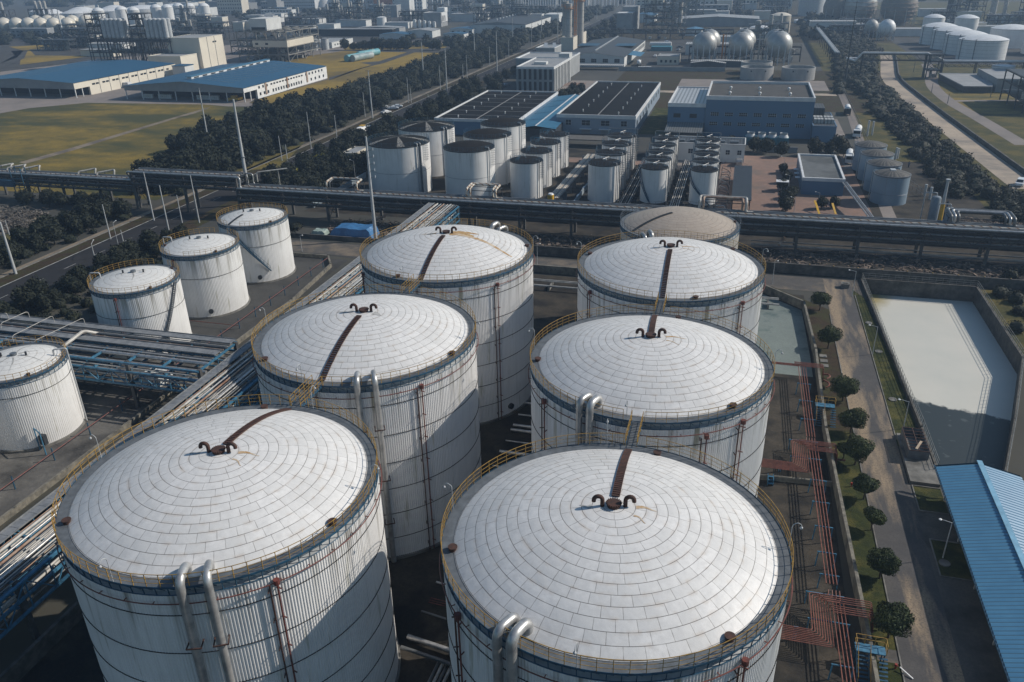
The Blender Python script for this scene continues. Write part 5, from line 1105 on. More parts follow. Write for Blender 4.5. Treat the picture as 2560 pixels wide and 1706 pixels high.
# yellow drum, pale pipe trestle, dividing wall, small fittings
dx_, dz_ = ray_y(T(J0, 476, 1130), 191.0); t = thing('drum', 'bright yellow drum standing at the near end of the pale pipe trestle', 'drum', (dx_, 191, 0)); MB().cyl((dx_, 191), .8, 0, dz_, 20).build('body', mat('bright yellow paint', (.62, .36, .015), .5), t, True); MB().cyl((dx_, 191), .75, dz_, dz_+.3, 20, .55).build('lid', M_white, t, True)
t = thing('pipe_trestle', 'low trestle of pale and yellowish pipes running away between two tank rows', 'pipe trestle', (-43, 220, 0))
for k in range(7): MB().tube([(-44.8+k*.42, 195, 2.2), (-44.0+k*.42, 246, 2.2)], .15, 8).build('pipe', (M_pipew, M_pipew, M_lag, M_pipeg, M_pipew, M_lag, M_pipeg)[k], t, True)
for k in range(9): MB().box(-45.3, -41.4, 196+k*6, 196.3+k*6, 0, 2.02).build('bent', M_grey, t)
wall_run('dividing_wall', 'low blue grey wall with white panels between two rows of small tanks', [(-38.6, 190), (-38.2, 232)], .3, 0, 1.3, mat('blue grey wall paint', (.22, .27, .31), .8))
for k in range(4): MB().box(-38.75, -38.38, 193+k*8, 195.2+k*8, .1, 1.36).build('white_panel', M_white, bpy.data.objects['dividing_wall'])
wall_run('dividing_wall', 'blue and white low wall with a yellow kerb left of the striped roof tanks', [(-104, 182), (-104, 214)], .3, 0, 1.5, MATS['blue grey wall paint']); 
t = thing('pipe_trestle', 'dark pipework filling the gap between the second and third small tank rows', 'pipe trestle', (-25.6, 215, 0))
for k in range(6): MB().tube([(-27+k*.55, 195, 1.4+.25*(k % 2)), (-27+k*.55, 244, 1.4+.25*(k % 2))], .11, 6).build('pipe', (M_pipeg, M_silver, M_dark)[k % 3], t, True)
for k in range(8): MB().box(-27.6, -23.4, 197+k*6, 197.25+k*6, 0, 1.3).build('bent', M_dark, t)
t = thing('pipe_trestle', 'pipework with pale tubes between the third and fourth small tank rows', 'pipe trestle', (-13.2, 215, 0))
for k in range(5): MB().tube([(-14.4+k*.5, 192, 1.6), (-14.4+k*.5, 246, 1.6)], .12, 6).build('pipe', (M_pipew, M_silver, M_pipeg)[k % 3], t, True)
for k in range(9): MB().box(-15, -11.6, 194+k*6, 194.25+k*6, 0, 1.5).build('bent', M_dark, t)
# little cross pipes
rg = random.Random(5)
t = thing('pipework', 'tangle of pipes and valves between the slim tanks and the dark shelter', 'pipes', (-2, 215, 0))
for k in range(22):
    y = 195+k*2.1; MB().tube(fillet([(-3.4, y, .4), (-3.4, y, 1.1+rg.random()), (-.8-rg.random(), y, 1.1+rg.random()), (-.8, y, .3)], .2, 2), .09, 6).build('pipe', (M_pipeg, M_silver, M_dark)[k % 3], t, True)
# ---------------------------------------------------------------- buildings
def wmat(name, c, pitch=1.4, c2=None): return corr_mat(name, c, pitch, 0, c2, .12, .6)
M_bluewall = mat('slate blue wall panels', (.075, .15, .24), .6, c2=(.085, .15, .235), scale=.25, world_co=True)
M_blueroof = corr_mat('deep blue ribbed roof', (.020, .105, .205), 1.0, 1, None, .15, .5)
M_cream = mat('cream wall', (.56, .52, .44), .8, c2=(.50, .46, .39), scale=.15, world_co=True)
M_offwhite = mat('off white wall', (.55, .56, .55), .8, c2=(.45, .46, .455), scale=.2, world_co=True)
M_greyw = mat('grey wall', (.27, .28, .285), .8, c2=(.21, .22, .225), scale=.2, world_co=True)
M_trim = mat('white roof trim', (.60, .615, .62), .6, c2=(.48, .49, .50), scale=.4)
M_black = MATS['black band']; M_broof = mat('black sheet roof', (.009, .0095, .011), .9, c2=(.006, .0065, .008), scale=.3, c3=(.014, .014, .015), scale3=.08, spec=.1)
M_dgroof = corr_mat('dark grey ribbed roof', (.055, .062, .068), .9, 0, None, .2, .6)
M_lgroof = corr_mat('pale grey ribbed roof', (.38, .39, .39), 1.1, 0, None, .15, .6)
M_glass = mat('dark window glass', (.008, .012, .017), .4, c2=(.012, .018, .024), scale=.5, spec=.25)
M_seam = mat('roof seam line', (.20, .20, .20), .7)
def windows(par, face, coord, ws, m=M_glass, frame=True, cross=0):
    # face 'y' -> wall facing -y at y=coord ; face 'x' -> wall facing +x at x=coord ; ws: (pos, z, w, h)
    for (p, z, w, h) in ws:
        if face == 'y': o_ = MB().box(p-w/2, p+w/2, coord-.07, coord-.02, z-h/2, z+h/2).build('window', m, par)
        else: o_ = MB().box(coord+.02, coord+.07, p-w/2, p+w/2, z-h/2, z+h/2).build('window', m, par)
        if cross:
            mb = MB()
            for k in range(cross+1):
                q = p-w/2+w*k/cross
                if face == 'y': mb.box(q-.03, q+.03, coord-.12, coord-.075, z-h/2, z+h/2)
                else: mb.box(coord+.075, coord+.12, q-.05, q+.05, z-h/2, z+h/2)
            if face == 'y': mb.box(p-w/2, p+w/2, coord-.16, coord-.125, z-.03, z+.03)
            else: mb.box(coord+.125, coord+.16, p-w/2, p+w/2, z-.03, z+.03)
            mb.build('window_frame', M_trim, o_)
def block(name, label, x0, x1, y0, y1, h, m_wall, m_roof, par=.6, pw=.25, m_par=None, cat='building', group=None, trim=0):
    t = thing(name, label, cat, ((x0+x1)/2, (y0+y1)/2, 0), group); m_par = m_par or m_wall
    MB().box(x0, x1, y0, y1, 0, h).build('walls', m_wall, t)
    if par > 0: MB().poly([(x0+pw, y0+pw, h+.03), (x1-pw, y0+pw, h+.03), (x1-pw, y1-pw, h+.03), (x0+pw, y1-pw, h+.03)]).build('roof', m_roof, t)
    else: MB().box(x0-.3, x1+.3, y0-.3, y1+.3, h+.01, h+.3).build('roof', m_roof, t)
    if par > 0:
        e = .12; mb = MB(); mb.box(x0-e, x1+e, y0-e, y0+pw, h-trim, h+par).box(x0-e, x1+e, y1-pw, y1+e, h-trim, h+par).box(x0-e, x0+pw, y0+pw, y1-pw, h-trim, h+par).box(x1-pw, x1+e, y0+pw, y1-pw, h-trim, h+par)
        mb.build('parapet', m_par, t)
    return t
def vents(t, pts, z, r=.27, m=M_white):
    for x, y in pts: MB().cyl((x, y), r*.6, z, z+.5, 8).ball((x, y, z+.75), r, 8, 6, .8).build('roof_ventilator', m, t, True)
# black roofed halls
t = block('factory_hall', 'hall with a black roof crossed by thin pale seams, behind the striped roof tanks', -106, -75, 278.5, 345, 5.2, M_bluewall, M_broof, .5, .3, M_trim, trim=.5)
mb = MB(); 
for k in range(1, 7): y = 278.5+k*9.5; mb.box(-105.6, -75.4, y, y+.3, 5.25, 5.33)
mb.box(-91.1, -90.7, 279, 344.6, 5.25, 5.35); mb.build('roof_seams', MATS['roof seam line'], t); vents(t, [(-83+(-.5), 283+k*9.5) for k in range(7)]+[(-98.5, 283+k*9.5) for k in range(7)], 5.2)
t = thing('link_roof', 'bright blue sloping roof between the two black roofed halls', 'roof', (-68, 310, 0)); mb = MB()
MB().poly([(-74.6, 273.6, 4.0), (-67.3, 273.6, 4.9), (-67.3, 344, 4.9), (-74.6, 344, 4.0)]).poly([(-67.3, 273.6, 4.9), (-60.3, 273.6, 4.0), (-63, 344, 4.0), (-67.3, 344, 4.9)]).build('roof', mat('turquoise blue roof', (.022, .13, .225), .6, c2=(.016, .10, .18), scale=.2), t)
MB().bar((-67.3, 273.4, 4.98), (-67.3, 344, 4.98), .5, .1).build('ridge_cap', M_trim, t); MB().box(-74.2, -60.6, 275, 342, 0, 3.7).build('walls', M_dark, t)
for k in range(1, 5): MB().bar((-74.5, 273.6+k*14, 4.08), (-67.4, 273.6+k*14, 4.97), .15, .06).build('roof_seam', M_blue_l, t)
t = block('factory_hall', 'black roofed hall with a white trim and grey blue walls, in the middle', -62.8, -34.8, 287.3, 371, 6.2, mat('grey blue wall panels', (.20, .25, .31), .6, c2=(.17, .215, .27), scale=.25, world_co=True), M_broof, .5, .3, M_trim, trim=.7)
MB().box(-48.7, -48.3, 288, 370.6, 6.25, 6.34).build('roof_seam', MATS['roof seam line'], t); vents(t, [(-41.5, 292+k*11) for k in range(7)]+[(-55, 296+k*11) for k in range(7)], 6.2)
windows(t, 'y', 287.3, [(-58.6, 3.9, 2.0, 1.7), (-52.3, 3.9, 3.1, 1.7), (-45.4, 3.9, 3.1, 1.7), (-38.8, 3.9, 2.1, 1.7)], cross=2)
for xx in (-52.3, -45.4): MB().box(xx-2.1, xx+2.1, 286.1, 287.25, 1.75, 1.95).build('canopy', M_trim, t); MB().box(xx-1.5, xx+1.5, 287.18, 287.24, 0, 1.7).build('door', M_greyw, t)
windows(t, 'x', -34.8, [(292+k*9, 3.6, 2.4, 1.6) for k in range(9)])
wall_run('tank_yard_shelter', 'low dark shelter roof in front of the middle black roofed hall', [(-60, 268), (-36, 268)], 7, 2.4, 2.7, mat('dusty grey roof', (.10, .095, .088), .9), 'shelter')
# long blue building
t = block('factory_building', 'long tall blue building with two rows of dark windows', -11.4, 23.6, 290.8, 327, 12.6, M_bluewall, mat('brown grey flat roof', (.055, .052, .048), .9, c2=(.035, .035, .034), scale=.3), .9, .35, M_trim, trim=.4)
windows(t, 'y', 290.8, [(-8.3+k*4.72, 7.5, 2.7, 1.15) for k in range(7)]+[(-8.5+k*4.72, 4.3, 2.7, 1.1) for k in range(7)], cross=4)
vents(t, [(-4+k*10, 300) for k in range(3)]+[(-4+k*10, 312) for k in range(3)], 12.6, .55)
t = block('factory_building', 'lower left wing of the blue building, pale ribbed metal roof', -24.2, -11.5, 291.2, 330, 10.3, M_bluewall, corr_mat('silver ribbed roof', (.40, .42, .44), 1.3, 0, None, .2, .4), .5, .2, M_trim, trim=.8)
windows(t, 'y', 291.2, [(-21, 6.6, 2.4, 1.4), (-15.5, 6.6, 2.4, 1.4)])
t = block('factory_building', 'low right wing of the blue building with grey machines on its roof', 23.7, 31, 286, 312, 5.2, M_bluewall, M_dgroof, .2, .2)
for k in range(4): MB().box(24.2+(k % 2)*3.4, 27.1+(k % 2)*3.4, 291+(k//2)*4.4, 294+(k//2)*4.4, 5.25, 6.6).build('roof_unit', M_lgroof, t)
MB().box(24.1, 28, 301, 311, 5.25, 8.6).build('roof_housing', M_dgroof, t)
t = thing('lean_to', 'ribbed grey lean-to roof against the left wing of the blue building', 'shelter', (-18, 284, 0)); MB().poly([(-24, 279, 3.2), (-11.5, 279, 3.2), (-11.5, 291.1, 4.4), (-24, 291.1, 4.4)]).build('roof', corr_mat('old ribbed roof', (.16, .17, .17), .8, 0, None, .4), t); MB().box(-23.6, -11.8, 283, 290.9, 0, 2.6).build('walls', M_dark, t)
t = block('office_house', 'white two storey block directly behind the slim tank rows', -24, 2.5, 252, 262, 5.2, M_offwhite, M_dgroof, .3, .2)
windows(t, 'y', 252, [(-20.6, 3.0, 1.4, 1.3), (-13.4, 3.0, 1.4, 1.3), (-2.4, 3.0, 1.2, 1.3), (1.0, 3.0, 1.2, 1.3)], cross=2)
for k in range(6): MB().box(-22+k*4, -19.5+k*4, 254, 255.5, 5.3, 5.9).build('roof_unit', M_grey, t)
p = gz(I0, 180, 810); t = block('guard_house', 'cream two storey house with open balconies left of the nearest striped roof tank', p.x-4.5, p.x, p.y, p.y+9, 5.2, M_cream, M_greyw, .2, .2)
windows(t, 'x', p.x, [(p.y+1.5+k*2.6, z, 1.7, 1.3) for k in range(3) for z in (1.4, 3.9)])
# cooling towers, fence wall
t0 = thing('cooling_tower', '', 'cooling tower', (0, 0, 0), 'teal cooling towers in a row'); MB().box(-1.7, 1.7, -1.7, 1.7, 0, 2.3).build('casing', mat('teal casing', (.03, .17, .22), .5), t0); MB().lathe((0, 0, 0), [(1.65, 2.31), (1.15, 3.2), (1.3, 3.7)], 20).build('fan_stack', M_lamp, t0, True); MB().cyl((0, 0), 1.1, 3.3, 3.35, 16).build('fan', M_dark, t0)
tt = tree_of(t0)
for i, x in enumerate((4.2, 7.7, 11.1, 14.6)):
    lab = 'teal cooling tower before the blue building, %s from the left' % ORD[i]
    if i == 0: t0.location = (x, 281, 0); t0['label'] = lab
    else: dup(tt, (x, 281, 0), None, lab)
wall_run('yard_wall', 'pale low wall in front of the teal cooling towers', [(6.3, 268.4), (18.4, 268.4)], .3, 0, 1.8, M_greyw)
# pump shelter, small house, canopy
t = thing('pump_shelter', 'long black flat shelter roof beside the red brown yard', 'shelter', (2, 215, 0)); MB().box(.0, 4.7, 197.5, 233, 3.4, 3.6).build('roof', corr_mat('black ribbed roof', (.025, .024, .026), 1.2, 1, None, .3), t)
for k in range(6):
    for xx in (.3, 4.4): MB().bar((xx, 198+k*6.9, 0), (xx, 198+k*6.9, 3.4), .16).build('post', M_dark, t)
t = block('small_house', 'small blue house with a grey flat roof and white parapet', 17.4, 27.6, 218.8, 247, 4.0, M_bluewall, mat('stained grey flat roof', (.105, .115, .118), .9, c2=(.075, .082, .085), scale=.4, c3=(.04, .045, .045), scale3=.12), .5, .4, M_trim, trim=.35)
for k in range(3): MB().box(16.0, 17.25, 226+k*4.6, 227.5+k*4.6, 2.5, 2.6).build('canopy', M_trim, t)
t = thing('pipe_chute', 'pair of long pipes sloping down from the small blue house roof', 'pipes', (28, 210, 0))
for k in range(3): MB().tube([(27.0+k*.5, 218.4, 3.8), (30.6+k*.5, 192.5, 2.4)], .16, 8).build('pipe', M_silver if k != 1 else M_grey, t, True)
t = thing('canopy', 'small pale flat canopy at the right side of the red brown yard', 'canopy', (12.4, 221, 0)); MB().box(11, 14.2, 220, 222.4, 2.6, 2.75).build('roof', M_white, t); MB().bar((12.6, 221, 0), (12.6, 221, 2.6), .12).build('post', M_lamp, t)
for i, (a, b2, ty) in enumerate(((1300, 850, 620), (1365, 1105, 870), (1445, 1400, 1180), (1785, 1255, 1110), (2105, 545, 330), (1990, 590, 500), (775, 320, 210))):
    p = gz(K0, a, b2); lamp_post((p.x, p.y), max(2.5, zat(p.x, p.y, 280+.18275*ty)), .9, 160, 'white lamp post around the small blue house, %s counted from the left yard' % ORD[i], 'white lamp posts in the plant yard')
# vessels and yellow stack at the right of the yard
def vessel(x, y, r, h, label, m=M_lamp, grp=None):
    t = thing('pressure_vessel', label, 'vessel', (x, y, 0), grp); MB().lathe((x, y, 0), [(r, .6), (r, h-r*.5), (r*.8, h-r*.15), (r*.3, h), (.01, h+.02)], 20).build('body', m, t, True); MB().cyl((x, y), r*.8, 0, .6, 14).build('skirt', M_dark, t); MB().tube(fillet([(x, y, h), (x, y, h+.7), (x-2.5, y, h+.7), (x-2.5, y, .5)], .4, 3), .12, 8).build('outlet_pipe', M_lamp, t, True); return t
M_ves = mat('slate vessel paint', (.20, .24, .28), .5)
vessel(47.2, 193.4, 1.05, 5.4, 'slate grey upright vessel nearest the yellow stack', M_ves); vessel(45.2, 199.0, 1.05, 6.4, 'slate grey upright vessel behind the nearest one', M_ves)
p = gz(L0, 1195, 1500); t = thing('stack', 'slim pale stack with a yellow lower half beside the vessels', 'stack', (p.x, p.y, 0)); zt = zat(p.x, p.y, 280+.18275*930)
MB().cyl((p.x, p.y), .36, 4.2, zt, 14, .3).build('upper_stack', M_lamp, t, True); MB().cyl((p.x, p.y), .52, 0, 4.2, 14, .45).build('lower_stack', MATS['bright yellow paint'], t, True); MB().cyl((p.x, p.y), .5, zt-.1, zt+.15, 14).build('cap', M_lamp, t)
for i, (a, b2, ty) in enumerate(((990, 1150, 1010), (1060, 1200, 1030), (590, 650, 490), (620, 640, 500), (205, 330, 120), (270, 320, 130))):
    p = gz(L0, a, b2); tag(MB().tube([(p.x, p.y, 0), (p.x, p.y, max(3, zat(p.x, p.y, 280+.18275*ty)))], .32, 10).build('duct', M_lamp, None, True), 'upright pale duct along the yard fence, %s from the rack' % ORD[i], 'duct', 'upright ducts along the fence')
t = thing('pipework', 'knot of grey pipes and valves at the foot of the slate vessels', 'pipes', (42, 192, 0)); rg = random.Random(9)
for k in range(16):
    x, y = rg.uniform(38, 46), rg.uniform(187, 196); MB().tube(fillet([(x, y, .2), (x, y, rg.uniform(.8, 2.4)), (x+rg.uniform(-2.5, 2.5), y+rg.uniform(-1, 1), 1.2), (x+rg.uniform(-2, 2), y, .2)], .3, 3), rg.uniform(.08, .2), 7).build('pipe', (M_pipeg, M_silver, M_dark)[k % 3], t, True)
t = thing('pipe_stair', 'pair of yellow stair stringers over the sunken pit by the rack', 'stair', (26, 190, 0))
for i, (a, b2, c, d) in enumerate(((1735, 1215, 1800, 1410), (1975, 1250, 2020, 1400))):
    p, q_ = gz(K0, a, b2, 2.2), gz(K0, c, d, .2); MB().bar(p, q_, .5, .12).build('stringer', MATS['bright yellow paint'], t)
t = block('sunken_pit', 'low walled pit with dark slots beside the rack', 18.5, 33, 184, 191.5, 1.2, M_bluewall, M_dark, .4, .3, M_greyw, cat='pit')
# shrub fence along the right
o = rail_run([(51, 196), (40.5, 262), (42, 330), (43.5, 412)], 0, 2.0, M_grey, 3.0, (1, .5), .05).build('mesh_fence', M_grey); tag(o, 'grey post fence along the scrub between the plant and the service road', 'fence')
# vehicles
def car(label, x, y, rz, m, L=4.4, W=1.8, H=1.45, group=None, name='parked_car'):
    t = thing(name, label, 'car', (0, 0, 0), group); n = 9
    prof = [(-.5, .30), (-.5, .55), (-.46, .68), (-.30, .72), (-.20, 1.0), (.12, 1.0), (.27, .70), (.46, .60), (.5, .45), (.5, .30)]
    if H > 1.7: prof = [(-.5, .25), (-.5, .75), (-.47, .98), (-.40, 1.0), (.16, 1.0), (.33, .66), (.47, .56), (.5, .42), (.5, .25)]
    mb = MB(); k = len(prof)
    for yy, ins in ((-W/2, 0), (W/2, 0)):
        for px_, pz in prof: mb.v.append((px_*L, yy*(1 if pz < .75 else .84), pz*H))
    mb.f.append(tuple(range(k))[::-1]); mb.f.append(tuple(range(k, 2*k)))
    for i in range(k): mb.f.append((i, (i+1) % k, k+(i+1) % k, k+i))
    mb.build('body', m, t)
    MB().box(-.26*L, .20*L, -W*.425-.02, W*.425+.02, .74*H, .93*H).build('side_glass', M_glass, t)
    a, b2 = (.135, .265) if H < 1.7 else (.175, .325); z0, z1 = (.97, .72) if H < 1.7 else (.96, .68)
    MB().poly([(a*L+.03, -W*.38, z0*H+.02), (a*L+.03, W*.38, z0*H+.02), (b2*L+.03, W*.42, z1*H+.02), (b2*L+.03, -W*.42, z1*H+.02)]).build('windscreen', M_glass, t)
    for sx in (-.31, .31):
        for sy in (-1, 1): MB().tube([(sx*L, sy*(W/2-.16), .32), (sx*L, sy*(W/2+.02), .32)], .32, 12).build('wheel', M_dark, t)
    for sy in (-1, 1): MB().box(.485*L, .503*L, sy*W*.38-.16, sy*W*.38+.16, .50*H, .58*H).build('headlight', M_lamp, t)
    t.location = (x, y, 0); t.rotation_euler = (0, 0, rz); return t
M_carw = mat('white car paint', (.62, .63, .64), .25, c2=(.58, .59, .60)); M_card = mat('dark car paint', (.03, .035, .045), .25); M_cars = mat('silver car paint', (.35, .36, .37), .25, .4)
p = gz(L0, 2290, 1010); car('white people carrier driving on the dusty service road at the right edge', p.x, p.y, R(-112), M_carw, 4.6, 1.8, 1.85, name='van')
for i, (a, b2, m) in enumerate(((565, 1490, M_cars), (575, 1555, M_carw), (680, 1500, M_carw), (735, 1475, M_carw), (560, 1520, M_card))):
    p = gz(C0, a, b2); car(('silver car at the head of the small car cluster on the road', 'white car nearest the camera in the road cluster', 'white car in the middle of the road cluster', 'white car at the far right of the road cluster', 'dark car behind the silver one in the road cluster')[i], p.x, p.y, R(60 if i < 2 else 20), m, group='cars gathered on the road by the yellow verge')
for i, (a, b2) in enumerate(((1820, 1250), (1720, 1330), (2170, 1200), (2195, 1185), (2220, 1185))):
    p = gz(C0, a, b2); car(('white car alone on the lane behind the black roof', 'white car half hidden by trees beside the black roof', 'parked car at the gatehouse, left of three', 'parked car at the gatehouse, middle of three', 'parked car at the gatehouse, right of three')[i], p.x, p.y, R(75), (M_carw, M_carw, M_cars, M_carw, M_cars)[i], group='cars near the office block')
p = gz(K0, 695, 730); car('grey van parked beside the dark pump shelter on the red brown yard', p.x, p.y, R(90), M_cars, 4.8, 1.9, 2.0, name='van')
def tanker(label, x, y, rz, mixer=False, mc=M_carw):
    t = thing('mixer_truck' if mixer else 'tanker_truck', label, 'truck', (0, 0, 0)); MB().box(2.6, 4.6, -1.2, 1.2, .6, 2.7).build('cab', mc, t); MB().box(4.605, 4.64, -1.05, 1.05, 1.6, 2.5).build('windscreen', M_glass, t)
    MB().box(-4.6, 4.4, -.5, .5, .6, .95).build('chassis', M_dark, t)
    if mixer: MB().tube([(-4.4, 0, 2.5), (-3.2, 0, 2.4), (-1.2, 0, 2.1), (1.0, 0, 1.9), (2.2, 0, 1.8)], [.5, .95, 1.3, 1.15, .5], 16).build('drum', M_white, t, True); MB().box(-1, 1, -.9, .9, 3.5, 3.6).build('rack_top', MATS['bright yellow paint'], t)
    else: MB().tube([(-4.5, 0, 2.05), (-4.2, 0, 2.05), (2.1, 0, 2.05), (2.35, 0, 2.05)], [.7, 1.05, 1.05, .7], 18).build('tank_body', M_white, t, True)
    for sx in (-3.8, -2.7, 3.4):
        for sy in (-1, 1): MB().tube([(sx, sy*.85, .5), (sx, sy*1.2, .5)], .5, 14).build('wheel', M_dark, t)
    t.location = (x, y, 0); t.rotation_euler = (0, 0, rz)
p = gz(I0, 265, 320); tanker('white concrete mixer truck on the road left of the striped roof tanks', p.x, p.y, R(82), True)
p = gz(L0, 70, 330); tanker('white tanker truck parked on the lane right of the blue building', p.x, p.y, R(-100))
p = gz(K0, 2200, 680); tanker('tanker truck parked behind the small blue house', p.x, p.y, R(-95))
p = gz(F0, -70, 1400+160); tanker('dark grey truck farther up the lane right of the blue building', p.x, p.y, R(-95), False, M_card)
# people on the path
def person(label, x, y, m1, m2):
    t = tag(MB().lathe((0,0,0), [(.01, 0), (.16, .02), (.17, .45), (.19, .85), (.20, 1.1), (.24, 1.38), (.12, 1.48), (.07, 1.52), (.11, 1.62), (.10, 1.74), (.01, 1.8)], 12).build('person', m1, None, 'all'), label, 'person'); t.location = (x, y, 0)
    for s_ in (-1, 1): MB().tube([(s_*.24, 0, 1.36), (s_*.29, .02, 1.05), (s_*.27, .10, .80)], [.06, .05, .04], 7).build('sleeve', m1, t, True); MB().tube([(s_*.1, 0, .85), (s_*.11, .03*s_, .45), (s_*.11, .05*s_, .03)], [.10, .08, .06], 7).build('trouser_leg', m2, t, True)
M_cloth = mat('dark blue clothing', (.02, .035, .07), .9)
p = gz(L0, 772, 760); person('person in dark clothes walking the path beside the blue grey tanks', p.x, p.y, M_cloth, M_dark)
p = gz(L0, 1298, 1310); person('person in dark clothes standing by the rubble right of the yellow stack', p.x, p.y, M_cloth, M_dark)
# ---------------------------------------------------------------- office block and halls farther back
t = thing('office_block', 'pale office block with tall dark window strips between white piers', 'building', (-93.6, 400, 0))
MB().box(-102.2, -85.0, 380.7, 418.6, 0, 10.2).build('core', M_glass, t); mb = MB()
MB().box(-102.6, -84.6, 380.2, 419, 10.2, 10.75).build('cornice', M_trim, t); MB().poly([(-102, 381, 10.80), (-85.2, 381, 10.80), (-85.2, 418.4, 10.80), (-102, 418.4, 10.80)]).build('roof', M_greyw, t)
mb = MB().box(-102.6, -84.6, 380.2, 380.5, 10.8, 11.3).box(-102.6, -84.6, 418.7, 419, 10.8, 11.3).box(-102.6, -102.3, 380.5, 418.7, 10.8, 11.3).box(-84.9, -84.6, 380.5, 418.7, 10.8, 11.3); mb.build('parapet', M_trim, t)
for k in range(8):
    w = .55 if k not in (0, 7) else .5; x = -102.2+k*17.2/7; MB().box(x-w, x+w, 380.3, 380.68, 0, 10.2).build('pier', M_greyw, t)
for k in range(12): y = 381+k*3.42; MB().box(-84.98, -84.62, y-.55, y+.55, 0, 10.2).build('pier', M_offwhite, t)
MB().box(-102.2, -85, 380.45, 380.66, 4.6, 5.5).build('spandrel', M_greyw, t); MB().box(-97, -91, 392, 396, 10.85, 12.0).build('roof_unit', M_offwhite, t)
t = block('office_block', 'lower pale building behind the office block with a white stair tower', -115.3, -87, 427, 456, 9.2, M_greyw, M_greyw, .6, .4, M_trim); windows(t, 'y', 427, [(-112.5, 6.2, 2, 1.8), (-106.5, 6.2, 2, 1.8), (-112.5, 2.6, 2, 1.8)])
MB().box(-92, -86.5, 424.6, 432, 9.25, 12.4).build('stair_tower', M_offwhite, t)
t = block('office_block', 'small grey building with tilted solar heaters on its roof', -117, -106, 478, 496, 9.5, M_greyw, M_greyw, .4, .3, M_trim)
for k in range(2): MB().poly([(-113+k*5, 482, 9.7), (-111+k*5, 482, 9.7), (-111.6+k*5, 484.5, 12), (-113.6+k*5, 484.5, 12)]).build('solar_heater', M_trim, t)
def gable_hall(name, label, x0, x1, y0, y1, he, hr, m_wall, m_roof, m_end=None, cat='warehouse', canopy=0, fascia=0, group=None, ridge=None):
    t = thing(name, label, cat, ((x0+x1)/2, (y0+y1)/2, 0), group); xm = ridge or (x0+x1)/2; m_end = m_end or m_wall; yb = y0+canopy
    MB().poly([(x0-.4, y0-.4, he+.02), (xm, y0-.4, hr+.06), (xm, y1+.4, hr+.06), (x0-.4, y1+.4, he+.02)]).poly([(xm, y0-.4, hr+.06), (x1+.4, y0-.4, he+.02), (x1+.4, y1+.4, he+.02), (xm, y1+.4, hr+.06)]).build('roof', m_roof, t)
    MB().box(x0, x1, yb, y1, 0, he-.25).build('walls', m_wall, t)
    if canopy:
        mb = MB().poly([(x0, y0, fascia), (x1, y0, fascia), (x1, y0, he), (xm, y0, hr), (x0, y0, he)]); mb.build('front_fascia', m_end, t)
        MB().box(x1-.15, x1+.02, y0+.02, yb-.02, fascia, he-.05).build('side_fascia', m_wall, t)
        n = int((x1-x0)/9); 
        for k in range(n+1): MB().bar((x0+.3+(x1-x0-.6)*k/n, y0+.4, 0), (x0+.3+(x1-x0-.6)*k/n, y0+.4, fascia), .35).build('column', M_trim, t)
        MB().bar((x1-.3, (y0+yb)/2, 0), (x1-.3, (y0+yb)/2, fascia), .35).build('column', M_trim, t)
        MB().box(x0+1, x1-1, yb-.3, yb-.05, 0, fascia-.1).build('canopy_shade_panel', M_black, t)  # black panel standing in for the deep shade under the canopy
    else: MB().poly([(x0, y0-.02, he-.3), (x1, y0-.02, he-.3), (x1, y0-.02, he), (xm, y0-.02, hr), (x0, y0-.02, he)]).build('gable', m_end, t)
    return t
M_warm = mat('warm cream cladding', (.60, .56, .47), .7, c2=(.54, .50, .42), scale=.1, world_co=True)
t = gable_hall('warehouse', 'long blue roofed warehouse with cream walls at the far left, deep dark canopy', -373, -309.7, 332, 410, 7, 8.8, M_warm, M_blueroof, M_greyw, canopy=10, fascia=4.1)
windows(t, 'x', -309.7, [(345+k*7.2, 4.9, 2.0, .8) for k in range(9)]+[(347.6+k*7.2, 4.9, 2.0, .8) for k in range(8)])
for k in range(8): MB().box(-309.68, -309.6, 349+k*7.2, 349.2+k*7.2, 0, 6.8).build('downpipe', M_grey, t)
MB().box(-309.6, -306.5, 365, 368, 0, 2.8).build('porch', M_trim, t)
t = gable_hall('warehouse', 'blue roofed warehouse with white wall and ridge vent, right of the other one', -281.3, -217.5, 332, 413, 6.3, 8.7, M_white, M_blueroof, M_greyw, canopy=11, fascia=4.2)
MB().box(-252, -249.4, 340, 410, 8.5, 9.7).build('ridge_vent', M_trim, t); MB().bar((-250.7, 339.5, 9.85), (-250.7, 410.5, 9.85), 3.2, .2).build('vent_roof', M_blue_l, t)
for k in range(10): MB().box(-249.38, -249.3, 342+k*6.8, 345.6+k*6.8, 8.9, 9.4).build('louvre', M_glass, t)
for k in range(14): MB().bar((-247, 342+k*5, 8.64), (-228, 342+k*5, 7.19), .12, .06).build('rooflight_strip', M_pipew, t)
windows(t, 'x', -217.5, [(345+k*3.5, 4.9, 1.3, 1.1) for k in range(3)]+[(356+k*2.7, 4.9, 1.6, .7) for k in range(12)]+[(390+k*3.5, 4.9, 1.3, 1.1) for k in range(6)]+[(345.5+k*3.5, 1.9, 1.3, 1.3) for k in range(3)]+[(357+k*2.5, 1.9, 1.2, 1.4) for k in range(12)]+[(390.5+k*4.5, 1.9, 1.3, 1.3) for k in range(5)])
for k in range(3): MB().box(-217.45, -217.2, 350+k*20, 351.2+k*20, 1, 6.2).build('outdoor_ladder', M_brown, t)
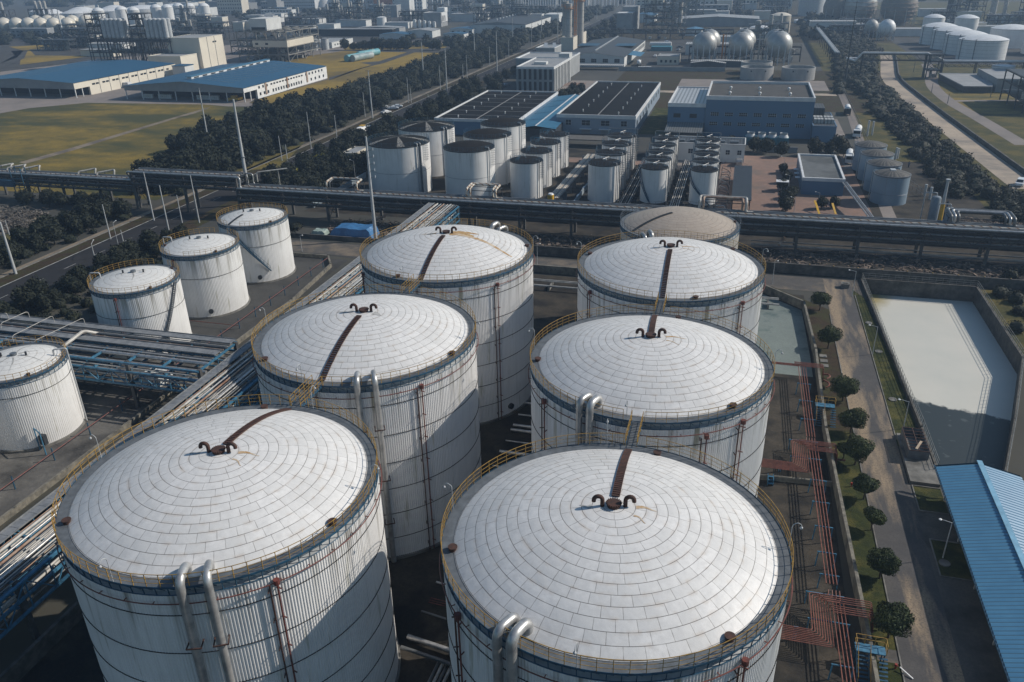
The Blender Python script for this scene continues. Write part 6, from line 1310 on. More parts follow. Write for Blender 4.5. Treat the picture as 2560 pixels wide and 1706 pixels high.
for x0, x1, lab in ((-276, -270, 'white stacked sacks under the warehouse canopy, leftmost stack'), (-267, -259, 'white stacked sacks under the warehouse canopy, middle stack'), (-246, -234, 'long white stack of drums under the warehouse canopy')):
    mb = MB()
    for k in range(int((x1-x0)/1.2)):
        for j in range(2): mb.box(x0+k*1.2, x0+k*1.2+1.05, 336.5, 337.5, .1+j*1.0, 1.0+j*1.0)
    tag(mb.build('sack_stack', M_white, None), lab, 'sacks')
tag(MB().box(-229, -223, 335, 339, .4, 1.4).box(-227, -225, 335.5, 338, 1.4, 2.3).cyl((-228, 335.2), .5, 0, .5, 10).build('loader', MATS['bright yellow paint'], None), 'yellow machine parked under the right end of the warehouse canopy', 'machine')
# cream tower block and neighbours
t = block('process_building', 'tall windowless cream block behind the two blue roofed warehouses', -336, -313.5, 441, 465, 17.6, M_warm, M_greyw, .2, .3, M_warm); MB().box(-313.45, -313.4, 448.4, 448.7, 0, 17.5).box(-313.45, -313.4, 456, 456.3, 0, 17.5).build('rain_pipes', M_grey, t); windows(t, 'x', -313.5, [(454.8, 14.4, 1.6, .9), (457, 14.4, 1.6, .9)])
block('process_building', 'lower cream annex in front of the tall cream block', -338, -316, 424, 440.8, 9, M_warm, M_greyw, .3, .3, M_warm)
block('process_building', 'small white house between the two blue roofed warehouses', -306, -298, 402, 410, 6.5, M_offwhite, M_blueroof, 0)
def frame_plant(label, x0, x1, y0, y1, levels, nx, ny, seed, vessels=(), dens=10, m=None, floors=True, group='process plants behind', vm=None, name='process_plant'):
    m = m or M_rackd; rg = random.Random(seed); t = thing(name, label, 'process plant', ((x0+x1)/2, (y0+y1)/2, 0), group); H = levels[-1]
    xs = [x0+(x1-x0)*i/nx for i in range(nx+1)]; ys = [y0+(y1-y0)*j/ny for j in range(ny+1)]
    for x in xs:
        for y in ys: MB().bar((x, y, 0), (x, y, H), .42).build('column', m, t)
    prev = 0
    for z in levels:
        mb = MB()
        for x in xs: mb.bar((x, y0, z), (x, y1, z), .35, .5)
        for y in ys: mb.bar((x0, y, z), (x1, y, z), .35, .5)
        mb.build('floor_beams', m, t)
        if floors and rg.random() < .8: MB().box(x0+.2, x1-.2, y0+.2, y1-.2, z+.26, z+.34).build('floor_plate', M_dark, t)
        mb = MB()
        for i in range(nx):
            if rg.random() < .5: mb.bar((xs[i], y0, prev), (xs[i+1], y0, z), .2).bar((xs[i+1], y0, prev), (xs[i], y0, z), .2)
        for j in range(ny):
            if rg.random() < .5: mb.bar((x1, ys[j], prev), (x1, ys[j+1], z), .2)
        if mb.f: mb.build('braces', M_pipeg if rg.random() < .5 else m, t)
        mb = rail_run([(x0, y0), (x1, y0), (x1, y1)], z+.3, 1.1, None, 3, (1, .5), .08); mb.build('railing', M_pipeg, t)
        prev = z
    for k in range(dens):
        z = rg.choice([0]+list(levels[:-1])); x, y = rg.uniform(x0+1, x1-1), rg.uniform(y0+.8, y0+(y1-y0)*.6); k2 = rg.random()
        if k2 < .4: MB().cyl((x, y), rg.uniform(.5, 1.2), z+.3, z+rg.uniform(1.8, 3.4), 10).build('vessel', rg.choice([M_silver, M_pipew, M_pipeg]), t, True)
        elif k2 < .75:
            px_ = [(x, y, z+.5)]
            for _ in range(3): px_.append((px_[-1][0]+rg.uniform(-4, 4), px_[-1][1]+rg.uniform(-.5, .5), px_[-1][2]+rg.uniform(-.4, 3)))
            MB().tube(px_, rg.uniform(.12, .3), 6).build('pipe', rg.choice([M_silver, M_pipew, M_pipeg, M_brown]), t, True)
        else: MB().box(x-1, x+1, y-.7, y+.7, z+.3, z+rg.uniform(1, 2.4)).build('equipment', rg.choice([M_offwhite, M_greyw, M_dark]), t)
    for (vx, vy, r, z0, z1) in vessels: MB().lathe((vx, vy, 0), [(r*.2, z0-r*.8), (r, z0+.01), (r, z1-r*.3), (r*.6, z1), (.02, z1+.1)], 16).build('silo', vm or M_pipew, t, True)
    return t
for i, x0 in enumerate((-392, -361)):
    frame_plant('dark steel process tower with tall grey silos, %s' % ('left of the pair' if i == 0 else 'nearest the cream block'), x0, x0+28, 440, 462, (9, 15.5, 16.6), 4, 2, 11+i, [(x0+13+k*3.1, 441.5+j*3.4, 1.45, 17.5, 28.5) for k in range(5) for j in range(2)], 30, M_rackd, vm=M_shell)
    frame_plant('dark latticed stair tower beside the %s silo cluster' % ('left' if i == 0 else 'right'), x0+1, x0+11, 441, 450, (16, 20, 24, 28, 31), 2, 1, 21+i, (), 14)
t = frame_plant('concrete and steel process building with a cream middle storey, right of the cream block', -312, -277, 478, 520, (4.5, 9, 13.5, 18), 5, 4, 31, (), 60, mat('grey concrete frame', (.22, .215, .20), .9)); MB().box(-301, -276.6, 477.5, 479.4, 9.2, 13).build('wall_band', M_cream, t); MB().box(-277.2, -276.6, 479.5, 512, 9.2, 13).build('wall_band', M_cream, t)
MB().box(-304, -292, 482, 500, 18.4, 25.5).build('roof_house', M_offwhite, t); MB().box(-303, -293, 481.9, 481.95, 18.6, 20.5).build('louvre', M_glass, t); windows(t, 'y', 477.5, [(-298, 11, 2, 1.2), (-291, 11, 2, 1.2)])
frame_plant('low band of pipework and small vessels behind the cream block', -345, -290, 520, 548, (5, 9), 7, 2, 32, (), 70)
for i in range(3): plain_tank(('large', 'middle', 'small')[i]+' plain grey tank of the three beside the far process building', (-303+i*6.2, 541+i*6.5), (5.2, 3, 2.6)[i], (9.5, 8.3, 7.5)[i], .4, M_shell, M_greyw, 'three plain grey tanks', npost=14, rail=M_grey)
t = block('low_building', 'long low white building with a pale roof right of the three grey tanks', -312, -290, 563, 598, 3.8, M_offwhite, M_lgroof, .2, .2, M_offwhite); windows(t, 'x', -290, [(568+k*4.4, 2, 1.6, 1.2) for k in range(6)])
block('low_building', 'cream walled low building left of the silo plant', -452, -425, 498, 506, 4.2, M_warm, M_greyw, 0); block('low_building', 'small white kiosk in the grass at the far left', -492, -487, 585, 590, 3.5, M_offwhite, M_trim, 0)
gable_hall('warehouse', 'low white roofed shed at the left edge above the first warehouse', -400, -372, 428, 448, 3.6, 4.4, M_greyw, M_trim); gable_hall('warehouse', 'pale narrow hall behind the left blue roofed warehouse', -372, -340, 428, 438, 4.0, 5.0, M_greyw, M_trim)
# far left: spheres, dome tanks, domed silos
def sphere_tank(label, x, y, r, zc, group, m=M_pipew, legs=10, mleg=M_lamp):
    t = thing('spherical_tank', label, 'spherical tank', (x, y, 0), group); MB().ball((x, y, zc), r, 32, 20).build('sphere', m, t, 'all')
    for k in range(legs): d = P3(k*360/legs, r*.97, 0); MB().bar((x+d.x, y+d.y, 0), (x+d.x, y+d.y, zc), .42).build('leg', mleg, t)
    mb = MB()
    for k in range(legs): d, e = P3(k*360/legs, r*.97, 0), P3((k+1)*360/legs, r*.97, 0); mb.bar((x+d.x, y+d.y, .5), (x+e.x, y+e.y, zc*.75), .1).bar((x+e.x, y+e.y, .5), (x+d.x, y+d.y, zc*.75), .1)
    mb.build('leg_bracing', M_grey, t); MB().tube([(x+ r*.45*cos(a/12*6.283), y+r*.45*sin(a/12*6.283), zc+r*.9) for a in range(12)], .08, 4, closed=True).cyl((x, y), r*.16, zc+r*.98, zc+r*1.08, 12).build('top_platform', M_grey, t); return t
M_sph_y = mat('yellowed white sphere paint', (.58, .55, .48), .4, c2=(.42, .34, .20), scale=.12, amt=(.45, .7))
M_sph_g = mat('silver grey sphere paint', (.40, .41, .40), .45, .3, c2=(.27, .27, .26), scale=.25)
for i, x in enumerate((-686, -671.5, -657.3, -643.3, -628.5, -612.6)): sphere_tank('cream spherical tank in the far left row, %s from the left' % ORD[i], x, 668, 6.7, 8.2, 'far left row of cream spherical tanks', M_sph_y, 8)
for i, x in enumerate((-679, -664.5, -650, -636, -620.5)): sphere_tank('cream spherical tank in the back row at the far left, %s from the left' % ORD[i], x, 700, 6.5, 8.5, 'far left back row of spherical tanks', M_sph_y, 8)
def far_tank(label, x, y, r, h, rise, group, m=M_wt, mr_=M_white, **kw): return plain_tank(label, (x, y), r, h, rise, m, mr_, group, rail=M_lamp, npost=0, **kw)
for i, (x, y, r) in enumerate(((-745, 789, 15), (-716, 799, 17), (-700, 836, 20), (-690, 874, 22), (-756, 850, 14), (-735, 880, 14), (-668, 900, 15), (-790, 830, 16))): far_tank('large white dome tank on the far left horizon, %s of the cluster' % ORD[i], x, y, r, 11, 3.6, 'far left white dome tanks')
for i, (x, y) in enumerate(((-657, 762), (-646, 783), (-621, 771), (-629, 818), (-614, 817), (-618, 842), (-603, 841), (-583, 839))): far_tank('slim white domed silo in the far left group, %s from the left' % ORD[i], x, y, 6.0, 15, 3.2, 'far left slim domed silos', m=M_wt, ladder=None)
for i, (x0, y0, s_) in enumerate(((-760, 720, 1), (-720, 735, 2), (-560, 600, 3), (-520, 560, 4), (-470, 560, 5), (-440, 620, 6), (-490, 640, 7))):
    frame_plant('dark refinery structure at the far left, %s of the group' % ORD[i], x0, x0+24, y0, y0+14, (6, 12, 18) if i < 2 else (5, 9, 13), 3, 2, 40+i, [(x0+5+k*6, y0+6, 1.5, 3, 26) for k in range(3)] if i < 2 else (), 18, group='dark refinery structures far left')
t = block('low_building', 'long white two storey building under the cream spheres', -640, -600, 628, 636, 8, M_greyw, M_greyw, .3, .2, M_offwhite); windows(t, 'y', 628, [(-637+k*4.6, 5.6, 2.4, 1.4) for k in range(8)]+[(-637+k*4.6, 2.4, 2.4, 1.4) for k in range(8)])
p = gz(A0, 885, 560); pole(p.x, p.y, 24, .9, .5, 'thick white flare pole in the far left trees', None, M_white)
# far middle-left: town buildings
def town(label, x, y, w, d, h, m, rows=0, cols=0, mr_=None):
    t = block('far_building', label, x-w/2, x+w/2, y, y+d, h, m, mr_ or M_greyw, .3, .3, m, group='buildings on the far left skyline')
    if rows: windows(t, 'y', y, [(x-w/2+(c+.5)*w/cols, (r+.6)*h/rows, w/cols*.45, h/rows*.4) for r in range(rows) for c in range(cols)])
    return t
town('cream four storey building on the far left skyline with rows of windows', -625, 953, 34, 16, 16, M_cream, 4, 10); town('grey slab at the left of the cream skyline building', -652, 956, 16, 14, 14, M_greyw)
town('white apartment block with many windows on the skyline', -560, 1010, 44, 14, 22, M_offwhite, 6, 14); town('second white apartment block, right of the first on the skyline', -500, 1030, 40, 14, 24, M_offwhite, 6, 12); town('grey slab tower between the skyline apartment blocks', -585, 985, 14, 12, 20, M_greyw)
town('orange building peeping over the skyline', -455, 1040, 30, 12, 23, mat('orange wall', (.50, .17, .07), .8), 3, 6); town('pale low block in front of the skyline apartments', -530, 900, 40, 10, 7, M_offwhite, 2, 10); town('pale grey building at the skyline right of the orange one', -415, 1020, 40, 14, 16, M_offwhite, 4, 10)
t = block('low_building', 'white low building with a window row in front of the skyline', -515, -495, 850, 864, 6, M_offwhite, M_lgroof, .2, .2, M_offwhite); windows(t, 'y', 850, [(-513+k*2.6, 3, 1.4, 1.8) for k in range(7)])
M_fl = [M_offwhite, M_greyw, M_cream, M_lgroof]
rg = random.Random(21)
for i in range(22):
    x = -900+i*22+rg.uniform(-6, 6); y = 930+rg.uniform(-40, 170)+(i % 3)*25; w = rg.uniform(14, 34); town('pale block among the hazy far left roofs, number %s' % (ORD[i] if i < 18 else 'near last'), x, y, w, rg.uniform(10, 20), rg.uniform(5, 13), M_fl[i % 4], 2 if i % 2 else 0, 8, M_lgroof if i % 3 else M_blueroof)['label'] = 'pale factory block on the hazy far left skyline'
frame_plant('dark open frame plant with pale walls below, left of the white upright tank', -392, -362, 678, 690, (7.5, 13), 6, 1, 51, (), 20); t = block('process_building', 'pale wall under the dark open frame plant with small windows', -388, -362, 672, 677.5, 7, M_offwhite, M_greyw, 0); windows(t, 'y', 672, [(-384+k*6, 5, 1.6, 1.2) for k in range(4)])
block('process_building', 'white two storey building at the right of the dark open frame plant', -352, -336, 660, 672, 9, M_offwhite, M_greyw, .3, .2)
# refinery strip behind the field
far_tank('plain white upright tank standing alone behind the yellow field', -326.2, 736.4, 4.4, 9.5, .7, None)
for i, (x, y, h) in enumerate(((-395, 770, 24), (-382, 775, 20), (-366, 762, 28), (-350, 775, 18), (-405, 800, 16))):
    frame_plant('dark refinery column frame behind the yellow field, %s of five' % ORD[i], x, x+9, y, y+8, tuple(range(4, h, 4)), 1, 1, 60+i, [(x+3, y+4, 1.3, 2, h+5), (x+6.5, y+3, .9, 2, h+1)], 12, group='dark refinery column frames')
for i, (x, y) in enumerate(((-230, 770), (-216, 790), (-240, 800), (-205, 760), (-250, 775), (-225, 820))):
    frame_plant('tangled grey plant left of the big white warehouse, %s of the group' % ORD[i], x, x+11, y, y+9, (5, 10, 15), 2, 1, 70+i, (), 16, group='tangled grey plants by the warehouse')
t = block('process_building', 'white building with three tall openings, upper of two behind the field', -388, -371, 880, 892, 12, M_greyw, M_greyw, .3, .2, M_offwhite); t = block('process_building', 'white building with three tall openings, lower of two behind the field', -291, -274, 752, 770, 12, M_greyw, M_greyw, .3, .2, M_offwhite)
MB().box(-273.9, -273.5, 753, 769, 4, 12).build('white_front', M_white, t); MB().box(-281, -273.5, 762, 770, 12.2, 16).build('stair_tower', M_white, t); windows(t, 'x', -273.5, [(755+k*3.4, 7, 1.6, 5) for k in range(3)])
block('process_building', 'white crowned building over the grey one behind the field', -384, -366, 905, 920, 19, M_offwhite, M_greyw, .3, .2)
block('process_building', 'low white block beside small tanks behind the field', -322, -300, 735, 748, 5, M_offwhite, M_greyw, .2, .2); block('low_building', 'white cube at the end of the far left road', -196, -184, 775, 785, 9, M_offwhite, M_greyw, .2, .2)
for i in range(5): far_tank('small pale upright tank by the low white block, %s from the left' % ORD[i], -296+i*4.2, 742+i*1.5, 1.5, 7-i*.6, .3, 'small pale upright tanks')
t = block('canopy_hall', 'long dark flat roof on pillars crossing behind the field', -372, -282, 656, 664, 5.4, M_black, M_greyw, 0); gable_hall('low_building', 'turquoise roofed low building behind the tree row', -283, -258, 632, 648, 3.6, 4.6, M_offwhite, M_blueroof)
gable_hall('low_building', 'pale gable building with a red lettered white wall', -264, -243, 645, 664, 5.2, 6.4, M_offwhite, M_lgroof)
t = gable_hall('low_building', 'white house with blue roof trim, upper of two near the road', -238, -218, 672, 690, 4.4, 5.2, M_offwhite, M_blueroof); windows(t, 'y', 672, [(-235+k*5, 2.4, 2, 1.4) for k in range(4)])
gable_hall('low_building', 'white house with blue roof trim, lower of two near the road', -232, -215, 640, 652, 3.4, 4.2, M_offwhite, M_blueroof); gable_hall('low_building', 'long low grey roof left of the turquoise roof', -330, -290, 690, 704, 4.0, 4.8, M_greyw, M_lgroof)
for i in range(3):
    p = gz(C0, (40, 120, 200)[i], (850, 850, 800)[i]); q_ = p+Vector((10, 30, 0)) if False else gz(C0, (150, 200, 300)[i], (800, 800, 770)[i])
    t = thing('wrapped_cylinder', ('turquoise wrapped cylinder lying in the yellow field, leftmost', 'grey white wrapped cylinder lying in the yellow field, middle', 'teal striped wrapped cylinder in the yellow field, farthest right')[i], 'cylinder', (p.x, p.y, 0), 'wrapped cylinders in the yellow field')
    MB().tube([(p.x, p.y, 2.1), (p.x+3+i, p.y+20, 2.1)], 2.1, 16).build('wrapped_body', (mat('turquoise wrap', (.06, .27, .32), .5, c2=(.20, .35, .36), scale=.3), mat('pale wrap', (.33, .37, .37), .5, c2=(.15, .22, .23), scale=.3), MATS.get('turquoise wrap'))[i] or MATS['turquoise wrap'], t, True); MB().box(p.x-1, p.x+1, p.y+3, p.y+4, 0, .3).build('cradle', M_dark, t)
belt([(gz(C0, a, 690).x, gz(C0, a, 690).y) for a in (20, 125, 210, 285, 355, 430, 520, 600, 640, 720, 775, 840, 880, 1210, 1290)], 'round dark tree in the row along the far edge of the yellow field', 'round trees along the far field edge', .85, 1.2)
# big white warehouse
t = gable_hall('warehouse', 'big white walled warehouse with a dark grey roof left of the twin silos', -222, -175, 680, 775, 7.2, 9.2, M_offwhite, M_dgroof, M_greyw); MB().box(-182, -168, 775, 800, 0, 9).build('annex', M_offwhite, t); vents(t, [(-205, 700+k*10) for k in range(7)], 9.2, .7)
# twin silos with orange platforms
t = block('silo_house', 'beige concrete building at the foot of the tall twin silos', -119, -110.5, 555, 580, 8.2, M_cream, M_greyw, .5, .3, M_cream); MB().box(-110.45, -110.1, 582, 600, 0, 9).build('screen_wall', M_cream, t)
M_silo = mat('stained silo concrete', (.42, .41, .38), .8, c2=(.25, .24, .22), scale=.25, sc=(1, 1, .3)); M_orange = mat('orange steel', (.52, .20, .03), .6)
for i, (x, y, z1) in enumerate(((-114.6, 560, 29), (-109.0, 572, 33), (-118.6, 568, 30), (-113.2, 578, 33))):
    t = thing('silo', ('front left silo of the tall cluster with orange platforms', 'front right silo of the tall cluster with orange platforms', 'shaded back left silo of the tall cluster', 'shaded back right silo of the tall cluster')[i], 'silo', (x, y, 0), 'tall silos with orange platforms')
    MB().cyl((x, y), 2.05, 0, z1, 24).build('shell', M_silo, t, True)
    for z in (12, 16, 20, 24): MB().tube([(x+2.1*cos(a/16*6.283), y+2.1*sin(a/16*6.283), z) for a in range(16)], .07, 4, closed=True).build('ring', M_grey, t)
    MB().cyl((x, y), 2.9, z1-3.2, z1-3.0, 16).build('platform', M_orange, t); railing(2.9, z1-3.0, (), 16, 1.2, .12).build('platform_rail', M_orange, None).parent = t; kids(t)[-1].location = (0, 0, 0)
t = thing('lift_tower', 'orange steel ladder tower between the tall silos', 'tower', (-111.5, 566, 0)); mb = MB()
for dx in (-.6, .6):
    for dy in (-.6, .6): mb.bar((-111.5+dx, 566+dy, 0), (-111.5+dx, 566+dy, 31), .16)
mb.build('tower_legs', M_orange, t)
for k in range(12): MB().box(-112.3, -110.7, 565.2, 566.8, 2+k*2.5, 2.2+k*2.5).build('landing', M_orange, t)
# dark roofed hall with vents along the ridge
t = gable_hall('factory_hall', 'wide hall with a dark roof and a row of small vents on its ridge', -101, -65.5, 476, 574, 5.4, 7.6, M_offwhite, M_dgroof); windows(t, 'y', 476, [(-96+k*6.6, 3.3, 3, 2) for k in range(5)], cross=3)
vents(t, [(-83.2, 484+k*3.7) for k in range(24)], 7.5, .5); MB().poly([(-65.3, 488, 5.3), (-58, 489, 4.4), (-58, 510, 4.4), (-65.3, 510, 5.3)]).build('blue_canopy', M_blue_l, t); MB().box(-101, -66, 520, 535, 6.95, 7.0).build('blue_roof_band', M_blue, t)
windows(t, 'x', -65.5, [(515+k*4.2, 3.2, 2, 2.2) for k in range(14)])
t = thing('storage_cylinder', 'white horizontal cylinder above teal tubs right of the dark roofed hall', 'cylinder', (-55, 570, 0)); MB().tube([(-62, 572, 3), (-48, 572, 3)], 1.6, 16).build('cylinder', M_offwhite, t, True); MB().box(-60, -47, 560, 568, 0, 2.6).build('teal_tubs', MATS['teal casing'], t)
wall_run('shelter', 'long ribbed grey lean-to in front of the dark roofed hall', [(-99, 465), (-68, 465)], 7, 2.2, 2.5, M_lgroof, 'shelter'); wall_run('boundary_wall', 'long grey boundary wall with small trees beyond the black roofed hall', [(-66, 459.5), (-10, 462)], .3, 0, 2.2, M_greyw)
t = block('low_building', 'small grey flat roofed house in the yard right of the dark roofed hall', -48.3, -36.5, 488, 503, 4.5, M_cream, M_greyw, .3, .3, M_greyw); windows(t, 'y', 488, [(-46+k*2.6, 2, 1.2, 1.4) for k in range(4)])
t = block('low_building', 'grey tower house with a pale roof, beyond the dark roofed hall', -103, -91, 695, 712, 14.5, M_greyw, M_offwhite, 0); MB().box(-101, -89, 713, 730, 0, 18.5).build('rear_tower', M_greyw, t)
frame_plant('big dark square framed process tower beyond the yard', -82, -60, 702, 722, (5, 10, 15, 20, 25), 3, 2, 81, (), 50, M_rackd); frame_plant('lighter framed tower attached to the big dark square tower', -58, -50, 706, 720, (6, 12, 18, 24), 1, 1, 82, [(-54, 712, 1.8, 5, 22)], 14, M_pipeg)
frame_plant('dark horizontal pipe bridge crossing before the framed tower', -118, -10, 640, 645, (4, 6.5), 12, 1, 83, (), 24, M_rackd, False)
gable_hall('low_building', 'blue roofed shed left of the big dark square tower', -105, -84, 800, 830, 6, 7.5, M_offwhite, M_blueroof); gable_hall('low_building', 'pale blue roof right of the framed tower', -46, -34, 668, 690, 4, 5, M_offwhite, M_shed)
# three silver spheres and their surroundings
for i, (x, y, r) in enumerate(((-23.1, 499, 6.9), (-3.0, 499, 6.9), (17.4, 499, 7.2))): sphere_tank('silver grey spherical tank on legs, %s of three in the middle distance' % ('left one', 'middle one', 'right one')[i], x, y, r, 10.2, 'three silver grey spherical tanks', M_sph_g, 12, M_trim)
for i, (x, y, r) in enumerate(((-21.5, 516, 6.6), (-1.6, 516, 6.6), (16, 517, 6.6))): sphere_tank('silver sphere half hidden behind the %s of the three front spheres' % ('left one', 'middle one', 'right one')[i], x, y, r, 10.4, 'spheres hidden behind the three front spheres', M_sph_g, 8)
frame_plant('pipework and gantries between the three silver spheres', -32, 30, 508, 511, (4, 8), 9, 1, 91, (), 30, M_rackd, False)
for x in (-13.2, 7): tag(MB().bar((x, 505, 0), (x, 505, 15), .9).bar((x+1.5, 505, 0), (x+1.5, 505, 15), .3).build('stair_mast', M_orange if x < 0 else M_pipew), 'orange ladder mast between the left and middle spheres' if x < 0 else 'pale ladder mast between the middle and right spheres', 'mast')
gable_hall('low_building', 'long narrow pale roof at the foot of the three spheres', -29, 1, 482, 487.5, 3.0, 3.4, M_dark, M_lgroof); gable_hall('low_building', 'dark green walled shed with a curved pale roof by the concrete rings', -28.2, -10.2, 470.5, 475, 3.3, 4.4, M_dark, M_lgroof)
M_ring = mat('bare concrete ring', (.33, .33, .325), .85, c2=(.25, .25, .245), scale=.4, sc=(1, 1, .3))
for i, (x, y) in enumerate(((6.2, 437.2), (25.8, 437.8), (6.0, 458.9))):
    t = thing('concrete_ring', ('open concrete ring tank, nearest on the left', 'open concrete ring tank on the right', 'open concrete ring tank behind the left one')[i], 'open tank', (x, y, 0), 'open concrete ring tanks'); MB().lathe((x, y, 0), [(7.95, 0), (7.95, 5.7), (7.45, 5.7), (7.45, .1)], 56).build('wall', M_ring, t, True)
    MB().lathe((x, y, 0), [(4.5, .1), (4.5, 4.6), (4.2, 4.6), (4.2, .1)], 40).build('inner_ring', M_ring, t, True)
    for a in (250, 300, 325)[:2+(i == 2)]: MB().tube([P3(a, 7.9, 4.4)+Vector((x, y, 0)), P3(a, 8.02, 4.4)+Vector((x, y, 0))], .4, 12).build('port', M_dark, t)
p = gz(F0, -2, 0) ; 
gable_hall('warehouse', 'very long pale grey roofed hall behind the spheres', -60, 8, 756, 790, 6, 8, M_greyw, M_lgroof)
far_tank('cream domed tank with a red stripe behind the right sphere', 23.5, 700, 7.6, 12.5, 2.0, None, m=mat('cream tank side', (.40, .37, .31), .7), mr_=M_cream); far_tank('low pale domed tank behind the spheres', 9, 690, 8, 4.5, 1.6, None)
for i, (x, y, w, h) in enumerate(((-55, 1000, 30, 12), (-25, 1010, 14, 26), (-5, 990, 22, 14), (30, 985, 26, 20), (-38, 900, 34, 9), (-110, 990, 30, 10), (-75, 960, 26, 8))): town('pale block on the skyline above the spheres, %s of the cluster' % ORD[i], x, y, w, 14, h, M_fl[i % 3], 3, 6)
far_tank('grey floating roof tank with a stair line, far behind on the right', 57, 890, 12, 15, 2, None, m=M_shell, mr_=M_greyw); far_tank('low pale round tank at the foot of the far grey tank', 46, 800, 8, 2, 1.2, None)
# spheres at the right
for i, (x, y, r, zc, m) in enumerate(((90, 790, 13, 14, M_sph_g), (118, 775, 14, 14, mat('brown framed sphere', (.20, .175, .15), .7)), (92, 640, 5.6, 8, M_white), (84, 655, 4.5, 8, M_pipew), (72, 800, 11, 12, MATS['brown framed sphere']))): sphere_tank(('huge pale sphere wrapped in scaffolding on the right skyline', 'huge brown sphere wrapped in scaffolding, the rightmost of the big ones', 'small bright white sphere below the scaffolded ones', 'small pale sphere just behind the bright white one', 'dark scaffolded sphere left of the pale scaffolded one')[i], x, y, r, zc, 'spheres on the right', m, 10)
for i, (x, y, r) in enumerate(((90, 790, 13.6), (118, 775, 14.6))):
    t = thing('scaffold', 'lattice scaffolding round the huge %s sphere on the right skyline' % ('pale', 'brown')[i], 'scaffold', (x, y, 0))
    for z in range(2, 28, 3):
        rr_ = sqrt(max(1, r*r-(z-14)**2)); MB().tube([(x+rr_*cos(a/20*6.283), y+rr_*sin(a/20*6.283), z) for a in range(20)], .16, 4, closed=True).build('lift', M_brown, t)
for i, (x, y, r) in enumerate(((127.5, 530.5, 12.4), (125, 559, 11.4), (123, 588, 11.2), (121, 617.5, 10.9))):
    t = far_tank('large white dome tank beyond the pipe bridge, %s nearest in its row' % ORD[i], x, y, r, 10.8, 2.3, 'row of white dome tanks on the right', rings=(2, 4, 6, 8, 9.5), side_pipes=((200, .2, M_grey), (240, .2, M_grey)))
for i, (x, y, r) in enumerate(((152, 690, 7.8), (131.3, 695.6, 7.2), (159, 600, 12), (168, 562, 11.6))): far_tank(('white dome tank farthest back beside the distillation columns', 'white dome tank behind the row, dark stair line on its side', 'white dome tank right of the row, farther one', 'white dome tank cut by the right edge of the picture')[i], x, y, r, 11, 2.2, 'other white dome tanks on the right')
for i, (x, y, r, h) in enumerate(((192, 790, 2.5, 22), (203, 800, 1.6, 30), (230, 800, 3.6, 44), (262, 790, 3.0, 40), (170, 830, 5, 36), (290, 850, 3, 30))): tag(MB().cyl((x, y), r, 0, h, 16).build('column', M_pipew if i != 4 else M_rackd, None, True), 'tall pale distillation column on the right skyline, %s of the group' % ORD[i], 'column', 'distillation columns on the right skyline')
for i in range(12):
    x = 140+i*15; y = 730+(i*37) % 120; h = (14, 22, 30, 18)[i % 4]; frame_plant('dense dark refinery frame on the right skyline, %s of the group' % ORD[i], x, x+13, y, y+10, tuple(range(5, h, 5)), 2, 1, 120+i, [(x+4, y+5, 1.2, 2, h+4)] if i % 2 else (), 12, M_rackd, group='dense refinery frames on the right skyline')
# pipe run and pipe bridge on the right
t = rack('pipe_rack', 'raised pale pipe run going away along the scrub on the right', 'y', 492, 665, 46.5, 49.5, (6.6,), 14, M_rackd, M_rackd, [(47, 6.6, .4, M_lamp), (48, 6.6, .35, M_trim), (49, 6.6, .3, M_lamp)], colw=.35); t.rotation_euler = (0, 0, 0)
t = rack('pipe_bridge', 'pale pipe bridge crossing the dusty road with a raised middle span', 'x', 55.5, 84.5, 447.5, 450.5, (8.2, 11.0), 29, M_rackd, M_rackd, [(447.9, 11.0, .5, M_trim), (449.2, 11.0, .3, M_lamp)], truss=((447.4, 8.4, 10.8, 2.4), (450.6, 8.4, 10.8, 2.4)), colw=.6, cat='pipe bridge')
for a, b2 in (((54.8, 462, 7.4), (50, 462, 7.4)), ((84.5, 447.9, 11.5), (92, 447.9, 8.4))): MB().tube([a, b2], .5, 10).build('link_pipe', M_trim, t, True)
MB().tube([(50, 462, 7.4), (52.5, 449, 7.6), (55.5, 447.9, 11.5)], .5, 10).build('link_pipe', M_trim, t, True)
rack('pipe_bridge', 'pale lattice pipe bridge in front of the white dome tank row', 'x', 92, 150, 446, 449.5, (7.8,), 14.5, M_rackd, M_rackd, [(446.3, 7.8, .5, M_trim), (447.6, 7.8, .3, M_lamp), (448.8, 7.8, .3, M_pipeg)], truss=((445.9, 5.6, 7.6, 1.8), (449.6, 5.6, 7.6, 1.8)), colw=.4, cat='pipe bridge')
frame_plant('dark stair frame holding the middle of the pipe bridge', 85, 91, 445, 452, (4, 8, 11), 1, 1, 141, (), 6, M_rackd)
t = thing('basin_roof', 'low grey slab roof in the grass below the pipe bridge', 'building', (101, 422, 0)); MB().prism([(92.5, 401), (104, 401.5), (113, 444), (90, 444.5)], 2.6, 3.0).build('roof', M_greyw, t); MB().prism([(93, 401.6), (103.6, 402), (112.4, 443.4), (90.8, 443.8)], 0, 2.6).build('walls', M_dark, t)
block('process_building', 'grey block right of the low slab roof at the right edge', 106, 128, 405, 440, 5.5, M_greyw, M_greyw, .3, .3); far_tank('small pale tank on the grey block at the right edge', 118, 446, 5, 6.5, .6, None)
frame_plant('dark open frame at the right edge above the white people carrier', 103, 127, 352, 384, (4, 8, 12), 4, 3, 142, (), 50, M_rackd); frame_plant('tall dark frame at the right edge beside the pipe bridge', 128, 140, 440, 452, (6, 12, 18), 2, 2, 143, (), 20, M_rackd)
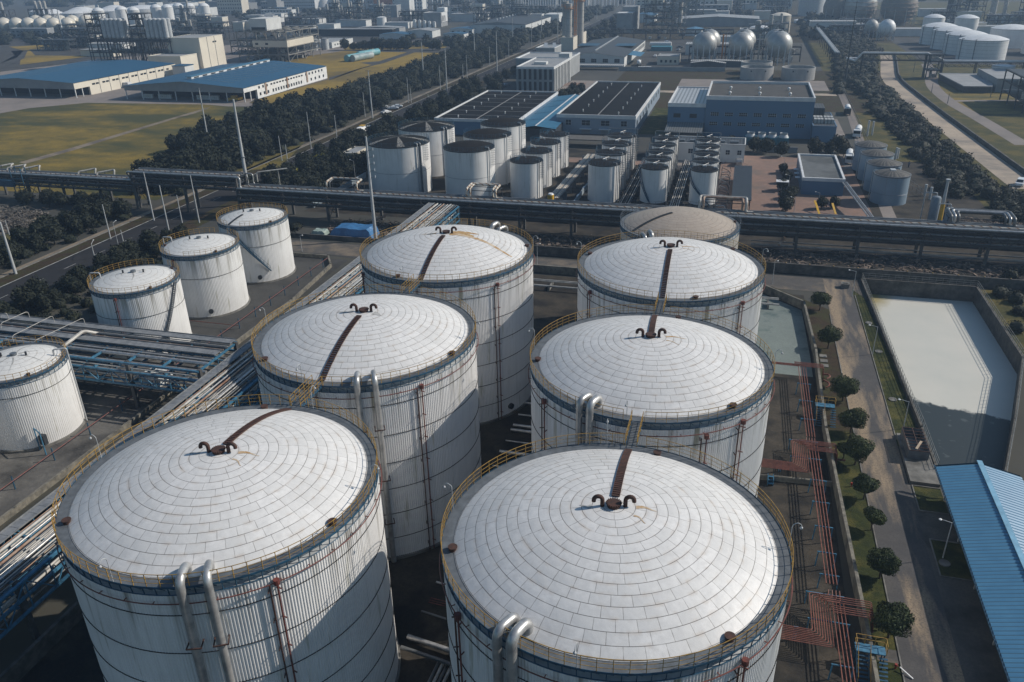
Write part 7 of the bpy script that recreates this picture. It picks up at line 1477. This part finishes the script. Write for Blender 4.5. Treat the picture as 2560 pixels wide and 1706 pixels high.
for i, (a, b2, ty) in enumerate(((1085, 1270, 1150), (1305, 1420, 1300), (1890, 1340, 1180), (840+0, 990, 830))): p = gz(F0, a, b2); pole(p.x, p.y, max(4, zat(p.x, p.y, .18275*ty)), .16, .09, 'thin dark pole beside the winding path on the right, %s from the left' % ORD[i], 'thin poles by the winding path', M_grey, name='road_pole')
# viaduct piers and far clutter
t = thing('viaduct', 'long row of bare white viaduct piers along the far skyline', 'viaduct', (-150, 1060, 0))
for k in range(90): x = -290+k*3.2; MB().box(x, x+.9, 1050+(k % 3)*14, 1051+(k % 3)*14, 0, 15+(k % 5)).build('pier', M_trim, t)
t = thing('conveyor_frames', 'pale portal frames in front of the far left skyline', 'frames', (-380, 1010, 0))
for k in range(9):
    x = -415+k*7; MB().bar((x, 1015, 0), (x, 1015, 13), 1.1).bar((x, 1015, 13), (x+3, 1024, 15), 1.1).build('portal', M_trim, t)
mass('wood', grid(-205, -150, 560, 1000, 10, 11, .45, .8)+grid(-125, -95, 585, 1000, 10, 11, .4, .6)+grid(-260, -205, 575, 640, 10, 10, .45, .5)+grid(-300, -200, 840, 980, 13, 13, .45, .6), 3.5, 6, .85, 34, 1.0, 51, M_leaf_d)
mass('wood', grid(40, 90, 640, 860, 10, 11, .45, .65)+grid(-50, 30, 860, 900, 11, 9, .45, .5)+grid(-600, -400, 870, 1000, 15, 14, .45, .45)+grid(-760, -560, 570, 640, 11, 11, .45, .7), 3.5, 6.5, .85, 30, 1.2, 52, M_leaf_d)
mass('wood', grid(-1500, 900, 1100, 1500, 34, 36, .5, .45), 7, 14, .7, 22, 3.0, 53, M_leaf_d)
rg = random.Random(31)
for i in range(60):
    x = rg.uniform(-700, 700); y = rg.uniform(1080, 1600)
    if i % 3 == 0: far_tank('pale far tank lost in the haze on the skyline', x, y, rg.uniform(8, 14), rg.uniform(9, 14), 2, 'hazy far tanks')
    else:
        t = block('far_building', 'pale far factory block lost in the haze on the skyline', x-rg.uniform(10, 28), x+rg.uniform(8, 30), y, y+rg.uniform(14, 40), rg.uniform(6, 16), M_fl[i % 4], M_lgroof, 0, group='hazy far factory blocks')
# small plants and sheds filling the hazy works
pp = [tree_of(frame_plant('', 0, 18, 0, 12, (5, 9.5, 14), 3, 1, 200, [(5, 5, 1.6, 1, 17), (12, 6, 1.1, 1, 21)], 18, M_pipeg, group='small process plants in the haze')), tree_of(frame_plant('', 0, 26, 0, 9, (4.5, 8), 4, 1, 201, [(4+k*4.5, 4, 1.3, 1, 7.5) for k in range(5)], 22, M_rackd, group='small process plants in the haze')),
      tree_of(block('shed', '', 0, 30, 0, 14, 6, M_offwhite, M_lgroof, 0, group='plain sheds in the haze', cat='shed')), tree_of(block('shed', '', 0, 16, 0, 12, 9, M_cream, M_greyw, .4, .3, M_offwhite, group='plain sheds in the haze', cat='shed'))]
zones = [(-580, -400, 520, 640, 16, ''), (-560, -340, 700, 830, 20, ''), (-345, -200, 800, 1000, 18, ''), (-30, 40, 540, 640, 6, ''), (-120, 50, 830, 1000, 14, ''), (60, 130, 660, 740, 5, ''), (140, 330, 640, 900, 18, ''), (-700, -560, 500, 600, 8, '')]
ZN = ['on the far left, below the dome silos', 'on the far left, behind the silo towers', 'behind the yellow field', 'behind the three silver spheres', 'on the skyline above the spheres', 'below the scaffolded spheres', 'around the distillation columns', 'at the left edge']
fst = [True]*4
for zi, (x0, x1, y0, y1, n, _) in enumerate(zones):
    for k in range(n):
        q = rg.randrange(4); x, y = rg.uniform(x0, x1-20), rg.uniform(y0, y1); kd = 'small pipework plant' if q < 2 else 'plain pale shed'
        lab = '%s in the haze %s' % (kd, ZN[zi]); gp = ('small plants ' if q < 2 else 'pale sheds ')+ZN[zi]
        if fst[q]: fst[q] = False; r = pp[q][0]; r.location = (x, y, 0); r['label'] = lab; r['group'] = gp; [setattr(c, 'location', (0, 0, 0)) for c in kids(r)]
        else: r = dup(pp[q], (x, y, 0), None, lab, gp, (rg.uniform(.7, 1.2), rg.uniform(.8, 1.1), rg.uniform(.7, 1.25)))
# yard clutter in the far middle
rg = random.Random(33)
for i in range(16): p = Vector((rg.uniform(-60, -5), rg.uniform(520, 640), 0)); car('parked car in the far yard beyond the dark roofed hall', p.x, p.y, R(rg.choice([0, 90, 80])), rg.choice([M_carw, M_cars, M_card]), group='cars parked in the far yard')
for i in range(14): p = gz(D0, rg.uniform(1290, 1700)-260*(i % 2), rg.uniform(350, 430)); car('parked car on the lot left of the grey tower house', p.x, p.y, R(rg.choice([0, 90])), rg.choice([M_carw, M_cars, M_card]), group='cars on the lot by the tower house')
p = gz(D0, 1680, 900); tanker('white truck parked near the boundary wall in the far yard', p.x, p.y, R(95)); p = gz(D0, 1440, 905); car('white pickup by the corner of the dark roofed hall', p.x, p.y, R(0), M_carw, 5, 1.9, 1.8)
tag(MB().tube([(-56, 463.4, 1.2), (-49, 463.8, 1.2)], .8, 12).build('white_cylinder', M_white, None, True), 'white cylinder lying by the boundary wall in the far yard', 'cylinder')
# ---------------------------------------------------------------- haze in the air
hm = bpy.data.materials.new('haze air'); hm.use_nodes = True; nt = hm.node_tree; nt.nodes.clear(); o_ = nt.nodes.new('ShaderNodeOutputMaterial'); v = nt.nodes.new('ShaderNodeVolumePrincipled')
v.inputs['Color'].default_value = (.50, .71, 1.0, 1); v.inputs['Density'].default_value = .00028; v.inputs['Anisotropy'].default_value = .2; nt.links.new(v.outputs[0], o_.inputs['Volume'])
hz = MB().box(-4100, 4100, -400, 7100, -4, 62).build('haze', hm); tag(hz, kind='stuff')
